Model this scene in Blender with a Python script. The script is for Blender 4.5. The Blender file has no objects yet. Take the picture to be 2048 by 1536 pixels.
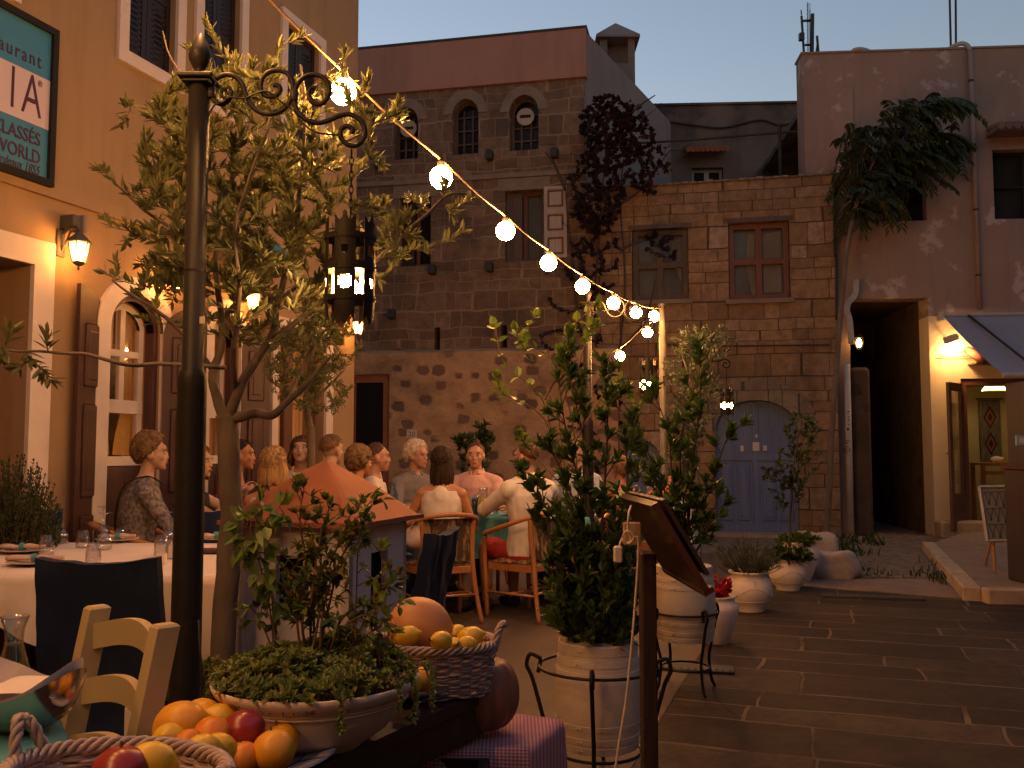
import bpy, math, random
import numpy as np
from mathutils import Vector, Matrix, noise, Euler
random.seed(7)
PI = math.pi
R = math.radians
V = Vector
SC = bpy.context.scene
COL = SC.collection

# ------------------------------------------------------------------ camera
F = 1850.0                      # focal length in pixels of a 2048 wide frame
PITCH = math.atan(132 / F)
CZ = 1.3
cd = bpy.data.cameras.new("camera"); cam = bpy.data.objects.new("camera", cd); COL.objects.link(cam)
cam.location = (0, 0, CZ); cam.rotation_euler = (PI / 2 + PITCH, 0, 0)
cd.sensor_width = 36; cd.lens = F / 2048 * 36; cd.clip_start = 0.05; cd.clip_end = 500
SC.camera = cam

# ------------------------------------------------------------------ world (dusk)
w = bpy.data.worlds.new("World"); SC.world = w; w.use_nodes = True
nt = w.node_tree; nt.nodes.clear()
sky = nt.nodes.new("ShaderNodeTexSky"); sky.sky_type = 'NISHITA'; sky.sun_disc = False
sky.sun_elevation = R(-0.4); sky.sun_rotation = R(-35); sky.altitude = 0; sky.air_density = 1.2
sky.dust_density = 0.5; sky.ozone_density = 1.6
bg = nt.nodes.new("ShaderNodeBackground"); bg.inputs[1].default_value = SKY_STRENGTH = 0.15
wo = nt.nodes.new("ShaderNodeOutputWorld")
nt.links.new(sky.outputs[0], bg.inputs[0]); nt.links.new(bg.outputs[0], wo.inputs[0])

SC.view_settings.view_transform = 'Standard'; SC.view_settings.look = 'None'
SC.view_settings.exposure = 2.95; SC.view_settings.gamma = 1.0
SC.view_settings.use_curve_mapping = False
SC.cycles.use_denoising = True
try: SC.cycles.denoiser = 'OPENIMAGEDENOISE'
except Exception: pass
SC.cycles.use_light_tree = True
SC.cycles.max_bounces = 6; SC.cycles.diffuse_bounces = 3; SC.cycles.glossy_bounces = 3
SC.cycles.transmission_bounces = 6; SC.cycles.transparent_max_bounces = 8
SC.cycles.sample_clamp_indirect = 3.0
SC.cycles.caustics_reflective = False; SC.cycles.caustics_refractive = False
BULB = .62                      # common factor of all lamps

# ------------------------------------------------------------------ pixel -> world
def ray(px, py):
 a = (px - 1024) / F; v = (768 - py) / F
 return V((a, math.cos(PITCH) - v * math.sin(PITCH), math.sin(PITCH) + v * math.cos(PITCH)))
C0 = V((0, 0, CZ))
def P(px, py, Y):
 d = ray(px, py); return C0 + d * (Y / d.y)
def G(px, py, z=0.0):
 d = ray(px, py); return C0 + d * ((z - CZ) / d.z)
class Frame:                    # a vertical plane: local x along it, local y into it
 def __init__(s, ox, oy, ang):
  s.o = V((ox, oy, 0)); s.a = ang
  s.u = V((math.cos(ang), math.sin(ang), 0)); s.n = V((-math.sin(ang), math.cos(ang), 0))
 def uz(s, px, py, off=0.0):
  d = ray(px, py); q = s.o + s.n * off - C0
  t = q.dot(s.n) / d.dot(s.n); p = C0 + d * t
  return (p - s.o).dot(s.u), p.z
 def w(s, u, y, z): return s.o + s.u * u + s.n * y + V((0, 0, z))
 def rect(s, x0, y0, x1, y1, off=0.0):
  ym = (y0 + y1) / 2; xm = (x0 + x1) / 2
  return s.uz(x0, ym, off)[0], s.uz(xm, y1, off)[1], s.uz(x1, ym, off)[0], s.uz(xm, y0, off)[1]
LF = Frame(-5.2, 0, math.atan2(1, .338))
BF = Frame(3.78, 14.1, R(-12.2))
RF = Frame(4.9, 14.05, R(-4.4))

# ------------------------------------------------------------------ object helpers
def setp(o, label=None, cat=None, group=None, kind=None):
 if label: o['label'] = label
 if cat: o['category'] = cat
 if group: o['group'] = group
 if kind: o['kind'] = kind
 return o
def thing(name, label, cat, loc=(0, 0, 0), rz=0.0, group=None):
 o = bpy.data.objects.new(name, None); COL.objects.link(o)
 o.empty_display_size = .1
 o.location = loc; o.rotation_euler = (0, 0, rz)
 return setp(o, label, cat, group)
def org(o):
 p = V((0, 0, 0))
 while o is not None:
  p = p + V(o.location); o = o.parent
 return p
def tree_of(o):
 r = [o]
 for c in KIDS.get(o.name, []): r += tree_of(c)
 return r
KIDS = {}
def link(name, me, mt, parent=None):
 o = bpy.data.objects.new(name, me); COL.objects.link(o)
 if mt is not None: me.materials.append(mt)
 if parent is not None:
  o.parent = parent; KIDS.setdefault(parent.name, []).append(o)
 return o
def dup(root, loc=None, rz=None, label=None, group=None, parent=None, scale=None):
 c = root.copy(); COL.objects.link(c)
 if parent is not None:
  c.parent = parent; KIDS.setdefault(parent.name, []).append(c)
 if loc is not None: c.location = loc
 if rz is not None: c.rotation_euler = (0, 0, rz)
 if scale is not None: c.scale = (scale,) * 3
 if label: c['label'] = label
 if group: c['group'] = group
 for k in list(KIDS.get(root.name, [])): dup(k, parent=c)
 return c

class MB:
 def __init__(s): s.v = []; s.f = []
 def add(s, vs, fs):
  n = len(s.v); s.v += [tuple(x) for x in vs]; s.f += [tuple(i + n for i in f) for f in fs]; return s
 def box(s, x0, y0, z0, x1, y1, z1, M=None):
  vs = [V((x, y, z)) for z in (z0, z1) for y in (y0, y1) for x in (x0, x1)]
  if M is not None: vs = [M @ q for q in vs]
  return s.add(vs, [(0, 2, 3, 1), (4, 5, 7, 6), (0, 1, 5, 4), (2, 6, 7, 3), (0, 4, 6, 2), (1, 3, 7, 5)])
 def bbox(s, x0, y0, z0, x1, y1, z1, b=.004, M=None):
  # bevelled box : each corner cut along three directions
  vs = []; idx = {}
  for i, x in enumerate((x0, x1)):
   for j, y in enumerate((y0, y1)):
    for k, z in enumerate((z0, z1)):
     sx, sy, sz = (1 - 2 * i), (1 - 2 * j), (1 - 2 * k)
     idx[(i, j, k, 0)] = len(vs); vs.append(V((x, y + sy * b, z + sz * b)))
     idx[(i, j, k, 1)] = len(vs); vs.append(V((x + sx * b, y, z + sz * b)))
     idx[(i, j, k, 2)] = len(vs); vs.append(V((x + sx * b, y + sy * b, z)))
  fs = []
  q = lambda *a: idx[a]
  for i in (0, 1):
   fs.append([q(i, 0, 0, 0), q(i, 1, 0, 0), q(i, 1, 1, 0), q(i, 0, 1, 0)])
   fs.append([q(0, i, 0, 1), q(1, i, 0, 1), q(1, i, 1, 1), q(0, i, 1, 1)])
   fs.append([q(0, 0, i, 2), q(1, 0, i, 2), q(1, 1, i, 2), q(0, 1, i, 2)])
   for j in (0, 1):
    fs.append([q(i, j, 0, 0), q(i, j, 1, 0), q(i, j, 1, 1), q(i, j, 0, 1)])
    fs.append([q(i, 0, j, 0), q(i, 1, j, 0), q(i, 1, j, 2), q(i, 0, j, 2)])
    fs.append([q(0, i, j, 1), q(1, i, j, 1), q(1, i, j, 2), q(0, i, j, 2)])
    for k in (0, 1): fs.append([q(i, j, k, 0), q(i, j, k, 1), q(i, j, k, 2)])
  cen = V(((x0 + x1) / 2, (y0 + y1) / 2, (z0 + z1) / 2))
  out = []
  for f in fs:
   a, b_, c = vs[f[0]], vs[f[1]], vs[f[2]]
   if (b_ - a).cross(c - a).dot(a - cen) < 0: f = f[::-1]
   out.append(tuple(f))
  if M is not None: vs = [M @ p for p in vs]
  return s.add(vs, out)
 def tube(s, pts, r, n=8, cap=True, flat=None):
  pts = [V(p) for p in pts]
  if len(pts) < 2: return s
  rs = r if isinstance(r, (list, tuple)) else [r] * len(pts)
  rings = []; up = None
  for i, p in enumerate(pts):
   t = (pts[min(i + 1, len(pts) - 1)] - pts[max(i - 1, 0)])
   if t.length < 1e-9: t = V((0, 0, 1))
   t.normalize()
   if up is None:
    up = V((0, 0, 1)) if abs(t.z) < .9 else V((1, 0, 0))
   a = t.cross(up)
   if a.length < 1e-6: a = t.orthogonal()
   a.normalize(); b = a.cross(t); b.normalize(); up = b
   fl = flat or 1.0
   rings.append([p + a * (rs[i] * math.cos(2 * PI * k / n)) + b * (rs[i] * fl * math.sin(2 * PI * k / n)) for k in range(n)])
  vs = [q for g in rings for q in g]
  fs = [(i * n + k, i * n + (k + 1) % n, (i + 1) * n + (k + 1) % n, (i + 1) * n + k) for i in range(len(pts) - 1) for k in range(n)]
  if cap: fs += [tuple(range(n))[::-1], tuple((len(pts) - 1) * n + k for k in range(n))]
  return s.add(vs, fs)
 def lathe(s, prof, n=24, c=(0, 0, 0), M=None, a0=0.0):
  c = V(c); vs = []; m = len(prof)
  for (r, z) in prof:
   for k in range(n):
    q = V((r * math.cos(2 * PI * k / n + a0), r * math.sin(2 * PI * k / n + a0), z))
    vs.append(M @ q + c if M is not None else q + c)
  fs = [(i * n + k, i * n + (k + 1) % n, (i + 1) * n + (k + 1) % n, (i + 1) * n + k) for i in range(m - 1) for k in range(n)]
  if prof[0][0] > 1e-5: fs.append(tuple(range(n))[::-1])
  if prof[-1][0] > 1e-5: fs.append(tuple((m - 1) * n + k for k in range(n)))
  return s.add(vs, fs)
 def ell(s, c, r, n=16, m=10, M=None):
  c = V(c); r = r if isinstance(r, (tuple, list)) else (r, r, r)
  vs = []; fs = []
  for i in range(m + 1):
   th = PI * i / m
   for k in range(n):
    ph = 2 * PI * k / n
    q = V((r[0] * math.sin(th) * math.cos(ph), r[1] * math.sin(th) * math.sin(ph), -r[2] * math.cos(th)))
    vs.append((M @ q if M is not None else q) + c)
  for i in range(m):
   for k in range(n):
    fs.append((i * n + k, i * n + (k + 1) % n, (i + 1) * n + (k + 1) % n, (i + 1) * n + k))
  return s.add(vs, fs)
 def prism(s, poly, y0, y1, M=None):
  # polygon in (x,z), extruded along y ; counter clockwise seen from -y
  n = len(poly)
  vs = [V((x, y0, z)) for x, z in poly] + [V((x, y1, z)) for x, z in poly]
  if M is not None: vs = [M @ q for q in vs]
  fs = [tuple(range(n)), tuple(range(n, 2 * n))[::-1]] + [(k, k + n, (k + 1) % n + n, (k + 1) % n) for k in range(n)]
  return s.add(vs, fs)
 def slab(s, poly, z0, z1):
  n = len(poly)
  vs = [V((p[0], p[1], z0)) for p in poly] + [V((p[0], p[1], z1)) for p in poly]
  return s.add(vs, [tuple(range(n))[::-1], tuple(range(n, 2 * n))] + [(k, (k + 1) % n, (k + 1) % n + n, k + n) for k in range(n)])
 def loft(s, rings):
  # rings: (center, rx, ry) ellipses with 20 points in x,y
  n = 20; vs = []
  for (c, rx, ry) in rings:
   for k in range(n):
    a = 2 * PI * k / n
    vs.append(V(c) + V((rx * math.cos(a), ry * math.sin(a), 0)))
  m = len(rings)
  fs = [(i * n + k, i * n + (k + 1) % n, (i + 1) * n + (k + 1) % n, (i + 1) * n + k) for i in range(m - 1) for k in range(n)]
  fs += [tuple(range(n))[::-1], tuple((m - 1) * n + k for k in range(n))]
  return s.add(vs, fs)
 def leaf(s, p, d, nrm, L, W, bend=.12, fold=.25):
  p = V(p); d = V(d).normalized(); sd = d.cross(V(nrm))
  if sd.length < 1e-4: sd = d.orthogonal()
  sd.normalize(); up = sd.cross(d)
  a = p + d * (.33 * L) + up * (fold * W * .5); b = p + d * (.7 * L) + up * (fold * W * .5 - bend * L * .5)
  t = p + d * L - up * (bend * L)
  s.add([p, a + sd * (W * .5), b + sd * (W * .38), t, b - sd * (W * .38), a - sd * (W * .5)], [(0, 1, 2, 3), (0, 3, 4, 5)])
  return s
 def build(s, name, mt, parent=None, smooth=False, jitter=0, top=None):
  o0 = org(parent) if parent is not None else V((0, 0, 0))
  if parent is None and s.v:
   xs = [q[0] for q in s.v]; ys = [q[1] for q in s.v]; zs = [q[2] for q in s.v]
   o0 = V(((min(xs) + max(xs)) / 2, (min(ys) + max(ys)) / 2, min(zs)))
  me = bpy.data.meshes.new(name)
  me.from_pydata([(q[0] - o0.x, q[1] - o0.y, q[2] - o0.z) for q in s.v], [], s.f)
  me.validate()
  if smooth: me.polygons.foreach_set('use_smooth', [True] * len(me.polygons))
  o = link(name, me, mt, parent)
  if parent is None: o.location = o0
  return o
def lmesh(mb, name, mt, parent, smooth=False):     # local coordinates kept as they are
 me = bpy.data.meshes.new(name); me.from_pydata([tuple(q) for q in mb.v], [], mb.f); me.validate()
 if smooth: me.polygons.foreach_set('use_smooth', [True] * len(me.polygons))
 return link(name, me, mt, parent)
def arcpts(c, r, a0, a1, n, ax=V((1, 0, 0)), ay=V((0, 0, 1))):
 return [V(c) + ax * (r * math.cos(a0 + (a1 - a0) * i / n)) + ay * (r * math.sin(a0 + (a1 - a0) * i / n)) for i in range(n + 1)]
def spline(pts, k=6):
 pts = [V(p) for p in pts]; out = []
 for i in range(len(pts) - 1):
  a = pts[max(i - 1, 0)]; b = pts[i]; c = pts[i + 1]; d = pts[min(i + 2, len(pts) - 1)]
  for j in range(k):
   t = j / k
   out.append(.5 * ((2 * b) + (c - a) * t + (2 * a - 5 * b + 4 * c - d) * t * t + (3 * b - a - 3 * c + d) * t ** 3))
 out.append(pts[-1]); return out
def text_mesh(body, size, ext=.002, shear=0.0, spacing=1.0, bold=0.0):
 cu = bpy.data.curves.new('txt', 'FONT'); cu.body = body; cu.size = size; cu.extrude = ext; cu.shear = shear
 cu.space_character = spacing; cu.offset = bold; cu.resolution_u = 3
 cu.align_x = 'RIGHT'
 o = bpy.data.objects.new('txt', cu); COL.objects.link(o)
 bpy.context.view_layer.update()
 dg = bpy.context.evaluated_depsgraph_get()
 me = bpy.data.meshes.new_from_object(o.evaluated_get(dg))
 bpy.data.objects.remove(o)
 return me

# ------------------------------------------------------------------ materials
MATS = {}
def newmat(name):
 m = bpy.data.materials.new(name); m.use_nodes = True; nt = m.node_tree
 b = nt.nodes["Principled BSDF"]; return m, nt, b
def N(nt, t, **kw):
 n = nt.nodes.new(t)
 for k, v in kw.items():
  if k.startswith('i_'): n.inputs[k[2:].replace('_', ' ')].default_value = v
  else: setattr(n, k, v)
 return n
def c4(c): return (c[0], c[1], c[2], 1.0)
def hexc(h):
 h = h.lstrip('#'); r = [int(h[i:i + 2], 16) / 255 for i in (0, 2, 4)]
 return tuple((x / 12.92 if x <= .04045 else ((x + .055) / 1.055) ** 2.4) for x in r)
def mixc(nt, fac, a, b, bt='MIX'):
 m = nt.nodes.new("ShaderNodeMix"); m.data_type = 'RGBA'; m.blend_type = bt
 for sock, val in ((m.inputs[0], fac), (m.inputs[6], a), (m.inputs[7], b)):
  if hasattr(val, 'is_linked') or isinstance(val, bpy.types.NodeSocket): nt.links.new(val, sock)
  elif isinstance(val, (int, float)): sock.default_value = val
  else: sock.default_value = c4(val)
 return m.outputs[2]
def noisef(nt, scale, detail=4, vec=None, rough=.6, lo=.35, hi=.65):
 n = N(nt, "ShaderNodeTexNoise"); n.inputs['Scale'].default_value = scale; n.inputs['Detail'].default_value = detail
 n.inputs['Roughness'].default_value = rough
 if vec is not None: nt.links.new(vec, n.inputs['Vector'])
 r = N(nt, "ShaderNodeMapRange"); r.inputs[1].default_value = lo; r.inputs[2].default_value = hi
 nt.links.new(n.outputs[0], r.inputs[0]); return r.outputs[0]
def objv(nt, scale=(1, 1, 1), rot=(0, 0, 0)):
 t = N(nt, "ShaderNodeTexCoord"); m = N(nt, "ShaderNodeMapping")
 m.inputs['Scale'].default_value = scale; m.inputs['Rotation'].default_value = rot
 nt.links.new(t.outputs['Object'], m.inputs[0]); return m.outputs[0]
def bumpn(nt, b, h, st=.3, dist=.01):
 n = N(nt, "ShaderNodeBump"); n.inputs['Strength'].default_value = st; n.inputs['Distance'].default_value = dist
 nt.links.new(h, n.inputs['Height']); nt.links.new(n.outputs[0], b.inputs['Normal']); return n
def pm(name, c1, c2=None, scale=6, rough=.6, bump=0.0, bdist=.004, metal=0, stretch=(1, 1, 1), bscale=None, lo=.3, hi=.7, spec=.5, coat=0):
 if name in MATS: return MATS[name]
 m, nt, b = newmat(name)
 vec = objv(nt, stretch)
 if c2 is not None:
  f = noisef(nt, scale, 5, vec, lo=lo, hi=hi)
  nt.links.new(mixc(nt, f, c1, c2), b.inputs['Base Color'])
 else: b.inputs['Base Color'].default_value = c4(c1)
 b.inputs['Roughness'].default_value = rough; b.inputs['Metallic'].default_value = metal
 b.inputs['Specular IOR Level'].default_value = spec
 if coat: b.inputs['Coat Weight'].default_value = coat
 if bump:
  bumpn(nt, b, noisef(nt, bscale or scale * 4, 5, vec, lo=0, hi=1), bump, bdist)
 MATS[name] = m; return m
def emis(name, col, st):
 if name in MATS: return MATS[name]
 m, nt, b = newmat(name)
 b.inputs['Base Color'].default_value = c4(col); b.inputs['Emission Color'].default_value = c4(col)
 b.inputs['Emission Strength'].default_value = st; MATS[name] = m; return m
def glassm(name, col=(1, 1, 1), rough=0.0, ior=1.45):
 # thin walled glass: clear, with reflections that grow towards the edges
 m, nt, b = newmat(name); tp = N(nt, "ShaderNodeBsdfTransparent"); tp.inputs[0].default_value = (col[0] * .95, col[1] * .95, col[2] * .95, 1)
 gl = N(nt, "ShaderNodeBsdfGlossy"); gl.inputs['Roughness'].default_value = .04; lw = N(nt, "ShaderNodeLayerWeight"); lw.inputs[0].default_value = .5
 pw = N(nt, "ShaderNodeMath", operation='POWER'); pw.inputs[1].default_value = 2.1; nt.links.new(lw.outputs['Facing'], pw.inputs[0])
 mu = N(nt, "ShaderNodeMath", operation='MULTIPLY_ADD'); mu.inputs[1].default_value = .7; mu.inputs[2].default_value = .11; nt.links.new(pw.outputs[0], mu.inputs[0])
 mx = N(nt, "ShaderNodeMixShader"); nt.links.new(mu.outputs[0], mx.inputs[0]); nt.links.new(tp.outputs[0], mx.inputs[1]); nt.links.new(gl.outputs[0], mx.inputs[2])
 nt.links.new(mx.outputs[0], nt.nodes["Material Output"].inputs[0]); MATS[name] = m; return m
def leafm(name, cols, rough=.5, trans=.3, back=None):
 m, nt, b = newmat(name)
 g = N(nt, "ShaderNodeNewGeometry"); r = N(nt, "ShaderNodeValToRGB")
 e = r.color_ramp.elements
 e[0].color = c4(cols[0]); e[0].position = 0; e[1].color = c4(cols[-1]); e[1].position = 1
 for i, c in enumerate(cols[1:-1]):
  q = e.new((i + 1) / (len(cols) - 1)); q.color = c4(c)
 nt.links.new(g.outputs['Random Per Island'], r.inputs[0])
 col = r.outputs[0]
 if back is not None: col = mixc(nt, g.outputs['Backfacing'], r.outputs[0], back)
 nt.links.new(col, b.inputs['Base Color']); b.inputs['Roughness'].default_value = rough
 t = N(nt, "ShaderNodeBsdfTranslucent"); nt.links.new(col, t.inputs[0])
 mx = N(nt, "ShaderNodeMixShader"); mx.inputs[0].default_value = trans
 out = nt.nodes["Material Output"]
 nt.links.new(b.outputs[0], mx.inputs[1]); nt.links.new(t.outputs[0], mx.inputs[2]); nt.links.new(mx.outputs[0], out.inputs[0])
 MATS[name] = m; return m
def stucco(name, c1, c2, patch=None, plo=.6, phi=.63, pscale=1.2, bump=.25):
 m, nt, b = newmat(name); vec = objv(nt)
 col = mixc(nt, noisef(nt, 1.1, 6, vec, lo=.3, hi=.7), c1, c2)
 # rain streaks and grime running down the wall
 v2 = objv(nt, (3.0, 3.0, .35))
 col = mixc(nt, noisef(nt, 1.6, 5, v2, lo=.5, hi=.95), col, tuple(x * .62 for x in c1))
 if patch is not None:
  f = noisef(nt, pscale, 7, vec, rough=.62, lo=plo, hi=phi)
  col = mixc(nt, f, col, patch)
 nt.links.new(col, b.inputs['Base Color']); b.inputs['Roughness'].default_value = .9; b.inputs['Specular IOR Level'].default_value = .2
 n1 = noisef(nt, 40, 6, vec, lo=0, hi=1)
 bumpn(nt, b, n1, bump, .012)
 MATS[name] = m; return m
def ashlar(name, bw, bh, cols, mortar, msz=.012, dist=.03, bump=.7, dirt=(.05, .04, .035), offset=.5, jit=.95):
 """squared stone courses in local x/z with uneven block widths"""
 m, nt, b = newmat(name)
 t = N(nt, "ShaderNodeTexCoord"); sp = N(nt, "ShaderNodeSeparateXYZ"); nt.links.new(t.outputs['Object'], sp.inputs[0])
 ns = N(nt, "ShaderNodeTexNoise"); ns.inputs['Scale'].default_value = 1.7; ns.inputs['Detail'].default_value = 3
 nt.links.new(t.outputs['Object'], ns.inputs['Vector'])
 sc = N(nt, "ShaderNodeVectorMath", operation='SCALE'); sc.inputs[3].default_value = dist * 2
 sb = N(nt, "ShaderNodeVectorMath", operation='SUBTRACT'); sb.inputs[1].default_value = (.5, .5, .5)
 nt.links.new(ns.outputs['Color'], sb.inputs[0]); nt.links.new(sb.outputs[0], sc.inputs[0])
 ad = N(nt, "ShaderNodeMath", operation='ADD'); nt.links.new(sp.outputs['X'], ad.inputs[0]); nt.links.new(sp.outputs['Y'], ad.inputs[1])
 cb = N(nt, "ShaderNodeCombineXYZ"); nt.links.new(ad.outputs[0], cb.inputs['X']); nt.links.new(sp.outputs['Z'], cb.inputs['Y'])
 v = N(nt, "ShaderNodeVectorMath", operation='ADD'); nt.links.new(cb.outputs[0], v.inputs[0]); nt.links.new(sc.outputs[0], v.inputs[1])
 # per course shift of x so the joints never line up
 s2 = N(nt, "ShaderNodeSeparateXYZ"); nt.links.new(v.outputs[0], s2.inputs[0])
 ya = N(nt, "ShaderNodeMath", operation='MULTIPLY'); ya.inputs[1].default_value = 6.1; nt.links.new(s2.outputs['Y'], ya.inputs[0])
 yb = N(nt, "ShaderNodeMath", operation='SINE'); nt.links.new(ya.outputs[0], yb.inputs[0])
 yw = N(nt, "ShaderNodeMath", operation='MULTIPLY_ADD'); yw.inputs[1].default_value = bh * .32; nt.links.new(yb.outputs[0], yw.inputs[0]); nt.links.new(s2.outputs['Y'], yw.inputs[2])
 dv = N(nt, "ShaderNodeMath", operation='DIVIDE'); dv.inputs[1].default_value = bh; nt.links.new(yw.outputs[0], dv.inputs[0])
 fl = N(nt, "ShaderNodeMath", operation='FLOOR'); nt.links.new(dv.outputs[0], fl.inputs[0])
 wn = N(nt, "ShaderNodeTexWhiteNoise", noise_dimensions='1D'); nt.links.new(fl.outputs[0], wn.inputs['W'])
 xm = N(nt, "ShaderNodeMath", operation='MULTIPLY_ADD'); xm.inputs[1].default_value = bw; nt.links.new(wn.outputs[0], xm.inputs[0]); nt.links.new(s2.outputs['X'], xm.inputs[2])
 # uneven widths: warp x by a low frequency wave per course
 mlt = N(nt, "ShaderNodeMath", operation='MULTIPLY_ADD'); mlt.inputs[1].default_value = 7.3; nt.links.new(fl.outputs[0], mlt.inputs[0])
 fx = N(nt, "ShaderNodeMath", operation='MULTIPLY'); fx.inputs[1].default_value = 2.3 / bw; nt.links.new(xm.outputs[0], fx.inputs[0])
 nt.links.new(fx.outputs[0], mlt.inputs[2])
 sn = N(nt, "ShaderNodeMath", operation='SINE'); nt.links.new(mlt.outputs[0], sn.inputs[0])
 xw = N(nt, "ShaderNodeMath", operation='MULTIPLY_ADD'); xw.inputs[1].default_value = bw * .3 * jit; nt.links.new(sn.outputs[0], xw.inputs[0]); nt.links.new(xm.outputs[0], xw.inputs[2])
 c2 = N(nt, "ShaderNodeCombineXYZ"); nt.links.new(xw.outputs[0], c2.inputs['X']); nt.links.new(yw.outputs[0], c2.inputs['Y'])
 br = N(nt, "ShaderNodeTexBrick"); br.offset = 0.0; br.squash = 1.0
 for k, val in (('Scale', 1.0), ('Mortar Size', msz), ('Mortar Smooth', .35), ('Bias', 0.0), ('Brick Width', bw), ('Row Height', bh)): br.inputs[k].default_value = val
 br.inputs['Color1'].default_value = (0, 0, 0, 1); br.inputs['Color2'].default_value = (1, 1, 1, 1); br.inputs['Mortar'].default_value = (.5, .5, .5, 1)
 nt.links.new(c2.outputs[0], br.inputs['Vector'])
 rp = N(nt, "ShaderNodeValToRGB"); e = rp.color_ramp.elements
 e[0].color = c4(cols[0]); e[1].color = c4(cols[-1])
 for i, c in enumerate(cols[1:-1]): e.new((i + 1) / (len(cols) - 1)).color = c4(c)
 nt.links.new(br.outputs['Color'], rp.inputs[0])
 ov = objv(nt)
 col = mixc(nt, noisef(nt, 7, 7, ov, rough=.7, lo=.3, hi=.75), rp.outputs[0], tuple(x * .62 for x in cols[0]))
 col = mixc(nt, br.outputs['Fac'], col, mortar)
 col = mixc(nt, noisef(nt, .9, 6, ov, lo=.52, hi=.8), col, dirt)
 nt.links.new(col, b.inputs['Base Color']); b.inputs['Roughness'].default_value = .92; b.inputs['Specular IOR Level'].default_value = .2
 hn = noisef(nt, 22, 7, ov, lo=0, hi=1)
 sbt = N(nt, "ShaderNodeMath", operation='MULTIPLY_ADD'); sbt.inputs[1].default_value = -1.1
 nt.links.new(br.outputs['Fac'], sbt.inputs[0]); nt.links.new(hn, sbt.inputs[2])
 ad2 = N(nt, "ShaderNodeMath", operation='MULTIPLY_ADD'); ad2.inputs[1].default_value = .5
 nt.links.new(br.outputs['Color'], ad2.inputs[0]); nt.links.new(sbt.outputs[0], ad2.inputs[2])
 bumpn(nt, b, ad2.outputs[0], bump, .03)
 MATS[name] = m; return m
def rubble(name, cols, mortar, scale=3.2, lo=.30, hi=.40, dirt=(.06, .045, .035)):
 """rough field stones showing out of lime plaster"""
 m, nt, b = newmat(name); ov = objv(nt, (1, 1, 1.25))
 ns = N(nt, "ShaderNodeTexNoise"); ns.inputs['Scale'].default_value = 6; nt.links.new(ov, ns.inputs['Vector'])
 sc = N(nt, "ShaderNodeVectorMath", operation='SCALE'); sc.inputs[3].default_value = .12; nt.links.new(ns.outputs['Color'], sc.inputs[0])
 v = N(nt, "ShaderNodeVectorMath", operation='ADD'); nt.links.new(ov, v.inputs[0]); nt.links.new(sc.outputs[0], v.inputs[1])
 vo = N(nt, "ShaderNodeTexVoronoi", distance='MINKOWSKI'); vo.inputs['Exponent'].default_value = 3.0
 vo.inputs['Scale'].default_value = scale; vo.inputs['Randomness'].default_value = .75; nt.links.new(v.outputs[0], vo.inputs['Vector'])
 rp = N(nt, "ShaderNodeValToRGB"); e = rp.color_ramp.elements
 e[0].color = c4(cols[0]); e[1].color = c4(cols[-1])
 for i, c in enumerate(cols[1:-1]): e.new((i + 1) / (len(cols) - 1)).color = c4(c)
 sp = N(nt, "ShaderNodeSeparateColor"); nt.links.new(vo.outputs['Color'], sp.inputs[0]); nt.links.new(sp.outputs[0], rp.inputs[0])
 # some stones are plastered over: per cell threshold on distance
 ms = N(nt, "ShaderNodeMath", operation='MULTIPLY_ADD'); ms.inputs[1].default_value = .22; nt.links.new(sp.outputs[1], ms.inputs[0]); nt.links.new(vo.outputs['Distance'], ms.inputs[2])
 mr = N(nt, "ShaderNodeMapRange"); mr.inputs[1].default_value = lo; mr.inputs[2].default_value = hi; nt.links.new(ms.outputs[0], mr.inputs[0])
 mcol = mixc(nt, noisef(nt, 3, 6, ov), mortar, tuple(x * .7 for x in mortar))
 col = mixc(nt, mr.outputs[0], rp.outputs[0], mcol)
 col = mixc(nt, noisef(nt, 1.3, 6, ov, lo=.5, hi=.85), col, dirt)
 nt.links.new(col, b.inputs['Base Color']); b.inputs['Roughness'].default_value = .95; b.inputs['Specular IOR Level'].default_value = .2
 hn = noisef(nt, 18, 7, ov, lo=0, hi=1)
 a = N(nt, "ShaderNodeMath", operation='MULTIPLY_ADD'); a.inputs[1].default_value = .8; nt.links.new(mr.outputs[0], a.inputs[0]); nt.links.new(hn, a.inputs[2])
 bumpn(nt, b, a.outputs[0], .6, .03)
 MATS[name] = m; return m
def woodm(name, c1, c2, rough=.45, scale=4, stretch=(8, 8, .7), bump=.15, coat=0):
 return pm(name, c1, c2, scale=scale, rough=rough, bump=bump, bdist=.002, stretch=stretch, coat=coat)

M = MATS
stucco('cream_stucco', (.37, .25, .145), (.325, .215, .12))
stucco('pink_stucco', (.40, .215, .165), (.35, .185, .14))
stucco('grey_stucco', (.33, .225, .18), (.28, .19, .15), patch=(.44, .34, .30), plo=.57, phi=.61, pscale=1.5)
stucco('side_stucco', (.30, .24, .22), (.24, .19, .175))
stucco('shop_stucco', (.72, .58, .38), (.62, .50, .33), bump=.5)
pm('white_trim', (.70, .60, .55), (.62, .53, .48), rough=.7, bump=.15)
ashlar('stone_courses', .31, .225, [(.15, .10, .07), (.23, .15, .10), (.31, .205, .135), (.19, .115, .075)], (.29, .195, .13), msz=.013, dist=.09)
ashlar('stone_blocks', .37, .225, [(.25, .15, .08), (.35, .215, .12), (.42, .27, .155), (.30, .18, .095), (.50, .36, .25)], (.09, .055, .035), msz=.008, dist=.03)
rubble('alley_stone', [(.05, .035, .025), (.08, .05, .035), (.06, .04, .03)], (.10, .065, .045), scale=3.0)  # rubble with darkened colours, standing in for the shade of the passage
rubble('rubble_stone', [(.13, .09, .07), (.22, .11, .07), (.18, .12, .09), (.26, .15, .09)], (.52, .32, .18))
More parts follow.
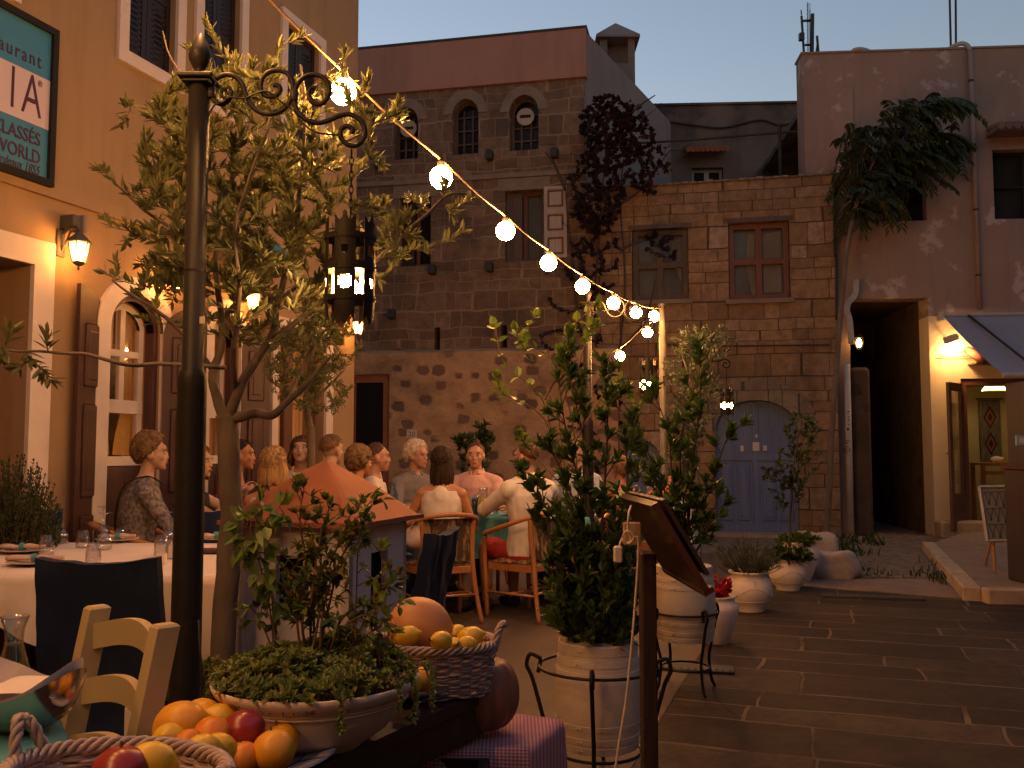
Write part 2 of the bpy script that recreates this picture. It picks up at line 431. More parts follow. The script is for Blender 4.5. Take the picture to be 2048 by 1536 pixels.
stucco('old_plaster', (.19, .14, .115), (.11, .085, .07), patch=(.07, .06, .06), plo=.5, phi=.62, pscale=1.0)
woodm('dark_shutter', (.075, .028, .024), (.05, .018, .016), rough=.5)
woodm('black_shutter', (.022, .013, .012), (.014, .009, .008), rough=.5)
woodm('red_wood', (.18, .06, .03), (.11, .035, .02), rough=.6)
woodm('grey_wood', (.12, .085, .07), (.07, .05, .04), rough=.8)
woodm('pale_wood', (.45, .38, .34), (.33, .27, .24), rough=.75)
woodm('door_brown', (.13, .05, .03), (.09, .035, .02), rough=.5)
woodm('blue_paint', (.10, .15, .30), (.15, .19, .33), rough=.65, scale=3, bump=.3)
pm('dark_glass', (.010, .009, .010), rough=.25, spec=.25)
pm('dull_glass', (.10, .095, .085), (.045, .042, .04), scale=2.2, rough=.25)
pm('black_iron', (.012, .010, .009), (.02, .016, .014), scale=30, rough=.5, bump=.1, spec=.2)
pm('rail_iron', (.03, .025, .022), rough=.6)
pm('near_black', (.01, .01, .01), rough=.9)
pm('white_metal', (.10, .085, .07), (.06, .05, .042), scale=12, rough=.6)
pm('pipe_white', (.45, .41, .40), (.33, .30, .29), scale=8, rough=.6)
pm('cable_black', (.02, .02, .02), rough=.6)
pm('cable_pale', (.22, .14, .07), rough=.5)
leafm('olive_leaf', [(.075, .098, .022), (.13, .145, .032), (.10, .12, .036), (.20, .18, .042)], rough=.42, trans=.36, back=(.16, .165, .075))
leafm('shrub_leaf', [(.04, .075, .015), (.07, .12, .022), (.10, .155, .03), (.05, .09, .02)], rough=.35, trans=.25)
leafm('lime_leaf', [(.10, .17, .03), (.15, .22, .035), (.20, .24, .04), (.08, .14, .03)], rough=.45, trans=.35)
leafm('dark_leaf', [(.02, .040, .010), (.038, .062, .014), (.06, .08, .018)], rough=.5, trans=.2)
leafm('succulent_leaf', [(.11, .18, .03), (.16, .23, .05), (.21, .24, .05), (.24, .18, .06)], rough=.5, trans=.25)
leafm('herb_leaf', [(.07, .09, .05), (.10, .12, .07), (.06, .08, .04)], rough=.6, trans=.2)
leafm('mixed_leaf', [(.07, .13, .02), (.13, .20, .035), (.17, .13, .035), (.09, .16, .03), (.14, .22, .045), (.28, .14, .05), (.12, .19, .035)], rough=.45, trans=.3)
leafm('bougain_leaf', [(.03, .008, .022), (.055, .010, .042), (.014, .010, .010), (.014, .015, .008), (.03, .009, .022)], rough=.7, trans=.2)
leafm('red_petal', [(.45, .01, .03), (.6, .02, .05), (.35, .01, .03)], rough=.6, trans=.2)
pm('bark', (.17, .13, .10), (.09, .065, .05), scale=9, rough=.9, bump=.6, bdist=.01, stretch=(1, 1, .35))
pm('twig', (.14, .08, .045), rough=.8)
pm('twig_dark', (.05, .035, .025), rough=.8)
pm('soil', (.03, .02, .015), (.05, .035, .025), scale=40, rough=1, bump=.8, bdist=.01)
pm('terracotta', (.36, .125, .065), (.28, .095, .05), scale=5, rough=.85, bump=.2)
BW = emis('bulb_glow', (1.0, .44, .12), 84 * BULB)
# ------------------------------------------------------------------ ground
def ground_mat():
 m, nt, b = newmat('paving'); t = N(nt, "ShaderNodeTexCoord")
 mp = N(nt, "ShaderNodeMapping"); mp.inputs['Rotation'].default_value = (0, 0, R(19)); nt.links.new(t.outputs['Object'], mp.inputs[0])
 ns = N(nt, "ShaderNodeTexNoise"); ns.inputs['Scale'].default_value = 2.2; ns.inputs['Detail'].default_value = 4; nt.links.new(mp.outputs[0], ns.inputs['Vector'])
 sc = N(nt, "ShaderNodeVectorMath", operation='SCALE'); sc.inputs[3].default_value = .09; nt.links.new(ns.outputs['Color'], sc.inputs[0])
 v = N(nt, "ShaderNodeVectorMath", operation='ADD'); nt.links.new(mp.outputs[0], v.inputs[0]); nt.links.new(sc.outputs[0], v.inputs[1])
 s2 = N(nt, "ShaderNodeSeparateXYZ"); nt.links.new(v.outputs[0], s2.inputs[0])
 # rows of uneven depth: warp y
 yw = N(nt, "ShaderNodeMath", operation='MULTIPLY'); yw.inputs[1].default_value = 5.1; nt.links.new(s2.outputs['Y'], yw.inputs[0])
 ys = N(nt, "ShaderNodeMath", operation='SINE'); nt.links.new(yw.outputs[0], ys.inputs[0])
 y2 = N(nt, "ShaderNodeMath", operation='MULTIPLY_ADD'); y2.inputs[1].default_value = .07; nt.links.new(ys.outputs[0], y2.inputs[0]); nt.links.new(s2.outputs['Y'], y2.inputs[2])
 RH, BWd = .37, .95
 dv = N(nt, "ShaderNodeMath", operation='DIVIDE'); dv.inputs[1].default_value = RH; nt.links.new(y2.outputs[0], dv.inputs[0])
 fl = N(nt, "ShaderNodeMath", operation='FLOOR'); nt.links.new(dv.outputs[0], fl.inputs[0])
 wn = N(nt, "ShaderNodeTexWhiteNoise", noise_dimensions='1D'); nt.links.new(fl.outputs[0], wn.inputs['W'])
 xm = N(nt, "ShaderNodeMath", operation='MULTIPLY_ADD'); xm.inputs[1].default_value = BWd; nt.links.new(wn.outputs[0], xm.inputs[0]); nt.links.new(s2.outputs['X'], xm.inputs[2])
 a1 = N(nt, "ShaderNodeMath", operation='MULTIPLY'); a1.inputs[1].default_value = 2.9; nt.links.new(xm.outputs[0], a1.inputs[0])
 a2 = N(nt, "ShaderNodeMath", operation='MULTIPLY_ADD'); a2.inputs[1].default_value = 4.7; nt.links.new(fl.outputs[0], a2.inputs[0]); nt.links.new(a1.outputs[0], a2.inputs[2])
 sn = N(nt, "ShaderNodeMath", operation='SINE'); nt.links.new(a2.outputs[0], sn.inputs[0])
 xw = N(nt, "ShaderNodeMath", operation='MULTIPLY_ADD'); xw.inputs[1].default_value = .11; nt.links.new(sn.outputs[0], xw.inputs[0]); nt.links.new(xm.outputs[0], xw.inputs[2])
 c2 = N(nt, "ShaderNodeCombineXYZ"); nt.links.new(xw.outputs[0], c2.inputs['X']); nt.links.new(y2.outputs[0], c2.inputs['Y'])
 br = N(nt, "ShaderNodeTexBrick"); br.offset = 0.0
 for k, val in (('Scale', 1.0), ('Mortar Size', .011), ('Mortar Smooth', .3), ('Brick Width', BWd), ('Row Height', RH)): br.inputs[k].default_value = val
 br.inputs['Color1'].default_value = (0, 0, 0, 1); br.inputs['Color2'].default_value = (1, 1, 1, 1)
 nt.links.new(c2.outputs[0], br.inputs['Vector'])
 ov = objv(nt)
 base = mixc(nt, br.outputs['Color'], (.044, .032, .023), (.098, .070, .048))
 base = mixc(nt, noisef(nt, 5, 8, ov, rough=.8, lo=.38, hi=.72), base, (.032, .023, .016))
 base = mixc(nt, noisef(nt, .55, 5, ov, lo=.45, hi=.75), base, (.045, .032, .023))
 # joints filled with pale mortar, worn away in places
 wear = noisef(nt, 1.6, 5, ov, lo=.40, hi=.56)
 ml = N(nt, "ShaderNodeMath", operation='MULTIPLY'); nt.links.new(br.outputs['Fac'], ml.inputs[0]); nt.links.new(wear, ml.inputs[1])
 m7 = N(nt, "ShaderNodeMath", operation='MULTIPLY_ADD'); m7.inputs[1].default_value = .75
 f15 = N(nt, "ShaderNodeMath", operation='MULTIPLY'); f15.inputs[1].default_value = .2; nt.links.new(br.outputs['Fac'], f15.inputs[0])
 nt.links.new(ml.outputs[0], m7.inputs[0]); nt.links.new(f15.outputs[0], m7.inputs[2])
 col = mixc(nt, m7.outputs[0], base, (.17, .12, .08))
 nt.links.new(col, b.inputs['Base Color']); b.inputs['Roughness'].default_value = .7; b.inputs['Specular IOR Level'].default_value = .12
 h = N(nt, "ShaderNodeMath", operation='MULTIPLY_ADD'); h.inputs[1].default_value = -.6; nt.links.new(br.outputs['Fac'], h.inputs[0]); nt.links.new(noisef(nt, 14, 8, ov, rough=.7, lo=0, hi=1), h.inputs[2])
 h2 = N(nt, "ShaderNodeMath", operation='MULTIPLY_ADD'); h2.inputs[1].default_value = .5; nt.links.new(br.outputs['Color'], h2.inputs[0]); nt.links.new(h.outputs[0], h2.inputs[2])
 bumpn(nt, b, h2.outputs[0], .7, .022)
 return m
o = MB().add([(-60, -20, 0), (80, -20, 0), (80, 120, 0), (-60, 120, 0)], [(0, 1, 2, 3)]).build('ground', ground_mat()); setp(o, 'dark stone slab paving of the square', kind='structure')
pm('terrace_floor_mat', (.10, .062, .037), (.06, .038, .024), scale=1.6, rough=.75, bump=.35, bscale=16, bdist=.01)
def TL(Y): return .66 + .335 * (Y - 4.4)
o = MB().add([(-7, -3, .004), (TL(-3), -3, .004), (TL(13.2), 13.2, .004), (-7 + 4.5, 17.5, .004)], [(0, 1, 2, 3)]).build('terrace_floor', M['terrace_floor_mat']); setp(o, kind='structure')
pm('gravel', (.26, .18, .12), (.11, .08, .055), scale=16, rough=.95, bump=1.0, bscale=26, bdist=.04, lo=.4, hi=.6)
pm('concrete', (.26, .17, .115), (.17, .11, .075), scale=4, rough=.85, bump=.35, bscale=30)
pm('kerb_stone', (.46, .33, .20), (.30, .21, .13), scale=6, rough=.8, bump=.4, bscale=22, bdist=.01)
pm('dark_grate', (.06, .05, .04), (.03, .025, .02), scale=50, rough=.7, bump=.6)
def irregular(pts, amp=.06, seg=.25, seed=3):
 out = []; n = len(pts)
 for i in range(n):
  a = V(pts[i]); b = V(pts[(i + 1) % n]); k = max(1, int((b - a).length / seg))
  for j in range(k):
   p = a.lerp(b, j / k); d = noise.noise_vector(p * 2.1 + V((seed, 0, 0))) * amp
   out.append((p.x + d.x, p.y + d.y, 0))
 return out
g = lambda x, y: G(x, y)
apron = irregular([g(1500, 1165), g(1700, 1158), g(1880, 1158), g(1962, 1202), g(1760, 1185), g(1560, 1172)], .05)
setp(MB().slab(apron, -.01, .010).build('concrete_apron', M['concrete']), kind='structure')
grav = irregular([g(1680, 1150), g(1730, 1160), g(1885, 1158), g(1872, 1110), (RF.w(3.2, 3, 0)), (RF.w(1.2, 3, 0)), g(1690, 1095)], .08)
setp(MB().slab(grav, -.01, .020).build('gravel_path', M['gravel']), kind='structure')
dirt = irregular([g(1180, 1100), g(1450, 1110), g(1620, 1120), g(1700, 1110), g(1660, 1066), g(1180, 1064)], .08)
setp(MB().slab(dirt, -.01, .007).build('dirt_strip', M['gravel']), kind='structure')
for gx, gy, sx, sy, nm in ((1390, 1340, .45, .16, 'drain_cover'), (1745, 1196, .85, .16, 'drain_cover')):
 p = g(gx, gy); mb = MB(); mb.bbox(-sx / 2, -sy / 2, -.01, sx / 2, sy / 2, .008, .003)
 for i in range(int(sx / .04)): mb.box(-sx / 2 + .02 + i * .04, -sy / 2 + .02, .007, -sx / 2 + .035 + i * .04, sy / 2 - .02, .012)
 o = mb.build('drain_cover', M['dark_grate']); o.location = p; o.rotation_euler = (0, 0, R(-12))
 setp(o, 'rusty drain cover beside the barrel on a wire stand' if gx < 1500 else 'long dark drain cover in the paving before the alley', 'drain cover')

# raised pavement in front of the shop
k1, k2 = g(1868, 1104), g(1962, 1203)
pave = [k1, k2, g(2300, 1216), g(2900, 1216), (14, 14.2, 0), RF.w(1.95, -.02, 0)]
kerb_w = .14
setp(MB().slab([(p[0], p[1], 0) for p in pave], -.02, .118).build('shop_pavement', M['concrete']), kind='structure')
kb = MB()
def kerbrun(a, b, n, seedv):
 a = V(a); b = V(b); d = (b - a); L = d.length; d.normalize(); s = V((-d.y, d.x, 0))
 for i in range(n):
  t0, t1 = L * i / n + .004, L * (i + 1) / n - .004
  A = Matrix.Translation(a) @ Matrix(((d.x, s.x, 0, 0), (d.y, s.y, 0, 0), (0, 0, 1, 0), (0, 0, 0, 1)))
  kb.bbox(t0, -.01, -.02, t1, kerb_w, .124 + .004 * math.sin(i * 2.1 + seedv), .012, M=A)
kerbrun(k2, k1, 5, 0); kerbrun(g(2900, 1216), k2, 8, 1)
setp(kb.build('kerb', M['kerb_stone']), kind='structure')

# ------------------------------------------------------------------ wall with holes
def wall(mb, u0, u1, z0, z1, t, holes, y0=0.0, zt=None):
 """front at local y0, thickness t inward; holes [(a,b,c,d)]; zt(u) optional sloping top"""
 us = sorted({u0, u1} | {h[0] for h in holes} | {h[2] for h in holes}); us = [u for u in us if u0 <= u <= u1]
 zs = sorted({z0, z1} | {h[1] for h in holes} | {h[3] for h in holes}); zs = [z for z in zs if z0 <= z <= z1]
 def hole(i, j):
  if i < 0 or j < 0 or i >= len(us) - 1 or j >= len(zs) - 1: return True
  cu = (us[i] + us[i + 1]) / 2; cz = (zs[j] + zs[j + 1]) / 2
  return any(h[0] < cu < h[2] and h[1] < cz < h[3] for h in holes)
 top = lambda u, z: (zt(u) if (zt and abs(z - z1) < 1e-6) else z)
 for i in range(len(us) - 1):
  for j in range(len(zs) - 1):
   if hole(i, j): continue
   a, b, c, d = us[i], us[i + 1], zs[j], zs[j + 1]
   v = [(a, y0, c), (b, y0, c), (b, y0, top(b, d)), (a, y0, top(a, d)), (a, y0 + t, c), (b, y0 + t, c), (b, y0 + t, top(b, d)), (a, y0 + t, top(a, d))]
   f = [(0, 1, 2, 3), (5, 4, 7, 6)]
   if hole(i - 1, j): f.append((4, 0, 3, 7))
   if hole(i + 1, j): f.append((1, 5, 6, 2))
   if hole(i, j - 1): f.append((4, 5, 1, 0))
   if hole(i, j + 1): f.append((3, 2, 6, 7))
   mb.add(v, f)
def archfill(mb, a, b, zs_, zt_, t, y0=0.0, pointed=0.0, n=10):
 """fills the two corners above an arch that springs at zs_ and tops at zt_"""
 h = zt_ - zs_; m = (a + b) / 2; r = (b - a) / 2
 def arc(k):   # 0..1 from left spring to crown
  x = -math.cos(k * PI / 2); z = math.sin(k * PI / 2)
  if pointed: z = z ** (1 + pointed)
  return m + r * x, zs_ + h * z
 L = [arc(k / n) for k in range(n + 1)]
 for sgn in (1, -1):
  for k in range(n):
   (x1, z1), (x2, z2) = L[k], L[k + 1]
   if sgn < 0: x1, x2 = 2 * m - x1, 2 * m - x2
   q = [(x1, y0, z1), (x2, y0, z2), (x2, y0, zt_), (x1, y0, zt_)]
   v = q + [(x, y + t, z) for x, y, z in q]
   fs = [(0, 1, 2, 3), (4, 5, 1, 0), (7, 6, 5, 4)]
   if sgn < 0: fs = [f[::-1] for f in fs]
   mb.add(v, fs)
def archpoly(a, b, z0, zs_, zt_, n=14, pointed=0.0):
 m = (a + b) / 2; r = (b - a) / 2; h = zt_ - zs_; pts = [(a, z0), (b, z0)]
 for k in range(2 * n + 1):
  x = math.cos(PI * k / (2 * n)); z = math.sin(PI * k / (2 * n))
  if pointed: z = z ** (1 + pointed)
  pts.append((m + r * x, zs_ + h * z))
 return pts
def archband(mb, a, b, z0, zs_, zt_, wd, y0, y1, n=14, pointed=0.0, legs=True):
 """a flat moulding around an arched opening, outside of the opening by wd"""
 inner = archpoly(a, b, z0, zs_, zt_, n, pointed)[2:]; outer = archpoly(a - wd, b + wd, z0, zs_, zt_ + wd, n, pointed)[2:]
 if legs: inner = [(b, z0)] + inner + [(a, z0)]; outer = [(b + wd, z0)] + outer + [(a - wd, z0)]
 for k in range(len(inner) - 1):
  i0, i1, o0, o1 = inner[k], inner[k + 1], outer[k], outer[k + 1]
  q = [(i0[0], y0, i0[1]), (o0[0], y0, o0[1]), (o1[0], y0, o1[1]), (i1[0], y0, i1[1])]
  v = q + [(x, y1, z) for x, y, z in q]
  mb.add(v, [(0, 1, 2, 3), (7, 6, 5, 4), (0, 4, 5, 1), (3, 2, 6, 7)] + ([(0, 3, 7, 4)] if k == 0 else []) + [(1, 5, 6, 2)])
def sash(mb, a, b, c, d, y0, y1, w=.05, nx=1, nz=1, mw=.03):
 mb.box(a, y0, c, a + w, y1, d); mb.box(b - w, y0, c, b, y1, d)
 mb.box(a + w, y0, c, b - w, y1, c + w); mb.box(a + w, y0, d - w, b - w, y1, d)
 for i in range(1, nx):
  x = a + (b - a) * i / nx; mb.box(x - mw / 2, y0 + .004, c + w, x + mw / 2, y1 - .004, d - w)
 for i in range(1, nz):
  z = c + (d - c) * i / nz; mb.box(a + w, y0 + .007, z - mw / 2, b - w, y1 - .007, z + mw / 2)
def panelled(mb, x0, x1, z0, z1, y0, y1, panels, inset=.018, rail=.07):
 """a door leaf: stiles, rails and sunk fields"""
 mb.box(x0, y0, z0, x0 + rail, y1, z1); mb.box(x1 - rail, y0, z0, x1, y1, z1)
 zs_ = [z0] + panels + [z1]
 for i, z in enumerate(zs_):
  lo = z if i == 0 else z - rail / 2; hi = z if i == len(zs_) - 1 else z + rail / 2
  if i == 0: hi = z + rail
  if i == len(zs_) - 1: lo = z - rail
  mb.box(x0 + rail, y0 + .001, lo, x1 - rail, y1 - .001, hi)
 mb.box(x0 + rail, y0 + inset, z0 + rail, x1 - rail, y1 - inset, z1 - rail)
 for i in range(len(zs_) - 1):
  lo = zs_[i] + (rail if i == 0 else rail / 2) + .03; hi = zs_[i + 1] - (rail if i == len(zs_) - 2 else rail / 2) - .03
  if hi > lo + .03: mb.bbox(x0 + rail + .03, y0 + inset - .008, lo, x1 - rail - .03, y1 - inset + .008, hi, .006)

# ================================================================== LEFT BUILDING (restaurant)
LB = thing('restaurant_building', 'cream rendered restaurant building on the left with dark shutters', 'building')
U = lambda x, y: LF.uz(x, y)
uc = LF.uz(710, 600)[0]
lit_win = emis('lit_interior', (.80, .30, .05), .22)
m_, nt_, b_ = newmat('curtain'); MATS['curtain'] = m_; b_.inputs['Base Color'].default_value = (.6, .45, .28, 1); b_.inputs['Roughness'].default_value = .9
tr_ = N(nt_, "ShaderNodeBsdfTranslucent"); tr_.inputs[0].default_value = (.75, .6, .4, 1); mx_ = N(nt_, "ShaderNodeMixShader"); mx_.inputs[0].default_value = .7
nt_.links.new(b_.outputs[0], mx_.inputs[1]); nt_.links.new(tr_.outputs[0], mx_.inputs[2]); nt_.links.new(mx_.outputs[0], nt_.nodes["Material Output"].inputs[0])
def lrect(x0, y0, x1, y1):   # z taken at the left edge
 return LF.uz(x0, 900)[0], LF.uz(x0, y1)[1], LF.uz(x1, 900)[0], LF.uz(x0, y0)[1]
holes = []; zwin0 = LF.uz(253, 103)[1]; zwin1 = LF.uz(571, 40)[1]
ups = [(LF.uz(-150, 40)[0], LF.uz(10, 10)[0]), (LF.uz(253, 60)[0], LF.uz(350, 80)[0]), (LF.uz(402, 100)[0], LF.uz(478, 120)[0]), (LF.uz(571, 120)[0], LF.uz(637, 160)[0])]
for a, b in ups: holes.append((a, zwin0, b, zwin1))
door0 = (LF.uz(-160, 700)[0], 0.0, LF.uz(55, 700)[0], LF.uz(0, 515)[1])
holes.append(door0)
aw = (LF.uz(213, 760)[0], LF.uz(318, 760)[0]); azt = LF.uz(262, 588)[1]; azs = azt - (aw[1] - aw[0]) / 2 * .95
holes.append((aw[0], 0.0, aw[1], azt))
aw2 = (LF.uz(415, 760)[0], LF.uz(476, 760)[0]); holes.append((aw2[0], 0.0, aw2[1], azt))
aw3 = (LF.uz(552, 800)[0], LF.uz(648, 800)[0]); az3 = LF.uz(560, 690)[1]; holes.append((aw3[0], 0.0, aw3[1], azt))
mb = MB(); wall(mb, -4, uc, 0, 8.5, .35, holes)
for a, b in (aw, aw2): archfill(mb, a, b, azs, azt, .35)
mb.box(uc - .35, .352, 0, uc - .002, 6, 8.5)      # end wall
mb.box(-4, 5.9, 0, uc, 6.2, 8.5); mb.box(-4, .36, 8.2, uc, 6, 8.5); mb.box(-4, .36, 3.15, uc, 6, 3.3)
LW = mb.build('wall', M['cream_stucco'], LB)
zc = LF.uz(100, 382)[1]
MB().box(-4, -.035, zc - .05, uc + .01, -.001, zc + .05).build('string_course', M['cream_stucco'], LB)
for i, (a, b) in enumerate(ups):
 fw = .10; mb = MB()
 mb.box(a - fw, -.03, zwin0 - fw, a, .0, zwin1 + fw); mb.box(b, -.03, zwin0 - fw, b + fw, .0, zwin1 + fw)
 mb.box(a, -.03, zwin0 - fw, b, .0, zwin0); mb.box(a, -.03, zwin1, b, .0, zwin1 + fw)
 wf = mb.build('window_frame', M['white_trim'], LB)
 mm = (a + b) / 2; s = MB()
 for x0, x1 in ((a + .004, mm - .003), (mm + .003, b - .004)):
  panelled(s, x0, x1, zwin0 + .005, zwin1 - .005, .05, .09, [(zwin0 + zwin1) / 2], .012, .05)
  n = int((zwin1 - zwin0 - .2) / .045)
  for k in range(n):
   z = zwin0 + .09 + k * .045
   if abs(z - (zwin0 + zwin1) / 2) > .05: s.box(x0 + .055, .054, z, x1 - .055, .062, z + .028)
 s.build('shutter', M['black_shutter'], wf)
# big doorway at the left edge
a, c, b, d = door0; mb = MB(); fw = .17
mb.box(b, -.035, 0, b + fw, 0, d + fw); mb.box(a - fw, -.035, d, b, 0, d + fw)
df = mb.build('door_frame', M['white_trim'], LB)
s = MB(); panelled(s, a, (a + b) / 2 - .003, .02, d - .01, .27, .32, [.6, 1.6]); panelled(s, (a + b) / 2 + .003, b, .02, d - .01, .27, .32, [.6, 1.6])
s.build('door_leaf', M['door_brown'], df)
# arched glazed openings with shutters
def arched_window(a, b, zt_, zs_, lit=True, legs_z=0.0, shutters=True):
 mb = MB(); archband(mb, a, b, 0, zs_, zt_, .13, -.03, 0)
 fr = mb.build('arch_frame', M['white_trim'], LB)
 # dark arched door surround
 mb = MB(); archband(mb, a + .05, b - .05, 0, zs_, zt_ - .05, .048, .02, .10)
 mb.build('arch_trim', M['dark_shutter'], fr)
 zsill = LF.uz(260, 918)[1]; wa, wb = a + .055, b - .055
 mb = MB()
 mb.box(wa, .10, zsill - .05, wb, .16, zsill + .02)
 mb.box(wa, .11, zsill + .02, wa + .05, .15, zs_); mb.box(wb - .05, .11, zsill + .02, wb, .15, zs_)
 zt2 = LF.uz(260, 815)[1]; mb.box(wa, .105, zt2 - .04, wb, .155, zt2 + .06)
 zmu = LF.uz(260, 705)[1]; mb.box(wa + .05, .112, zmu - .025, wb - .05, .148, zmu + .025)
 mm = (a + b) / 2; mb.box(mm - .025, .114, zt2 + .06, mm + .025, .146, zt_ - .1)
 archband(mb, wa + .045, wb - .045, zs_, zs_, zt_ - .11, .05, .111, .149, legs=False)
 mb.build('window_sash', M['white_trim'], fr)
 g_ = MB(); g_.prism(archpoly(wa + .01, wb - .01, zsill, zs_, zt_ - .06), .128, .132); g_.build('pane', M['clear_pane'], fr)
 mb = MB(); mb.bbox(wa, .10, .02, wb, .16, zsill - .052, .005)
 mb.bbox(wa + .08, .09, .15, mm - .05, .17, zsill - .15, .006); mb.bbox(mm + .05, .09, .15, wb - .08, .17, zsill - .15, .006)
 mb.build('lower_panel', M['dark_shutter'], fr)
 cm = MB()
 for sx in (0, 1):
  cols = 26; rows = 14; vs = []
  for r_ in range(rows + 1):
   t = r_ / rows; z = zsill + .03 + (zt_ - .1 - zsill) * t
   pinch = 1 - .55 * math.exp(-((t - .38) / .22) ** 2)
   for k in range(cols + 1):
    q = k / cols * (mm - wa) * .78 * pinch
    x = wa + .03 + q if sx == 0 else wb - .03 - q
    vs.append((x, .20 + .018 * math.sin(k * 1.9 + sx), z))
  cm.add(vs, [(r_ * (cols + 1) + k, r_ * (cols + 1) + k + 1, (r_ + 1) * (cols + 1) + k + 1, (r_ + 1) * (cols + 1) + k) for r_ in range(rows) for k in range(cols)])
 cm.build('curtain', M['curtain'], fr, smooth=True)
 if lit: MB().box(a, .5, .3, b, .52, zt_ + .05).build('lit_room', lit_win, fr)
 return fr
glassm('clear_pane')
def shutter_leaf(hx, open_ang, wdt, flip, zt_, zs_, name='shutter'):
 """arched half leaf hinged at (hx,0), opened outwards"""
 mb = MB(); n = 10; poly = [(0, .03), (wdt, .03)]; h = zt_ - zs_
 for k in range(n + 1):      # curved head: low at free edge? high at meeting edge
  x = wdt * (1 - k / n); t = x / wdt
  poly.append((x, zs_ + h * math.sqrt(max(0, 1 - (1 - t) ** 2))))
 sgn = -1 if flip else 1
 Mx = Matrix.Translation((hx, 0, 0)) @ Matrix.Rotation(open_ang, 4, 'Z') @ Matrix.Diagonal((sgn, 1, 1, 1))
 mb.prism(poly, -.035, -.005, Mx)
 mb2 = MB()
 for (z0, z1) in ((.15, .85), (.97, 1.62), (1.74, zs_ - .02)):
  for y0, y1 in ((-.044, -.0355), (-.0045, .006)):
   w_ = wdt
   mb2.bbox(.07, y0, z0, w_ - .07, y1, z1, .01, Mx)
   mb2.bbox(.11, y0 - .008, z0 + .05, w_ - .11, y1 + .008, z1 - .05, .008, Mx)
 mb.v += []; n0 = len(mb.v); mb.add(mb2.v, mb2.f)
 return mb.build(name, M['dark_shutter'], LB)
for (a, b) in (aw, aw2): arched_window(a, b, azt, azs)
hw = (aw[1] - aw[0]) / 2 + .06
shutter_leaf(aw[0] - .02, R(180 + 14), hw, False, azt - .02, azs)
shutter_leaf(aw[1] + .02, R(-40), hw, False, azt - .02, azs)
shutter_leaf(aw2[0] - .02, R(180 + 20), hw * .9, False, azt - .02, azs)
shutter_leaf(aw2[1] + .02, R(-20), hw * .9, False, azt - .02, azs)
# third opening: square double door, dark posts, curtained panes
a, b = aw3; mb = MB(); mb.box(a - .10, -.03, 0, a, 0, azt + .1); mb.box(b, -.03, 0, b + .14, 0, azt + .1); mb.box(a, -.03, azt, b, 0, azt + .1)
fr = mb.build('door_frame', M['white_trim'], LB)
mb = MB(); mm = a + (b - a) * .42
sash(mb, a, mm - .02, .9, azt, .1, .15, .05, 1, 1); sash(mb, mm + .02, b, .9, azt, .1, .15, .06, 1, 1); mb.box(mm - .02, .1, .9, mm + .02, .15, azt)
panelled(mb, a, mm, .02, .89, .1, .15, []); panelled(mb, mm + .005, b, .02, .89, .1, .15, [])
mb.build('door_leaf', M['door_brown'], fr)
MB().box(a, .5, .6, b, .52, azt + .05).build('lit_room', lit_win, fr)
MB().box(a + .02, .123, .95, b - .02, .128, azt - .05).build('pane', M['clear_pane'], fr)
mb = MB(); vs = []
for k in range(61): x = a + (b - a) * k / 60; vs += [(x, .25 + .02 * math.sin(k * 1.3), .92), (x, .25 + .02 * math.sin(k * 1.3 + .4), azt)]
mb.add(vs, [(2 * k, 2 * k + 2, 2 * k + 3, 2 * k + 1) for k in range(60)]); mb.build('curtain', M['curtain'], fr, smooth=True)
LB.location = LF.o; LB.rotation_euler = (0, 0, LF.a)

# teal awning over the second door, behind the olive tree
pm('teal_canvas', (.05, .26, .28), (.04, .20, .22), scale=6, rough=.85, bump=.2)
AW = thing('awning', 'small teal canvas awning behind the olive tree on the cream wall', 'awning')
a, b = LF.uz(402, 900)[0], LF.uz(500, 900)[0]; zt_ = LF.uz(420, 425)[1]
mb = MB(); n = 12; vs = []
for k in range(n + 1):
 x = a + (b - a) * k / n; sc_ = .01 * math.sin(k * 1.7)
 vs += [(x, -.01, zt_), (x, -.45, zt_ - .30 + sc_), (x, -.46, zt_ - .46 + sc_ * 2)]
mb.add(vs, [(3 * k + j, 3 * k + 3 + j, 3 * k + 4 + j, 3 * k + 1 + j) for k in range(n) for j in (0, 1)])
cv = mb.build('canopy', M['teal_canvas'], AW)
mb = MB()
for x in (a + .02, b - .02): mb.tube([(x, -.005, zt_ - .45), (x, -.45, zt_ - .31)], .012)
mb.tube([(a, -.455, zt_ - .31), (b, -.455, zt_ - .31)], .012); mb.build('frame', M['white_metal'], AW)
AW.location = LF.o; AW.rotation_euler = (0, 0, LF.a)

# ------------------------------------------------------------------ restaurant sign
SG = thing('restaurant_sign', 'large framed blue and white restaurant sign on the cream wall', 'sign')
s0u, _ = LF.uz(-150, 220); s1u = LF.uz(97, 220)[0]; sz0 = LF.uz(97, 379)[1]; sz1 = LF.uz(97, 62)[1]
mb = MB(); fw = .045
mb.box(s0u, -.075, sz0, s1u, -.003, sz0 + fw); mb.box(s0u, -.075, sz1 - fw, s1u, -.003, sz1)
mb.box(s0u, -.075, sz0 + fw, s0u + fw, -.003, sz1 - fw); mb.box(s1u - fw, -.075, sz0 + fw, s1u, -.003, sz1 - fw)
mb.build('frame', M['near_black'], SG)
pm('sign_teal', (.05, .23, .40), (.045, .20, .36), scale=3, rough=.5); pm('sign_white', (.60, .50, .53), rough=.5); pm('sign_ink', (.07, .015, .045), rough=.5)
za, zb = LF.uz(90, 265)[1], LF.uz(90, 165)[1]
mb = MB(); mb.box(s0u + fw, -.05, sz0 + fw, s1u - fw, -.01, za); mb.box(s0u + fw, -.05, zb, s1u - fw, -.01, sz1 - fw); mb.build('panel', M['sign_teal'], SG)
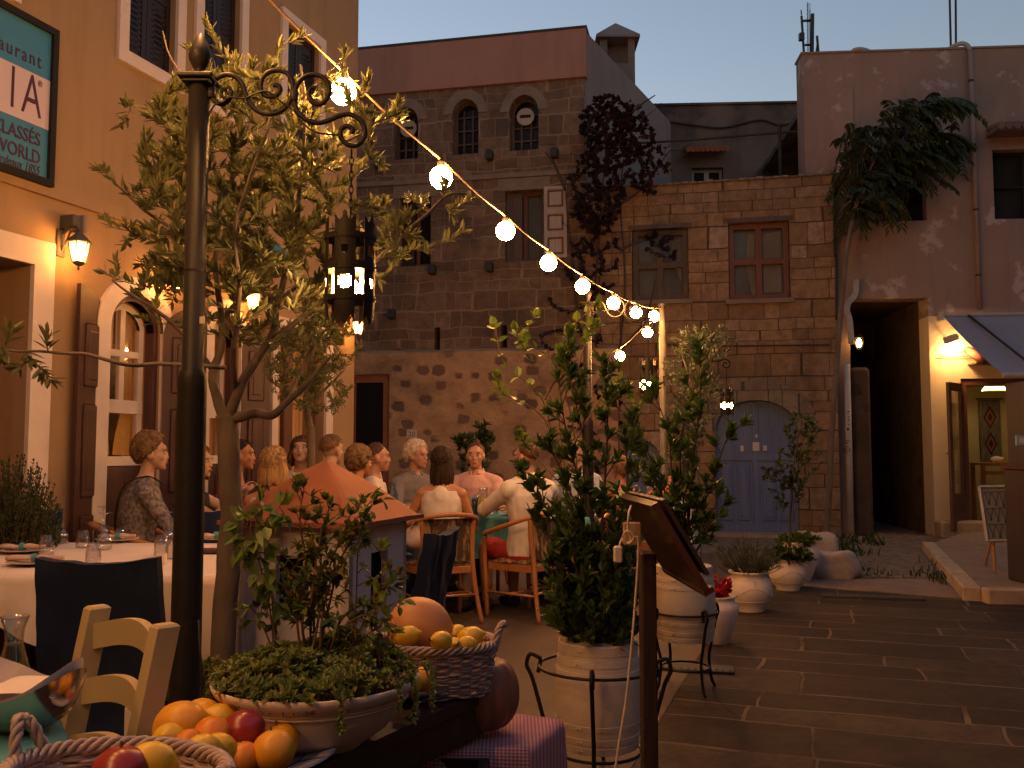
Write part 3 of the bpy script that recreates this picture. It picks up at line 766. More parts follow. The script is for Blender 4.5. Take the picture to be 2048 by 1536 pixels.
MB().box(s0u + fw, -.052, za + .001, s1u - fw, -.01, zb - .001).build('white_band', M['sign_white'], SG)
def sign_text(body, x, y, size, shear=0, sp=1.0, bold=0.0, parent=SG, off=-.0535, mt='sign_ink', right_u=None, sx=1.0):
 u, z = LF.uz(x, y); me = text_mesh(body, size, .0012, shear, sp, bold)
 for v_ in me.vertices:
  xx, yy, zz = v_.co; v_.co = ((right_u if right_u is not None else u) + xx * sx, off - zz, z + yy)
 return link('lettering', me, M[mt], parent)
sign_text('restaurant', 70, 140, .135, sp=1.25, sx=.78)
sign_text('IA', 70, 241, .40, bold=-.003, sp=1.3, sx=.62)
sign_text('®', 72, 178, .06, sx=.8)
sign_text('CLASSÉS', 68, 295, .123, sp=1.0, bold=.001, sx=.82)
sign_text('THE WORLD', 68, 331, .123, sp=1.0, bold=.001, sx=.80)
sign_text('Bordeaux 1855', 66, 352, .085, shear=.3, sx=.72)
SG.location = LF.o; SG.rotation_euler = (0, 0, LF.a)

# ================================================================== BACK LEFT STONE BUILDING
SB = thing('stone_house', 'tall old stone house with three arched windows under a pink parapet', 'building')
U1 = BF.uz(1172, 600)[0]; U0 = BF.uz(600, 600)[0]
zp = lambda px, py: BF.uz(px, py)[1]
zb0 = BF.uz(1172, 155)[1]; zb1 = BF.uz(730, 192)[1]; zt0 = BF.uz(1172, 58)[1]
zpk0 = (zb0 + zb1) / 2
arw = [BF.rect(788, 215, 836, 318), BF.rect(905, 198, 957, 308), BF.rect(1019, 190, 1077, 300)]
mdw = [BF.rect(800, 395, 862, 532), BF.rect(1010, 380, 1086, 522)]
slit = [BF.rect(868, 655, 880, 702), BF.rect(1002, 650, 1014, 698)]
zled = BF.uz(880, 705)[1]
ddr = BF.rect(722, 752, 790, 1000); ddr = (ddr[0], 0.0, ddr[2], ddr[3])
mb = MB(); wall(mb, U0, U1, 0, zpk0, .45, [r for r in arw + mdw + slit])
for r in arw: archfill(mb, r[0], r[2], r[3] - (r[2] - r[0]) * .55, r[3], .45, pointed=.15)
W_ = mb.build('wall', M['stone_courses'], SB)
mb = MB()
for r in arw: archband(mb, r[0], r[2], r[1], r[3] - (r[2] - r[0]) * .55, r[3], .16, -.012, 0, pointed=.15, legs=False)
for r in mdw: mb.box(r[0] - .12, -.015, r[3], r[2] + .12, 0, r[3] + .2)
mb.box(U0, -.03, zp(900, 360) - .03, U1, -.001, zp(900, 360) + .05)
mb.build('stone_trim', pm('trim_stone', (.24, .18, .14), (.17, .13, .10), scale=5, rough=.9, bump=.4), SB)
MB().box(U0, -.05, zpk0, U1 + .03, .45, zt0).build('parapet', M['pink_stucco'], SB)
MB().box(U0, -.06, zt0, U1 + .045, .46, zt0 + .04).build('coping', M['rail_iron'], SB)
for i, r in enumerate(arw):
 a, c, b, d = r; zsp = d - (b - a) * .55
 mb = MB(); archband(mb, a + .04, b - .04, c, zsp, d - .04, .04, .2, .25, pointed=.15)
 for k in (1, 2): x = a + (b - a) * k / 3; mb.box(x - .015, .205, c, x + .015, .245, zsp + .12)
 for k in range(1, 4): z = c + (zsp - c) * k / 3; mb.box(a + .04, .208, z - .012, b - .04, .242, z + .012)
 wf = mb.build('window_frame', M['grey_wood'], SB)
 MB().prism(archpoly(a, b, c, zsp, d, pointed=.15), .25, .27).build('pane', M['dark_glass'], wf)
 if i != 1:      # round white ventilators with a dark slot
  cx = (a + b) / 2; cz_ = d - .32; mb = MB()
  mb.lathe([(0, -.02), (.145, -.02), (.15, 0), (.145, .02), (0, .02)], 24, M=Matrix.Rotation(PI / 2, 4, 'X'))
  mb.v = [(x + cx, y + .14, z + cz_) for x, y, z in mb.v]; v_ = mb.build('ventilator', M['pale_wood'], wf, smooth=False)
  MB().box(cx - .09, .108, cz_ - .02, cx + .09, .118, cz_ + .025).build('vent_slot', M['near_black'], wf)
for i, r in enumerate(mdw):
 a, c, b, d = r; mm = (a + b) / 2
 mb = MB(); sash(mb, a, b, c, d, .16, .22, .06, 2, 1, .06)
 wf = mb.build('window_frame', M['door_brown'], SB)
 mb = MB(); mb.box(a, .24, c, b, .26, d); mb.build('pane', M['dull_glass'] if i else M['dark_glass'], wf)
 s = MB(); panelled(s, a + .01, a + (b - a) * .42, c + .02, d - .02, .10, .14, [c + (d - c) * .33, c + (d - c) * .66], .01, .06); s.build('shutter', M['grey_wood'] if i else M['black_shutter'], wf)
 if i:       # leaf folded open against the wall, pale fields
  L = .40; s = MB(); panelled(s, b + .03, b + L, c + .02, d + .02, -.06, -.02, [c + (d - c) * .33, c + (d - c) * .66], .01, .05); sl = s.build('shutter', M['pale_wood'], wf)
  s = MB()
  for lo, hi in ((.04, .30), (.37, .62), (.70, .96)):
   z0, z1 = c + (d - c) * lo + .03, c + (d - c) * hi
   s.box(b + .085, -.066, z0, b + L - .055, -.0555, z0 + .03); s.box(b + .085, -.066, z1 - .03, b + L - .055, -.0555, z1)
   s.box(b + .085, -.066, z0 + .03, b + .115, -.0555, z1 - .03); s.box(b + L - .085, -.066, z0 + .03, b + L - .055, -.0555, z1 - .03)
  s.build('field_moulding', M['red_wood'], sl)
for r in slit: MB().box(r[0], .3, r[1], r[2], .32, r[3]).build('slit_window', M['near_black'], SB)
# small dark stone brackets
for px, py in ((982, 312), (1112, 308), (760, 330), (868, 540), (982, 535), (787, 628)):
 u, z = BF.uz(px, py); MB().bbox(u - .06, -.16, z - .09, u + .05, 0, z + .07, .015).build('stone_bracket', M['rail_iron'], SB)
# side wall running back along the terrace
ang = R(27); mb = MB()
c0 = BF.w(U1, 0, 0); c1 = V((2.75, 17.8, 0))
inv = Matrix.Rotation(-BF.a, 4, 'Z')
toL = lambda p: inv @ (V(p) - BF.o)
A = toL(c0); B = toL(c1); d_ = (B - A).normalized(); s_ = V((-d_.y, d_.x, 0)) * .3; B2 = A + d_ * 9
A = A + d_ * .04 + V((-.012, 0, 0)); zt1 = zt0
mb.add([A, B2, B2 + V((0, 0, zt1)), A + V((0, 0, zt1)), A + s_, B2 + s_, B2 + s_ + V((0, 0, zt1)), A + s_ + V((0, 0, zt1))],
       [(0, 1, 2, 3), (5, 4, 7, 6), (3, 2, 6, 7), (1, 5, 6, 2)])
mb.build('side_wall', M['side_stucco'], SB)
SBroof = MB().add([(U0, .45, zt0 - .1), (U1, .45, zt0 - .1), tuple(B2 + s_ + V((0, 0, zt0 - .1))), (U0, 8, zt0 - .1)], [(0, 1, 2, 3)]).build('roof', M['old_plaster'], SB)
# thick rubble stone base with the tavern door
rb0 = BF.uz(640, 705, -.35)[0]; rb1 = BF.uz(1235, 690, -.35)[0]
mb = MB(); us = [rb0 + (rb1 - rb0) * k / 40 for k in range(41)]
topz = lambda u: zled + .03 * noise.noise(V((u * 1.7, 0, 3))) + .05 * noise.noise(V((u * .5, 7, 0)))
dL, dR_, dT = ddr[0] - .12, ddr[2] + .02, ddr[3]
u_set = sorted(set(us + [dL, dR_]))
for a, b in zip(u_set[:-1], u_set[1:]):
 inh = a >= dL - 1e-6 and b <= dR_ + 1e-6
 z0 = dT if inh else 0
 v = [(a, -.35, z0), (b, -.35, z0), (b, -.35, topz(b) - .03), (a, -.35, topz(a) - .03), (b, -.02, topz(b) + .05), (a, -.02, topz(a) + .05), (a, -.02, z0), (b, -.02, z0)]
 f = [(0, 1, 2, 3), (3, 2, 4, 5)]
 if inh: f.append((6, 7, 1, 0))
 mb.add(v, f)
mb.add([(dL, -.35, 0), (dL, -.35, dT), (dL, -.02, dT), (dL, -.02, 0)], [(0, 1, 2, 3)]); mb.add([(dR_, -.35, 0), (dR_, -.35, dT), (dR_, -.02, dT), (dR_, -.02, 0)], [(3, 2, 1, 0)])
mb.add([(rb1, -.35, 0), (rb1, -.02, 0), (rb1, -.02, zled + .05), (rb1, -.35, zled - .03)], [(0, 1, 2, 3)])
mb.build('base_wall', M['rubble_stone'], SB)
mb = MB(); sash(mb, dL, dR_, 0, dT, -.28, -.2, .13); d_o = mb.build('door', pm('door_orange', (.30, .115, .05), (.22, .08, .035), scale=4, rough=.5, stretch=(8, 8, .8)), SB)
MB().box(dL + .13, -.25, .13, dR_ - .13, -.235, dT - .13).build('door_glass', M['dark_glass'], d_o)
SB.location = BF.o; SB.rotation_euler = (0, 0, BF.a)
# house number plate
pm('plate_white', (.55, .47, .42), rough=.5); pm('plate_ink', (.12, .10, .13), rough=.6)
u, z = BF.uz(824, 868, -.35); pl = thing('number_plate', 'small white house number plate on the rubble wall behind the diners', 'house number')
MB().bbox(u - .085, -.372, z - .065, u + .085, -.352, z + .065, .004).build('plate', M['plate_white'], pl)
me = text_mesh('20', .12, .001)
for v_ in me.vertices: x, y, zz = v_.co; v_.co = (u + .062 + x, -.3735 - zz, z - .042 + y)
link('lettering', me, M['plate_ink'], pl); pl.location = BF.o; pl.rotation_euler = (0, 0, BF.a)

# chimney
ch = thing('chimney', 'square stone chimney with a pointed grey cap behind the pink parapet', 'chimney', loc=P(1232, 300, 17.6))
c = P(1232, 165, 17.6); w_ = .33; zt_ = P(1232, 92, 17.6).z; b0 = P(1232, 400, 17.6).z
mb = MB(); mb.box(c.x - w_, c.y - w_, b0, c.x + w_, c.y + w_, c.z + .25)
for sx in (-1, 1):
 for sy in (-1, 1): mb.box(c.x + sx * w_ - (.13 if sx > 0 else 0), c.y + sy * w_ - (.13 if sy > 0 else 0), c.z + .25, c.x + sx * w_ + (.13 if sx < 0 else 0), c.y + sy * w_ + (.13 if sy < 0 else 0), zt_)
mb.box(c.x - w_ + .01, c.y - .05, c.z + .25, c.x + w_ - .01, c.y + .05, zt_ - .01)
mb.build('stack', M['trim_stone'], ch)
e = w_ + .09; zz = zt_; ap = P(1232, 46, 17.6).z; mb = MB()
mb.box(c.x - e, c.y - e, zz, c.x + e, c.y + e, zz + .05)
mb.add([(c.x - e, c.y - e, zz + .05), (c.x + e, c.y - e, zz + .05), (c.x + e, c.y + e, zz + .05), (c.x - e, c.y + e, zz + .05), (c.x, c.y, ap)], [(0, 1, 4), (1, 2, 4), (2, 3, 4), (3, 0, 4)])
mb.build('cap', M['side_stucco'], ch)

# ================================================================== CENTRE STONE HOUSE
CB = thing('stone_house', 'low brown stone block house with a blue arched door and two windows', 'building')
C0u = U1 - .0; C1u = BF.uz(1673, 700)[0]
w1 = BF.rect(1264, 457, 1377, 600); w2 = BF.rect(1457, 443, 1580, 598)
bd = BF.rect(1431, 800, 1597, 1062); bd = (bd[0], 0.0, bd[2], bd[3])
b2 = BF.rect(1248, 880, 1322, 1062); b2 = (b2[0], 0.0, b2[2], b2[3])
zL = BF.uz(1240, 378)[1]; zR = BF.uz(1665, 350)[1]
zt = lambda u: zL + (zR - zL) * (u - C0u) / (C1u - C0u)
mb = MB(); wall(mb, C0u + .003, C1u, 0, (zL + zR) / 2, .4, [w1, w2, bd, b2], zt=zt)
zsp = BF.uz(1597, 862)[1]
archfill(mb, bd[0], bd[2], zsp, bd[3], .4, pointed=-.1); archfill(mb, b2[0], b2[2], b2[3] - .35, b2[3], .4)
mb.build('wall', M['stone_blocks'], CB)
mb = MB(); n = 30
for k in range(n):
 a = C0u + (C1u - C0u) * k / n; b = C0u + (C1u - C0u) * (k + 1) / n; h = .0 + .05 * noise.noise(V((k * .7, 3, 1)))
 mb.bbox(a + .003, -.05 + .02 * noise.noise(V((k, 0, 5))), zt(a) + .001, b - .003, .42, zt((a + b) / 2) + .035 + h * .6, .012)
mb.build('coping', M['trim_stone'], CB)
mb = MB(); archband(mb, bd[0], bd[2], 0, zsp, bd[3], .30, -.014, 0, pointed=-.1, legs=False)
mb.build('arch_stones', ashlar('arch_stone', .3, .8, [(.27, .20, .14), (.34, .26, .18)], (.1, .08, .06)), CB)
MB().box(C0u, .4, zL - .35, C1u, 6, zL - .2).build('roof', M['old_plaster'], CB)
MB().box(C1u - .35, .4, 0, C1u, 1.2, zL - .3).build('side_wall', M['stone_blocks'], CB)
def leafdoor(a, b, z0, zs_, zt_, pt, nm='door'):
 mb = MB(); mb.prism(archpoly(a, b, z0, zs_, zt_, pointed=pt), .20, .24)
 mm = (a + b) / 2; nb = 9
 for k in range(nb + 1):
  x = a + (b - a) * k / nb
  zz = zs_ + (zt_ - zs_) * math.sqrt(max(0, 1 - ((x - mm) / ((b - a) / 2)) ** 2)) - .03
  if 0 < k < nb: mb.box(x - .015, .185, 1.2, x + .015, .2, zz)
 mb.box(mm - .04, .17, z0, mm + .04, .2, zt_ - .04); mb.box(a, .172, 1.14, b, .2, 1.24); mb.box(a, .172, z0, b, .2, z0 + .14)
 for x0, x1 in ((a + .07, mm - .1), (mm + .1, b - .07)):
  xm = (x0 + x1) / 2
  for q0, q1 in ((x0, xm - .03), (xm + .03, x1)):
   mb.bbox(q0, .178, z0 + .2, q1, .2, 1.08, .01); mb.bbox(q0 + .04, .168, z0 + .25, q1 - .04, .179, 1.03, .008)
 return mb.build(nm, M['blue_paint'], CB)
D1 = leafdoor(bd[0], bd[2], .02, zsp, bd[3], -.1)
leafdoor(b2[0], b2[2], .02, b2[3] - .35, b2[3], 0)
mb = MB()
for px, py, w_, h_ in ((1512, 893, .10, .13), (1484, 897, .05, .09), (1530, 896, .06, .08), (1513, 872, .03, .05)):
 u, z = BF.uz(px, py, .17); mb.box(u - w_ / 2, .160, z - h_ / 2, u + w_ / 2, .1655, z + h_ / 2)
mb.build('paper_notice', M['plate_white'], D1)
MB().box(bd[0] - .15, -.35, .0, bd[2] + .15, .17, .05).build('doorstep', M['kerb_stone'], CB)
for i, (r, fm, gm) in enumerate(((w1, 'grey_wood', 'dull_glass'), (w2, 'red_wood', 'dull_glass'))):
 a, c, b, d = r; mb = MB(); sash(mb, a + .01, b - .01, c + .01, d - .01, .10, .17, .08, 2, 2, .09)
 wf = mb.build('window_frame', M[fm], CB)
 MB().box(a, .20, c, b, .22, d).build('pane', M[gm], wf)
 vs = []; mb = MB()                      # crooked pale blind hanging inside the panes
 cols = 12; mm = (a + b) / 2
 pts = [(a + (b - a) * .33, d - .15), (mm - .05, d - .12), (mm - .05, c + .1), (a + (b - a) * .38, c + .1), (a + (b - a) * .30, c + (d - c) * .45)] if i else [(mm + .1, d - .2), (b - .12, d - .12), (b - .12, c + .3), (mm + .35, c + .2)]
 mb.prism(pts[::-1], .186, .192)
 mb.prism([(mm + .07, c + .12), (b - .12, c + .12), (b - .12, d - .12), (mm + .07, d - .16)], .186, .192) if i else None
 mb.build('blind', pm('blind_cloth', (.20, .17, .13), (.13, .11, .085), scale=2, rough=.9), wf)
 mb = MB(); mb.box(a - .05, -.06, c - .07, b + .05, .08, c - .001); mb.build('sill', M['trim_stone'], wf)
 mb = MB(); mb.box(a - .06, -.012, d + .001, b + .06, 0, d + .07); mb.build('lintel', M['grey_wood'], wf)
CB.location = BF.o; CB.rotation_euler = (0, 0, BF.a)
# cable along the stone wall and pipes on the terrace above
def wall_cable(fr, pts, r, name, label, mt='cable_black', off=-.03, cat='cable'):
 q = []
 for (x, y) in pts: u, z = fr.uz(x, y, off); q.append(fr.w(u, off, z))
 o = MB().tube(spline(q, 5), r, 6).build(name, M[mt], smooth=True); return setp(o, label, cat)
wall_cable(BF, [(1335, 690), (1450, 692), (1560, 691), (1660, 690)], .014, 'wall_cable', 'thin black cable running straight along the brown stone wall above the blue door', off=-.05)
wall_cable(BF, [(1668, 360), (1669, 500), (1674, 520), (1673, 640)], .018, 'wall_cable', 'black cable running down the right corner of the brown stone house')

# ================================================================== SET BACK HOUSE above the terrace
TB = thing('rear_house', 'dark weathered plaster house set back above the stone roof', 'building')
y_ = 19.0; TF = Frame(P(1310, 600, y_).x, y_, R(-3))
r0 = TF.uz(1180, 600)[0]; r1 = TF.uz(1720, 600)[0]; zt_ = TF.uz(1450, 210)[1]; tw = TF.rect(1384, 335, 1447, 400)
mb = MB(); wall(mb, r0, r1, 0, zt_, .4, [tw]); mb.build('wall', M['old_plaster'], TB)
mb = MB()
for k in range(14):
 a = r0 + (r1 - r0) * k / 14; mb.bbox(a, -.04, zt_ + .001, a + (r1 - r0) / 14 - .002, .42, zt_ + .05 + .03 * noise.noise(V((k, 1, 1))), .004)
mb.build('coping', M['old_plaster'], TB)
mb = MB(); sash(mb, tw[0], tw[2], tw[1], tw[3], .15, .2, .06, 2, 1, .1); wf = mb.build('window_frame', M['pale_wood'], TB); MB().box(tw[0], .2, tw[1], tw[2], .22, tw[3]).build('pane', M['near_black'], wf)
u, z = TF.uz(1415, 308)
mb = MB()
for k in range(9):
 x = u - .45 + k * .1; mb.tube([(x, -.02, z + .12), (x, -.38, z - .02)], .055, 8)
mb.build('tile_canopy', M['terracotta'], wf)
mb = MB(); q = TF.rect(1552, 326, 1612, 356); mb.box(q[0], -.3, q[1] - .3, q[2] + .4, -.05, q[3]); mb.build('roof_box', M['white_metal'], TB)
TB.location = TF.o; TB.rotation_euler = (0, 0, TF.a)
wall_cable(BF, [(1262, 287), (1380, 280), (1500, 270), (1612, 262)], .02, 'roof_pipe', 'thin rusty pipe rail strung above the stone parapet', 'rail_iron', 1.0, 'pipe')
wall_cable(TF, [(1320, 240), (1400, 252), (1450, 255), (1520, 240), (1560, 250), (1612, 240)], .02, 'wall_cable', 'sagging dark cable under the top edge of the weathered rear wall', off=-.04)
p = BF.w(BF.uz(1561, 348, 1.0)[0], 1.0, 0)
o = MB().tube([p + V((0, 0, zR - .3)), p + V((0, 0, BF.uz(1561, 248, 1.0)[1]))], .03, 8).build('roof_post', M['rail_iron']); setp(o, 'thin dark upright post on the roof terrace by the white box', 'post')

# ================================================================== RIGHT BUILDING
RB = thing('plastered_house', 'tall greyish plastered house with peeling patches above the dark alley', 'building')
a0 = RF.uz(1606, 200)[0]; a1 = 14.0; zt_ = RF.uz(1620, 108)[1]
al = RF.rect(1703, 597, 1862, 1000); al = (al[0], -.1, al[2], RF.uz(1780, 596)[1])
rw1 = RF.rect(1743, 330, 1852, 442); rw2 = RF.rect(1987, 298, 2130, 437)
zdT = RF.uz(1960, 757)[1]; sd = (RF.uz(1926, 900)[0], .0, RF.uz(2062, 900)[0], zdT)
zsh = RF.uz(1900, 632)[1]
mb = MB(); wall(mb, a0, a1, zsh, zt_, .4, [rw1, rw2, (al[0], zsh - 1, al[2], al[3])])
mb.build('wall', M['grey_stucco'], RB)
mb = MB(); wall(mb, a0, al[2], -.05, zsh, .4, [(al[0], -1, al[2] + 1, al[3])]); mb.build('corner_wall', M['grey_stucco'], RB)
sx0 = al[2]
mb = MB(); wall(mb, sx0, a1, -.05, zsh, .4, [sd]); mb.build('shop_wall', M['shop_stucco'], RB)
mb = MB(); mb.box(a0 - .002, -.06, RF.uz(1650, 350)[1], RF.uz(1706, 300)[0], -.001, RF.uz(1650, 180)[1]); mb.build('wall_step', M['grey_stucco'], RB)
MB().box(a0 + .45, .401, 0, a0 + .7, 1.4, zt_ - .05).build('side_wall', M['grey_stucco'], RB)
MB().box(a0 + .3, .401, zt_ - .4, a1, 6, zt_ - .3).build('roof', M['old_plaster'], RB)
mb = MB(); mb.box(a0 - .02, -.02, zt_, a1, .42, zt_ + .03); mb.build('coping', M['side_stucco'], RB)
for r in (rw1, rw2):
 mb = MB(); sash(mb, r[0], r[2], r[1], r[3], .16, .22, .05, 2, 2, .04); wf = mb.build('window_frame', M['near_black'], RB)
 MB().box(r[0], .23, r[1], r[2], .25, r[3]).build('pane', M['near_black'], wf)
u0, z0 = RF.uz(1972, 272); mb = MB()
mb.box(u0, -.35, z0 - .03, u0 + 1.6, 0, z0 + .02)
for k in range(14): mb.tube([(u0 + .06 + k * .115, -.0, z0 + .10), (u0 + .06 + k * .115, -.40, z0 + .03)], .06, 8)
mb.build('window_canopy', pm('old_tile', (.20, .12, .11), (.13, .09, .085), scale=5, rough=.95, bump=.5), RB)
# alley: stone vaulted passage going back
tl, tr, th = al[0], al[2], al[3]; D = 9.0
mb = MB(); mb.box(tl - .3, .401, 0, tl + .05, D, th + .3); mb.box(tr, .401, 0, tr + .3, D, th + .3); mb.box(tl, .401, th, tr, D, th + .3); mb.box(tl, D, 0, tr, D + .2, th)
for yy, hh in ((2.6, 3.25), (5.0, 2.9)):
 archfill(mb, tl + .05, tr, hh - .5, hh, .3, yy); mb.box(tl + .05, yy, hh, tr, yy + .3, th)
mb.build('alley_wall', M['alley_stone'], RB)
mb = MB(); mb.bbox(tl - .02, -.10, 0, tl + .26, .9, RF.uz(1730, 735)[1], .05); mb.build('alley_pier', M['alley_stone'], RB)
# shop door: dark frame, open glazed leaf, lit room behind
a, c, b, d = sd; mb = MB(); mb.box(a, .02, 0, a + .09, .3, d); mb.box(b - .09, .02, 0, b, .3, d); mb.box(a + .09, .02, d - .10, b - .09, .3, d)
DFm = mb.build('door_frame', M['door_brown'], RB)
lw = .52; Mx = Matrix.Translation((a + .0, -.01, 0)) @ Matrix.Rotation(R(180 + 48), 4, 'Z')
zlt = RF.uz(1912, 765)[1] - .02
mb = MB()
mb.box(0, -.02, .12, .09, .02, zlt, Mx); mb.box(lw - .09, -.02, .12, lw, .02, zlt, Mx); mb.box(.09, -.02, zlt - .12, lw - .09, .02, zlt, Mx)
mb.box(.09, -.019, .12, lw - .09, .019, .38, Mx); mb.box(.09, -.019, .52, lw - .09, .019, .66, Mx); mb.box(.09, -.008, .38, lw - .09, .008, .52, Mx)
dl = mb.build('door_leaf', M['door_brown'], RB)
MB().box(.09, -.004, .66, lw - .09, .004, zlt - .12, Mx).build('door_glass', M['clear_pane'], dl)
mb = MB()
for k in range(5):
 x = .14 + k * .06
 for j in range(3): mb.tube([Mx @ V((x, -.02, 1.0 + j * .5)), Mx @ V((x + .01, -.03, .8 + j * .5))], .008, 5)
mb.build('hung_necklaces', pm('bead_mix', (.4, .1, .06), (.1, .25, .3), scale=30, rough=.4), dl)
mb = MB(); mb.tube([Mx @ V((lw - .045, -.02, 1.25)), Mx @ V((lw - .045, -.06, 1.25)), Mx @ V((lw - .15, -.06, 1.25))], .009, 6); mb.build('handle', M['black_iron'], dl)
pm('shop_inside', (.42, .36, .20), (.36, .31, .18), scale=3, rough=.9)
mb = MB(); x0, x1 = a - .05, b + 1.2
mb.box(x0, 2.9, 0, x1, 3.0, 2.7); mb.box(x0 - .1, .41, 0, x0, 2.9, 2.7); mb.box(x1, .41, 0, x1 + .1, 2.9, 2.7); mb.box(x0, .41, 2.6, x1, 2.9, 2.7); mb.box(x0, .41, 0.02, x1, 2.9, .10)
mb.build('shop_room', M['shop_inside'], RB)
# stone threshold
mb = MB(); t0 = RF.uz(1866, 1000)[0]
mb.bbox(t0, -.30, .0, RF.uz(1962, 1000)[0], -.002, .26, .03); mb.bbox(RF.uz(1963, 1000)[0], -.35, 0, RF.uz(2070, 1000)[0], -.002, .20, .03)
mb.build('threshold', M['kerb_stone'], RB)
RB.location = RF.o; RB.rotation_euler = (0, 0, RF.a)

# ================================================================== unseen houses added behind and right of the camera to cut sky light
def plain_house(label, fr, u0, u1, h, dep, wins, mt):
 t = thing('square_house', label, 'building', group='unseen houses closing the square behind the camera'); mb = MB()
 hs = [(u, z, u + 1.0, z + 1.5) for u in wins for z in (3.9,)] + [(u - .1, 0, u + 1.1, 2.3) for u in wins[::2]]
 wall(mb, u0, u1, 0, h, .4, hs); mb.box(u0, .401, 0, u0 + .3, dep, h); mb.box(u1 - .3, .401, 0, u1, dep, h); mb.box(u0 + .3, .401, h - .4, u1 - .3, dep, h - .2); lmesh(mb, 'wall', M[mt], t)
 for a, c, b, d in hs: mb = MB(); sash(mb, a, b, c, d, .15, .2, .07, 2, 2, .06); f = lmesh(mb, 'window_frame' if c else 'door_frame', M['grey_wood'], t); lmesh(MB().box(a, .22, c, b, .24, d), 'pane', M['dark_glass'], f)
 t.location = fr.o; t.rotation_euler = (0, 0, fr.a)
plain_house('unseen plastered house closing the square behind the viewer', Frame(0, -5.5, PI), -8, 8.5, 8.5, 4, [-6, -3, 0, 3, 6], 'grey_stucco')
plain_house('unseen stone house on the right of the square beyond the picture edge', Frame(8.6, 2, R(-90)), -5.5, 7.0, 7.5, 4, [-4, -1, 2, 5], 'stone_blocks')
# ------------------------------------------------------------------ iron lamp posts with arms, lanterns hung from them
cp = lambda x, y: P(350 + x / 3.072, 40 + y / 3.072, 3.0)
base1 = V((P(399, 180, 3.0).x, 3.0, 0)); zfin = P(400, 66, 3.0).z
def make_post(label):
 t = thing('lamp_post', label, 'lamp post', group='black scrolled lamp posts along the terrace edge')
 zt_ = P(399, 165, 3.0).z; zj = P(372, 745, 3.0).z
 mb = MB(); mb.lathe([(0, 0), (.11, 0), (.11, .03), (.06, .05), (.056, .09), (.049, .11), (.0465, zj - .05), (.0465, zj - .02), (.041, zj), (.0345, zj + .008), (.0345, zt_)], 28)
 pole = mb.build('pole', M['black_iron'], t, smooth=True)
 mb = MB(); mb.lathe([(.036, zj - .10), (.0455, zj - .099), (.0455, zj - .09), (.036, zj - .089)], 28); z2 = zj + .33
 mb.lathe([(.033, z2), (.0365, z2 + .001), (.0365, z2 + .006), (.033, z2 + .007)], 28); mb.build('collar', M['black_iron'], pole)
 mb = MB(); mb.bbox(-.058, -.058, zt_, .058, .058, zt_ + .016, .004); mb.bbox(-.045, -.045, zt_ - .012, .045, .045, zt_ - .0005, .003)
 mb.build('cap_plate', M['black_iron'], t)
 mb = MB(); b = zt_ + .016; h = zfin - b
 mb.lathe([(.018, b), (.024, b + h * .06), (.016, b + h * .14), (.022, b + h * .2), (.034, b + h * .36), (.038, b + h * .48), (.033, b + h * .62), (.02, b + h * .82), (.008, b + h * .95), (.0015, b + h)], 24)
 mb.build('finial', M['black_iron'], t, smooth=True)
 o_ = base1
 s1 = [(300, 440), (292, 462), (318, 482), (345, 462), (347, 430), (318, 408), (262, 415), (226, 462), (262, 512), (318, 510), (352, 470)]
 main1 = [(322, 432), (300, 425), (287, 448), (300, 476), (335, 478), (350, 440), (325, 408)]
 sA = [(345, 452), (330, 495), (285, 517), (240, 492), (224, 440), (240, 375), (300, 338), (365, 345), (412, 390), (440, 465), (490, 545), (560, 577), (635, 568), (695, 520), (725, 450), (722, 380), (690, 328), (630, 310), (570, 325), (532, 375), (530, 430), (560, 466), (612, 470), (645, 440), (640, 408), (605, 398)]
 sB = [(865, 420), (835, 420), (822, 455), (840, 500), (885, 520), (930, 490), (948, 430), (925, 365), (865, 336), (800, 348), (750, 400), (733, 480), (752, 560), (810, 612), (880, 633), (950, 615), (1010, 590), (1075, 580), (1135, 612), (1167, 670), (1158, 732), (1110, 772), (1055, 762), (1018, 718), (1022, 672), (1058, 652), (1092, 672), (1088, 698)]
 wz = [(212, 600), (250, 530), (300, 515), (350, 482), (430, 490), (530, 450), (590, 455), (650, 505), (730, 560), (800, 650), (880, 700), (1010, 715)]
 mb = MB()
 for pth, r in ((sA, .0085), (sB, .0085), (main1, .006)): mb.tube(spline([cp(*q) - o_ for q in pth], 4), r, 8)
 mb.tube(spline([cp(*q) - o_ + V((0, -.012, 0)) for q in wz], 3), .003, 6)
 for q in ((735, 470), (224, 450)): c_ = cp(*q) - o_; mb.bbox(c_.x - .012, c_.y - .013, c_.z - .018, c_.x + .012, c_.y + .013, c_.z + .018, .003)
 mb.build('scroll_arm', M['black_iron'], t, smooth=True)
 return t
LH = cp(1085, 785) - base1       # hook point, relative to the post
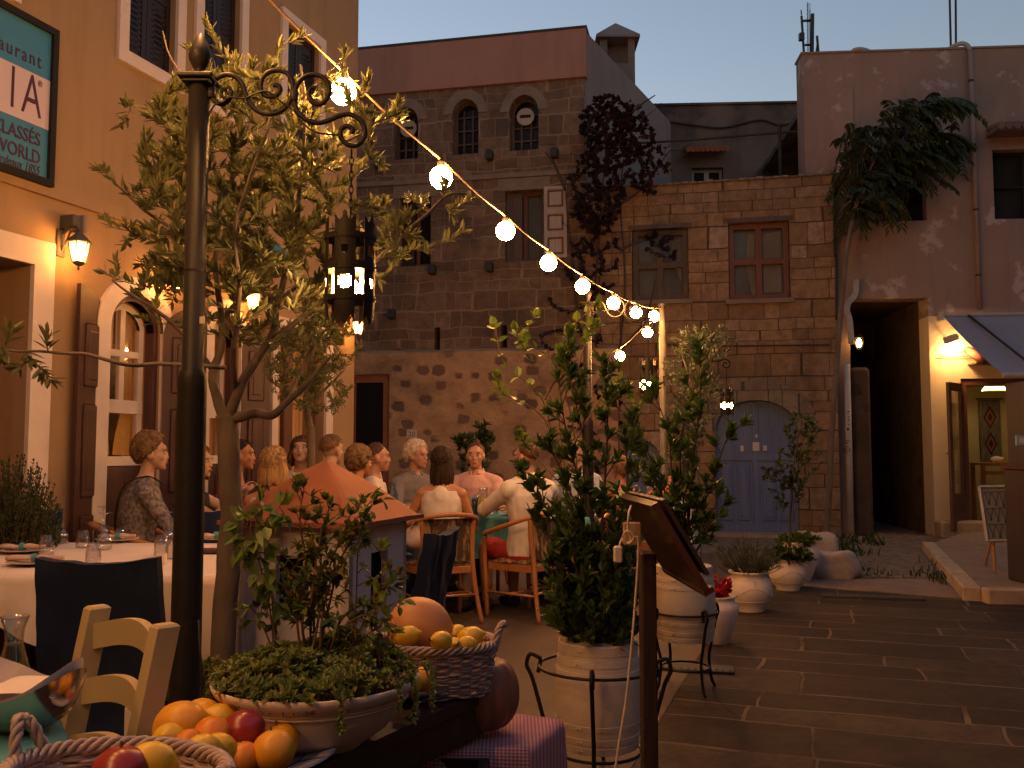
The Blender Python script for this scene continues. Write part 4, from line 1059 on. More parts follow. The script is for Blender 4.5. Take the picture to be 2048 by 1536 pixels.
def make_lantern(label):
 """origin at the hook; the drum hangs on a chain"""
 t = thing('hanging_lantern', label, 'lantern', group='pierced black drum lanterns hung from scrolled arms')
 s = 3.0 / F * 1.03; zt_ = -(434 - 297) * s; zb = -(655 - 297) * s; H = zt_ - zb; Rr = 48.5 * s
 mb = MB(); z = -.006; k = 0
 while z > zt_ + .01:
  L = .03; ax = V((1, 0, 0)) if k % 2 else V((0, 1, 0)); c = V((0, 0, z - L / 2))
  mb.tube([c + ax * (.0065 * math.cos(a)) + V((0, 0, (L / 2 + .002) * math.sin(a))) for a in [2 * PI * i / 12 for i in range(13)]], .0022, 5, cap=False); z -= L - .006; k += 1
 mb.tube([(0, 0, zt_ + .012), (0, 0, zt_ - .04)], .003, 6)
 for a in (0, PI / 2, PI, 3 * PI / 2): mb.tube([(0, 0, zt_ - .035), (Rr * .97 * math.cos(a), Rr * .97 * math.sin(a), zt_ - .045)], .002, 5)
 mb.build('chain', M['black_iron'], t)
 ysp = lambda py: -(py - 297) * s    # from photo rows
 y1, y2, y3 = ysp(480), ysp(541), ysp(601)
 def mask(ax, z, kk):                # ax arc position in metres from plate centre
  hw = Rr * R(25)
  if z > zt_ - .034:              # toothed top
   e = zt_ - (.012 if abs(ax) > hw * .35 else 0) - (abs((abs(ax) / hw) - .62) < .2) * .012 - (0 if abs(ax) < hw * .5 else 0)
   tt = .5 - .5 * math.cos(abs(ax) / hw * 2 * PI)
   if z > zt_ - .012 - .018 * tt + (.012 if abs(ax) < hw * .2 else 0): return False
  if z < zb + .035:
   tt = abs(ax) / hw
   edge = zb + (.0 + .05 * tt if tt < .62 else .031 - .055 * (tt - .62))
   if z < edge: return False
  for cy, typ in ((ysp(509), kk % 2), (ysp(572), (kk + 1) % 2)):
   dx = ax; dz = z - cy
   if typ == 0:                # shield
    if abs(dx) < .0115 and -.002 < dz < .015 - .003 * abs(math.sin(dx * 300)): return False
    if dz <= -.002 and abs(dx) < .0115 * math.sqrt(max(0, 1 - (-(dz + .002) / .016) ** 2)): return False
   else:                       # flared cross
    q = .021
    if abs(dx) < q and abs(dz) < q:
     if abs(dx) < .004 + .55 * abs(dz) and abs(dz) > .0: return False
     if abs(dz) < .004 + .55 * abs(dx): return False
  return True
 for nm, rr, mt in (('drum', Rr, 'black_iron'), ('lining', Rr - .0022, 'lantern_lining')):
  mb = MB()
  for kk in range(5):
   a0 = -PI / 2 + R(-3) + kk * 2 * PI / 5; nc = 30; nr = 136
   idx = {}
   for j in range(nr):
    for i in range(nc):
     th = (i + .5) / nc * 50 - 25; z = zb + (j + .5) / nr * H
     if not mask(Rr * R(th), z, kk): continue
     f = []
     for (ii, jj) in ((i, j), (i + 1, j), (i + 1, j + 1), (i, j + 1)):
      if (ii, jj) not in idx:
       aa = a0 + R(ii / nc * 50 - 25); zz = zb + jj / nr * H
       flare = 1.0 - .10 * max(0, (y3 - zz) / (y3 - zb)) ** 2
       idx[(ii, jj)] = len(mb.v); mb.v.append((rr * flare * math.cos(aa), rr * flare * math.sin(aa), zz))
      f.append(idx[(ii, jj)])
     mb.f.append(tuple(f))
  mb.build(nm, M[mt], t, smooth=True)
 mb = MB()
 for z, hh in ((y1, .017), (y2 + .004, .026), (y3, .017)):
  r0, r1 = Rr + .0005, Rr + .0035
  mb.lathe([(r0, z - hh / 2), (r1, z - hh / 2), (r1, z + hh / 2), (r0, z + hh / 2), (r0, z - hh / 2)], 40)
  for k in range(5):
   a = -PI / 2 + R(-3) + (k + .5) * 2 * PI / 5
   for da in (-.3, .3): mb.ell(((r1) * math.cos(a + da), r1 * math.sin(a + da), z), .003, 6, 4)
 mb.build('band', M['black_iron'], t)
 bz = ysp(572)
 mb = MB(); mb.lathe([(.012, bz + .10), (.014, bz + .10), (.014, bz + .04), (.012, bz + .035)], 12); mb.tube([(0, 0, zt_ - .04), (0, 0, bz + .1)], .004, 6); mb.build('socket', M['black_iron'], t)
 mb = MB(); mb.lathe([(.010, bz + .036), (.013, bz + .025), (.026, bz + .004), (.030, bz - .014), (.026, bz - .032), (.012, bz - .042), (0, bz - .044)], 16); mb.build('bulb', M['lantern_bulb'], t, smooth=True)
 return t
pm('lantern_lining', (.70, .56, .38), (.55, .44, .30), scale=40, rough=.8)
emis('lantern_bulb', (1.0, .50, .18), 170 * BULB)
post1 = make_post('black scrolled lamp post in the foreground, the tallest and nearest one')
lan1 = make_lantern('large pierced black lantern hanging nearest, beside the olive tree')
p2 = V((P(1175, 760, 7.7).x, 7.7, 0)); p3 = V((P(1372, 900, 11.3).x, 11.3, 0))
post2 = dup(post1, loc=p2, label='black scrolled lamp post rising out of the shrubs behind the white shirted man')
post3 = dup(post1, loc=p3, label='farthest black lamp post, left of the blue arched door')
post1.location = base1
dup(lan1, loc=p2 + LH, label='pierced black lantern by the white pole, between shrub tops')
dup(lan1, loc=p3 + LH, label='smallest and farthest pierced lantern, in front of the blue arched door')
lan1.location = base1 + LH
# little paper tag on the first post is part of it
q = P(402, 640, 2.955); MB().box(q.x - .004, q.y - .002, q.z - .011, q.x + .012, q.y + .001, q.z + .011).build('paper_tag', M['plate_white'], post1)

# ------------------------------------------------------------------ string of round bulbs
FS = thing('string_lights', 'string of round glowing bulbs on a cable sweeping down to the white pole', 'string lights', loc=(0, 3.7, 0))
bl = [(686, 184, 3.7), (882, 355, 4.25), (1011, 462, 5.1), (1097, 526, 5.95), (1165, 573, 6.7), (1227, 606, 7.6), (1272, 625, 8.5), (1308, 633, 9.1)]
pts = [P(*b) for b in bl]
extra = [V((-1.08, 3.05, 3.02)), V((-1.45, 2.3, 3.0)), V((-1.6, 1.5, 2.95)), V((-1.7, .7, 2.9)), V((-1.75, -.1, 2.9)), V((-1.8, -.9, 2.95))]  # unseen bulbs past the frame, added to light the foreground
allb = extra[::-1] + pts
hookz = .085
cab = []
for i, p in enumerate(allb):
 cab.append(p + V((0, 0, hookz)))
 if i < len(allb) - 1: q = p.lerp(allb[i + 1], .5) + V((0, 0, hookz - .012)); cab.append(q)
cab = [V((-1.9, -2.0, 3.3))] + cab + [P(1322, 616, 9.3)]
MB().tube(spline(cab, 4), .0055, 6).build('cable', M['cable_pale'], FS, smooth=True)
def bulbat(p, parent, r=.053):
 mb = MB(); mb.lathe([(.012, r * .93), (.019, r * 1.0), (.019, hookz - .012), (.010, hookz - .002), (.008, hookz + .006), (0, hookz + .007)], 12); mb.v = [(x + p.x, y + p.y, z + p.z) for x, y, z in mb.v]
 mb.build('socket', M['cable_black'], parent)
 MB().ell(p, r, 24, 16).build('bulb', BW, parent, smooth=True)
for p in allb: bulbat(p, FS)
FS2 = thing('string_lights', 'short lower string with two glowing bulbs left of the white pole', 'string lights', loc=(1.3, 9.1, 0))
b2_ = [P(1295, 665, 9.6), P(1240, 712, 10.3)]
MB().tube(spline([P(1322, 640, 9.3)] + [p + V((0, 0, hookz)) for p in b2_] + [P(1195, 712, 10.9), P(1150, 730, 11.5)], 5), .0055, 6).build('cable', M['cable_pale'], FS2, smooth=True)
for p in b2_: bulbat(p, FS2)
wp = V((P(1326, 800, 9.3).x, 9.3, 0))
t = thing('white_pole', 'slim white painted pole holding the end of the string of bulbs', 'pole', loc=wp)
zt_ = P(1326, 612, 9.3).z
MB().lathe([(.05, 0), (.045, .02), (.034, .05), (.032, zt_)], 16, c=wp).build('shaft', M['white_metal'], t, smooth=True)
MB().lathe([(.036, zt_), (.038, zt_ + .02), (.02, zt_ + .03), (0, zt_ + .031)], 16, c=wp).build('cap', M['cable_black'], t)

# ------------------------------------------------------------------ wall lanterns on the cream building (local frame of LF)
emis('lantern_pane', (1.0, .50, .10), 7.0 * BULB); emis('wall_bulb', (1.0, .42, .10), 120 * BULB)
def wall_lantern(label):
 t = thing('wall_lantern', label, 'wall lamp', group='white wall lanterns on the cream building')
 # origin: wall point behind the lamp body
 y = -.17
 mb = MB(); mb.bbox(-.035, -.02, -.03, .035, 0, .16, .006)
 mb.tube(spline([(0, -.01, .10), (0, -.07, .16), (0, -.14, .17), (0, y, .13)], 5), .010, 8); mb.tube(spline([(0, -.01, .0), (0, -.05, .06), (0, -.10, .15)], 4), .007, 6)
 mb.build('bracket', M['white_metal'], t)
 mb = MB(); mb.lathe([(0, .145), (.012, .13), (.03, .115), (.075, .075), (.082, .06), (.074, .055), (0, .055)], 6, c=(0, y, 0), a0=PI / 6); mb.build('lamp_roof', M['white_metal'], t)
 mb = MB(); mb.lathe([(0, -.105), (.02, -.10), (.04, -.085), (.044, -.075), (0, -.075)], 6, c=(0, y, 0), a0=PI / 6)
 mb.lathe([(0, -.135), (.008, -.125), (.006, -.106)], 8, c=(0, y, 0))
 for k in range(6):
  a = PI / 6 + k * PI / 3; mb.tube([(.042 * math.cos(a), y + .042 * math.sin(a), -.076), (.070 * math.cos(a), y + .070 * math.sin(a), .056)], .0042, 5)
 mb.build('lamp_frame', M['white_metal'], t)
 mb = MB(); mb.lathe([(.038, -.074), (.064, .052)], 6, c=(0, y, 0), a0=PI / 6); mb.f = mb.f[:6]; mb.build('pane', M['frosted'], t)
 MB().ell((0, y, -.01), (.022, .022, .034), 12, 8).build('bulb', M['wall_bulb'], t, smooth=True)
 return t
m_, nt_, b_ = newmat('frosted'); MATS['frosted'] = m_
tr_ = N(nt_, "ShaderNodeBsdfTranslucent"); tr_.inputs[0].default_value = (.9, .8, .6, 1)
tp_ = N(nt_, "ShaderNodeBsdfTransparent"); tp_.inputs[0].default_value = (.9, .8, .65, 1); mx_ = N(nt_, "ShaderNodeMixShader"); mx_.inputs[0].default_value = .55
nt_.links.new(tr_.outputs[0], mx_.inputs[1]); nt_.links.new(tp_.outputs[0], mx_.inputs[2]); nt_.links.new(mx_.outputs[0], nt_.nodes["Material Output"].inputs[0])
wl = None
for (px, py, lb, dy) in ((158, 502, 'white wall lantern beside the left shutter, with a small grey box above it', 0),
                     (352, 560, 'second white wall lantern, shining behind the black lamp post', 0),
                     (507, 602, 'third white wall lantern, glimpsed through the olive leaves', 0),
                     (716, 655, 'farthest white wall lantern, at the corner of the cream building', 0)):
 u, z = LF.uz(px, py, -.17)
 if wl is None: wl = wall_lantern(lb); o = wl
 else: o = dup(wl, label=lb)
 o.location = LF.w(min(u, uc - .06), 0, z); o.rotation_euler = (0, 0, LF.a)
u, z = LF.uz(154, 448, -.08); sb_ = thing('sensor_box', 'small grey flood lamp box mounted above the nearest wall lantern', 'flood lamp', loc=LF.w(u, 0, z), rz=LF.a)
lmesh(MB().bbox(-.075, -.12, -.045, .0, 0, .05, .006), 'housing', M['white_metal'], sb_)
lmesh(MB().bbox(.0005, -.14, -.06, .03, -.02, .06, .004), 'lens', M['side_stucco'], sb_)

# ------------------------------------------------------------------ shop lights
emis('spot_face', (1.0, .50, .17), 60 * BULB)
u, z = RF.uz(1904, 684, -.22); t = thing('spot_lamp', 'wall spot lamp throwing light down the cream shop wall', 'lamp', loc=RF.w(u, 0, z), rz=RF.a)
Mx = Matrix.Translation((0, -.22, 0)) @ Matrix.Rotation(R(-20), 4, 'Y') @ Matrix.Rotation(R(12), 4, 'X')
lmesh(MB().bbox(-.10, -.05, .0, .10, .05, .10, .01, Mx), 'housing', M['pipe_white'], t)
lmesh(MB().box(-.085, -.04, -.004, .085, .04, -.0005, Mx), 'lamp_face', M['spot_face'], t)
lmesh(MB().tube([(0, -.2, .06), (0, -.1, .1), (0, 0, .08)], .012), 'bracket', M['pipe_white'], t)
u, z = RF.uz(1920, 696, -.1); t = thing('wall_bulb', 'bare round glowing bulb fixed to the shop wall under the awning', 'lamp', loc=RF.w(u, 0, z), rz=RF.a)
lmesh(MB().ell((-.02, -.12, 0), .042, 12, 8), 'bulb', emis('shop_bulb', (1, .62, .25), 30), t, True)
lmesh(MB().lathe([(.05, 0), (.05, .03), (.03, .05), (.025, .08)], 16, M=Matrix.Rotation(R(90), 4, 'X')), 'socket', M['pipe_white'], t)
# small tile canopy over the shop door
u0, z0 = RF.uz(1936, 712, -.02); u1, _ = RF.uz(2075, 712, -.02); t = thing('tile_canopy', 'little orange clay tile canopy over the shop door', 'canopy', loc=RF.w(u0, 0, z0), rz=RF.a)
mb = MB(); n = 9
for k in range(n):
 x = (u1 - u0) * (k + .5) / n; mb.tube([(x - .06, -.0, .10), (x + .03, -.34, -.10)], [.052, .062], 10)
lmesh(mb, 'roof_tiles', M['terracotta'], t, True)
lmesh(MB().box(.0, -.30, -.14, u1 - u0 + .08, -.003, -.12), 'board', M['door_brown'], t)
# grey awning with arm and front bar
AWN = thing('awning', 'large grey canvas awning sloping out over the shop front', 'awning', loc=RF.o, rz=RF.a)
ua, za = RF.uz(1884, 632); mb = MB(); n = 24; L = 1.95; dz = 1.06; Wd = 6.0
vs = []
for i in range(n + 1):
 x = ua + Wd * i / n
 for j in range(9):
  t_ = j / 8; vs.append((x, -.02 - L * t_, za - dz * t_ - .03 * math.sin(PI * t_)))
mb.add(vs, [(i * 9 + j, (i + 1) * 9 + j, (i + 1) * 9 + j + 1, i * 9 + j + 1) for i in range(n) for j in range(8)])
lmesh(mb, 'canopy', pm('grey_canvas', (.34, .31, .34), (.29, .27, .29), scale=2, rough=.9, bump=.15), AWN, True)
mb = MB(); xa = ua + .02
mb.tube([(ua, -.02 - L, za - dz), (ua + Wd, -.02 - L, za - dz)], .035, 10); lmesh(mb, 'front_bar', M['pipe_white'], AWN)
mb = MB(); mb.tube([(ua - .02, -.05, za + .01), (ua + Wd, -.05, za + .01)], .03, 10); mb.bbox(ua - .07, -.12, za - .09, ua - .01, -.002, za + .05, .006); lmesh(mb, 'roller', M['pipe_white'], AWN)
mb = MB(); u2, z2 = RF.uz(1936, 628, -.05); mb.tube([(u2, -.02, z2), (u2 + .04, -L + .08, z2 - dz + .12)], .018, 8); lmesh(mb, 'support_arm', M['rail_iron'], AWN)
# cable over the lamps
wall_cable(RF, [(1876, 712), (1920, 713), (1944, 711), (1962, 709), (1975, 708)], .007, 'wall_cable', 'thin cable across the lit cream shop wall below the lamps')
wall_cable(RF, [(1948, 690), (1947, 704), (1942, 710)], .007, 'wall_cable', 'short bent cable dropping beside the clay tile canopy')

# ------------------------------------------------------------------ alley lamps
def cage_lamp(label, loc, rz, wall_side=1, st=9):
 t = thing('alley_lamp', label, 'lamp', loc=loc, rz=rz)
 lmesh(MB().lathe([(.0, .13), (.05, .12), (.06, .09), (.06, .075), (0, .075)], 14), 'cap', M['black_iron'], t)
 lmesh(MB().ell((0, 0, 0), (.04, .04, .068), 12, 8), 'bulb', emis('cage_bulb', (1, .50, .16), st), t, True)
 mb = MB()
 for k in range(6):
  a = k * PI / 3; mb.tube(spline([(.055 * math.cos(a), .055 * math.sin(a), .08), (.062 * math.cos(a), .062 * math.sin(a), 0), (.03 * math.cos(a), .03 * math.sin(a), -.09), (0, 0, -.10)], 3), .004, 5)
 for z in (.03, -.03): mb.tube([(.06 * math.cos(q * PI / 8), .06 * math.sin(q * PI / 8), z) for q in range(17)], .004, 5)
 lmesh(mb, 'cage', M['black_iron'], t)
 lmesh(MB().tube([(0, 0, .12), (0, 0, .18), (-.16 * wall_side, 0, .18)], .01), 'bracket', M['black_iron'], t)
 return t
u, z = RF.uz(1718, 686, -.05); cage_lamp('caged lamp glowing at the left mouth of the dark alley', RF.w(u, -.05, z), RF.a)
q = P(1811, 688, 15.6); cage_lamp('small distant yellow lamp deep inside the dark alley', q, 0, -1)

# ------------------------------------------------------------------ pipes, wires and antennas of the right building
t = thing('downpipe', 'long pale downpipe on the right plastered wall', 'pipe', loc=RF.o, rz=RF.a)
u, z1 = RF.uz(1940, 100, -.06); z0 = RF.uz(1942, 620)[1]
lmesh(MB().tube([(u, -.06, z1), (u, -.06, z0)], .035, 10), 'pipe', M['grey_stucco'], t, True)
mb = MB()
for k in range(4): zz = z0 + (z1 - z0) * (k + .5) / 4; mb.lathe([(.036, zz), (.042, zz + .002), (.042, zz + .03), (.036, zz + .032)], 12, c=(u, -.06, 0))
lmesh(mb, 'clip', M['rail_iron'], t)
t = thing('downpipe', 'white plastic downpipe beside the alley mouth with black marks painted on it', 'pipe', loc=RF.o, rz=RF.a)
u, zt_ = RF.uz(1694, 728, -.2)
low = lmesh(MB().tube([(u, -.2, 0), (u, -.2, zt_)], .045, 12), 'pipe', M['pipe_white'], t, True)
e1 = [RF.uz(*q, -.2) for q in ((1712, 560), (1710, 588), (1697, 605), (1694, 622), (1699, 640), (1703, 688))]
lmesh(MB().tube(spline([(a, -.2, b) for a, b in e1], 5), .045, 12), 'upper_pipe', M['pipe_white'], t, True)
# hand painted black marks
mb = MB()
for (x, y, w_, h_) in ((1697, 823, .022, .016), (1697, 834, .018, .012), (1697, 841, .02, .012), (1698, 849, .02, .014), (1696, 858, .03, .03), (1695, 881, .05, .008), (1693, 886, .024, .02), (1694, 893, .055, .009), (1689, 900, .012, .05), (1699, 900, .010, .05), (1694, 904, .05, .008), (1693, 898, .05, .008)):
 uu, zz = RF.uz(x, y, -.246); mb.box(uu - w_ / 2, -.2475, zz - h_ / 2, uu + w_ / 2, -.238, zz + h_ / 2)
lmesh(mb, 'painted_marks', M['near_black'], low)
mb = MB(); q = P(1660, 112, 14.3)
o = MB().tube(spline([P(1703, 108, 14.1), P(1708, 100, 14.0), P(1722, 98, 14.0), P(1735, 101, 14.1), P(1745, 106, 14.3)], 5), .03, 8).build('roof_hose', M['pipe_white'], smooth=True); setp(o, 'pale hose looped over the roof edge left of the thin masts', 'hose')
o = MB().tube(spline([P(1898, 98, 14.0), P(1912, 90, 13.9), P(1925, 87, 13.9), P(1936, 92, 13.85), P(1940, 104, 13.85)], 5), .035, 8).build('roof_hose', M['pipe_white'], smooth=True); setp(o, 'thick pale hose arching over the roof edge into the downpipe', 'hose')
for (x0, x1, lb) in ((1902, 1898, 'left of two thin masts rising above the right roof'), (1912, 1911, 'right of two thin masts rising above the right roof')):
 o = MB().tube([P(x0, 110, 14.3), P(x1, -60, 14.3)], .018, 8).build('roof_mast', M['rail_iron']); setp(o, lb, 'mast', group='thin masts on the right roof')
t = thing('roof_antenna', 'tall lattice antenna mast standing at the corner of the right roof', 'antenna', loc=P(1620, 115, 14.6))
mb = MB(); Yq = 14.6
for x0, y0, x1, y1, r in ((1608, 110, 1603, 32, .02), (1624, 108, 1625, 28, .03), (1616, 106, 1615, 5, .006), (1620, 106, 1620, 20, .006), (1637, 108, 1634, 72, .02), (1632, 108, 1636, 80, .015), (1606, 42, 1625, 40, .02), (1610, 90, 1626, 89, .02), (1603, 30, 1602, 20, .01)): mb.tube([P(x0, y0, Yq), P(x1, y1, Yq)], r, 6)
mb.build('mast', M['rail_iron'], t)
mb = MB()
for k in range(24): y = 8 + k * 4; mb.tube([P(1614 - (k % 2), y, Yq), P(1621, y, Yq)], .006, 4)
q = P(1603, 74, Yq); mb.bbox(q.x - .04, q.y - .04, q.z - .06, q.x + .04, q.y + .04, q.z + .06)
mb.build('rungs', M['rail_iron'], t)
# ------------------------------------------------------------------ growing helpers
def rnd(a, b): return random.uniform(a, b)
def rdir():
 v = V((random.gauss(0, 1), random.gauss(0, 1), random.gauss(0, 1))); return v.normalized()
class Grow:
 def __init__(s): s.nodes = []; s.arr = None; s.na = 0; s.wood = MB(); s.leaf = MB(); s.twig = MB()
 def branch(s, pts, r0, r1, n=8, k=5):
  q = spline(pts, k); m = len(q) - 1
  q = [p + noise.noise_vector(p * 9) * min(.010, r0 * .8) for p in q]
  s.wood.tube(q, [r0 + (r1 - r0) * i / m for i in range(m + 1)], n)
  for i, p in enumerate(q): s.nodes.append((p, r0 + (r1 - r0) * i / m))
 def twigto(s, tgt, LL=.055, LW=.013, nleaf=14, r=.0028, start=.35, spread=.8, maxd=9, up=.25, pair=True, wood=None):
  best = None; bd = 1e9
  if not s.nodes: return
  n_ = len(s.nodes)
  if s.arr is None or s.arr.shape[0] < n_: q = np.zeros((n_ * 2 + 400, 3)); q[:s.na] = s.arr[:s.na] if s.na else 0; s.arr = q
  for i in range(s.na, n_): s.arr[i] = s.nodes[i][0]
  s.na = n_; D = s.arr[:n_] - np.array(tgt[:]); dd_ = np.sqrt((D * D).sum(1)) + .25 * np.maximum(0, D[:, 2])
  best = s.nodes[int(dd_.argmin())][0]
  a = best; L = (tgt - a).length
  if L < .03: return
  mid = a.lerp(tgt, .5) + rdir() * L * .10 - V((0, 0, .05 * L))
  pth = [a, mid, tgt]; q = spline(pth, 5); m = len(q) - 1
  (wood or s.twig).tube(q, [r * (1 - .65 * i / m) for i in range(m + 1)], 4, cap=False)
  for i in range(3, m + 1): s.nodes.append((q[i], r * .6))
  s.leaves_on(q, LL, LW, nleaf, start, spread, up, pair)
 def leaves_on(s, q, LL, LW, nleaf, start=.3, spread=.8, up=.25, pair=True):
  m = len(q) - 1
  for k in range(nleaf):
   t = start + (1 - start) * (k + .5) / nleaf; f = t * m; i = min(int(f), m - 1); p = q[i].lerp(q[i + 1], f - i)
   d = (q[i + 1] - q[i]).normalized(); sd = d.cross(V((0, 0, 1)))
   if sd.length < .1: sd = d.orthogonal()
   sd.normalize(); a = k * 2.4 + rnd(-.4, .4)
   o = sd * math.cos(a) + d.cross(sd) * math.sin(a)
   for sg in ((1, -1) if pair else (1,)):
    dd = d * rnd(.4, 1.0) + o * sg * spread * rnd(.6, 1.2) + V((0, 0, up)) + rdir() * .2
    s.leaf.leaf(p, dd, rdir() * .6 + V((0, 0, 1)), LL * rnd(.65, 1.15), LW * rnd(.8, 1.2), bend=rnd(-.05, .14))
  d = (q[-1] - q[-2]).normalized()
  for j in range(2): s.leaf.leaf(q[-1], d + rdir() * .3, rdir(), LL * rnd(.6, .9), LW)
 def finish(s, root, leafmat, woodmat='bark', twigmat='twig', trunkname='trunk', leafname='foliage'):
  if s.wood.v and s.twig.v: s.wood.add(s.twig.v, s.twig.f); s.twig = MB()
  if s.wood.v: s.wood.build(trunkname, M[woodmat], root, smooth=True)
  if s.twig.v: s.twig.build('twig', M[twigmat], root, smooth=True)
  if s.leaf.v: s.leaf.build(leafname, M[leafmat], root)
def inell(els):
 tot = sum(e[2] * e[3] * (e[5] if len(e) > 5 else 1) for e in els); r = rnd(0, tot)
 for e in els:
  r -= e[2] * e[3] * (e[5] if len(e) > 5 else 1)
  if r <= 0: break
 a = rnd(0, 2 * PI); q = math.sqrt(rnd(0, 1)); return e[0] + e[2] * q * math.cos(a), e[1] + e[3] * q * math.sin(a), e[4]

# ------------------------------------------------------------------ foreground olive tree
T1 = thing('olive_tree', 'tall olive tree behind the nearest lamp post, crown lit by the bulbs', 'tree', loc=(P(447, 1300, 3.45).x, 3.45, 0))
g = Grow(); Y = 3.45
def pp(l, Y0=Y): return [P(x, y, Y0 + (dy if dy else 0)) for (x, y, dy) in l]
g.branch([V((P(447, 1300, Y).x, Y, 0)), P(446, 1290, Y), P(455, 1150, Y), P(462, 1000, Y), P(457, 900, Y), P(452, 830, Y)], .047, .040, 12)
bs = [([(452, 850, 0), (436, 800, .02), (425, 745, .05), (446, 660, .1), (432, 540, .1), (440, 420, .12), (425, 300, .1), (418, 180, .05)], .022, .004),
      ([(455, 850, 0), (470, 800, -.02), (500, 740, 0), (540, 680, .05), (556, 600, .1), (590, 480, .1), (602, 360, .12), (610, 220, .15), (600, 130, .1)], .022, .004),
      ([(460, 840, 0), (505, 828, -.05), (548, 830, -.1), (577, 800, -.05), (618, 762, 0), (665, 715, .05)], .022, .006),
      ([(470, 790, 0), (468, 700, -.15), (480, 600, -.25), (470, 480, -.3), (500, 350, -.3), (540, 240, -.25), (520, 150, -.2)], .011, .003),
      ([(545, 680, .05), (620, 625, .0), (700, 565, -.05), (770, 500, -.1), (850, 430, -.1), (900, 390, -.05), (945, 385, 0)], .013, .003),
      ([(605, 340, .12), (660, 300, .0), (720, 270, .05), (780, 240, .1)], .008, .003),
      ([(425, 740, .05), (350, 650, .0), (280, 600, -.1), (225, 560, -.15)], .011, .003),
      ([(430, 540, .1), (360, 470, .1), (290, 420, .05), (215, 350, 0)], .011, .003),
      ([(425, 300, .1), (370, 240, .05), (310, 220, 0), (262, 210, 0)], .007, .003),
      ([(418, 190, .05), (370, 160, 0), (340, 110, -.05), (325, 62, -.05)], .006, .002),
      ([(602, 200, .15), (640, 160, .1), (690, 115, .1)], .005, .002),
      ([(450, 735, -.02), (400, 730, -.15), (330, 728, -.3), (265, 730, -.45), (205, 718, -.5), (160, 708, -.5), (98, 703, -.5), (30, 700, -.5), (-15, 690, -.5)], .0085, .0035),
      ([(556, 600, .1), (620, 560, .2), (700, 520, .3), (740, 440, .3), (760, 400, .3)], .009, .003),
      ([(577, 800, -.05), (600, 740, .1), (650, 660, .15), (690, 640, .1)], .009, .003)]
for l, r0, r1 in bs: g.branch(pp(l), r0, r1, 8)
els = [(430, 240, 130, 110, 0, 1.2), (270, 370, 60, 60, 0, .8), (470, 320, 190, 200, 0, 1.0), (490, 560, 210, 130, 0, 1.25), (640, 330, 130, 180, 0, 1.1), (330, 290, 70, 90, 0, .8), (310, 590, 100, 50, 0, .8), (620, 640, 80, 60, 0, .8), (440, 460, 200, 130, 0, 1), (790, 450, 55, 70, -.1, 1.0), (780, 235, 40, 40, .1, .9), (880, 400, 50, 40, 0, .5), (700, 560, 60, 60, .1, .5)]
tips = [(325, 58), (415, 52), (440, 105), (600, 75), (690, 108), (255, 212), (195, 338), (210, 440), (735, 160), (800, 225), (940, 400), (925, 465), (640, 560), (208, 548), (232, 525), (690, 110), (470, 130), (500, 140), (555, 160), (350, 120), (380, 100), (560, 90), (245, 250), (285, 300), (760, 330), (850, 500), (845, 420), (820, 400)]
tg = [(x, y, rnd(-.1, .1)) for x, y in tips]
for _ in range(720):
 x, y, d0 = inell(els); tg.append((x, y, d0 + random.gauss(0, .26)))
P0 = P(460, 740, Y)
tg = [P(x, y, Y + max(-.32, min(.75, d))) for x, y, d in tg if not (x < 330 and y > 640)]
tg.sort(key=lambda p: (p - P0).length)
for t in tg: g.twigto(t, LL=.053, LW=.0148, nleaf=7, start=.25, up=.45, spread=.65, r=.0022)
for (x, y) in ((-20, 690), (20, 660), (50, 690), (60, 720), (95, 670), (85, 740), (30, 735), (5, 712), (100, 760), (112, 690), (70, 700)):
 g.twigto(P(x, y, Y - .5 + rnd(-.04, .04)), LL=.052, LW=.014, nleaf=6, start=.1, up=.1)
g.finish(T1, 'olive_leaf', 'bark', 'twig')

# second, smaller olive by the restaurant wall
def small_olive(label, base, tops, els, Y, n, LL=.06, nm='olive_tree', tr=.035, lm='olive_leaf', nleaf=6, dsp=.3):
 t = thing(nm, label, 'tree', loc=(base[0].x, base[0].y, 0)); g = Grow(); g.branch(base, tr, tr * .7)
 for l in tops: g.branch([P(x, y, Y) for x, y in l], tr * .5, tr * .15)
 tt = []
 for _ in range(n):
  x, y, d = inell(els); tt.append(P(x, y, Y + random.gauss(0, dsp)))
 tt.sort(key=lambda p: (p - base[-1]).length)
 for q in tt: g.twigto(q, LL=LL, LW=.015, nleaf=nleaf, start=.2)
 g.finish(t, lm); return t
Yb = 7.0; x0 = P(625, 900, Yb).x
small_olive('second olive tree standing by the restaurant wall behind the seated diners', [V((x0, Yb, 0)), P(622, 900, Yb), P(618, 850, Yb), P(612, 800, Yb)],
   [[(615, 820), (580, 790), (540, 760)], [(615, 820), (650, 780), (690, 740)], [(612, 800), (620, 730), (640, 660)]],
   [(610, 740, 75, 80, 0), (660, 690, 60, 60, 0), (650, 790, 60, 40, 0), (560, 700, 50, 60, 0)], Yb, 230)
Yc = 9.6
small_olive('pale leaved olive tree right of the white pole, beyond the tall shrubs', [V((P(1395, 1000, Yc).x, Yc, 0)), P(1392, 950, Yc), P(1385, 850, Yc), P(1390, 780, Yc)],
   [[(1390, 780), (1370, 730), (1360, 680)], [(1390, 790), (1420, 730), (1445, 680)], [(1388, 820), (1350, 790), (1340, 760)]],
   [(1385, 760, 60, 110, 0, 1.2), (1410, 690, 55, 40, 0), (1450, 670, 30, 20, 0), (1370, 860, 45, 60, 0)], Yc, 300, LL=.05, nleaf=8, lm='herb_leaf')

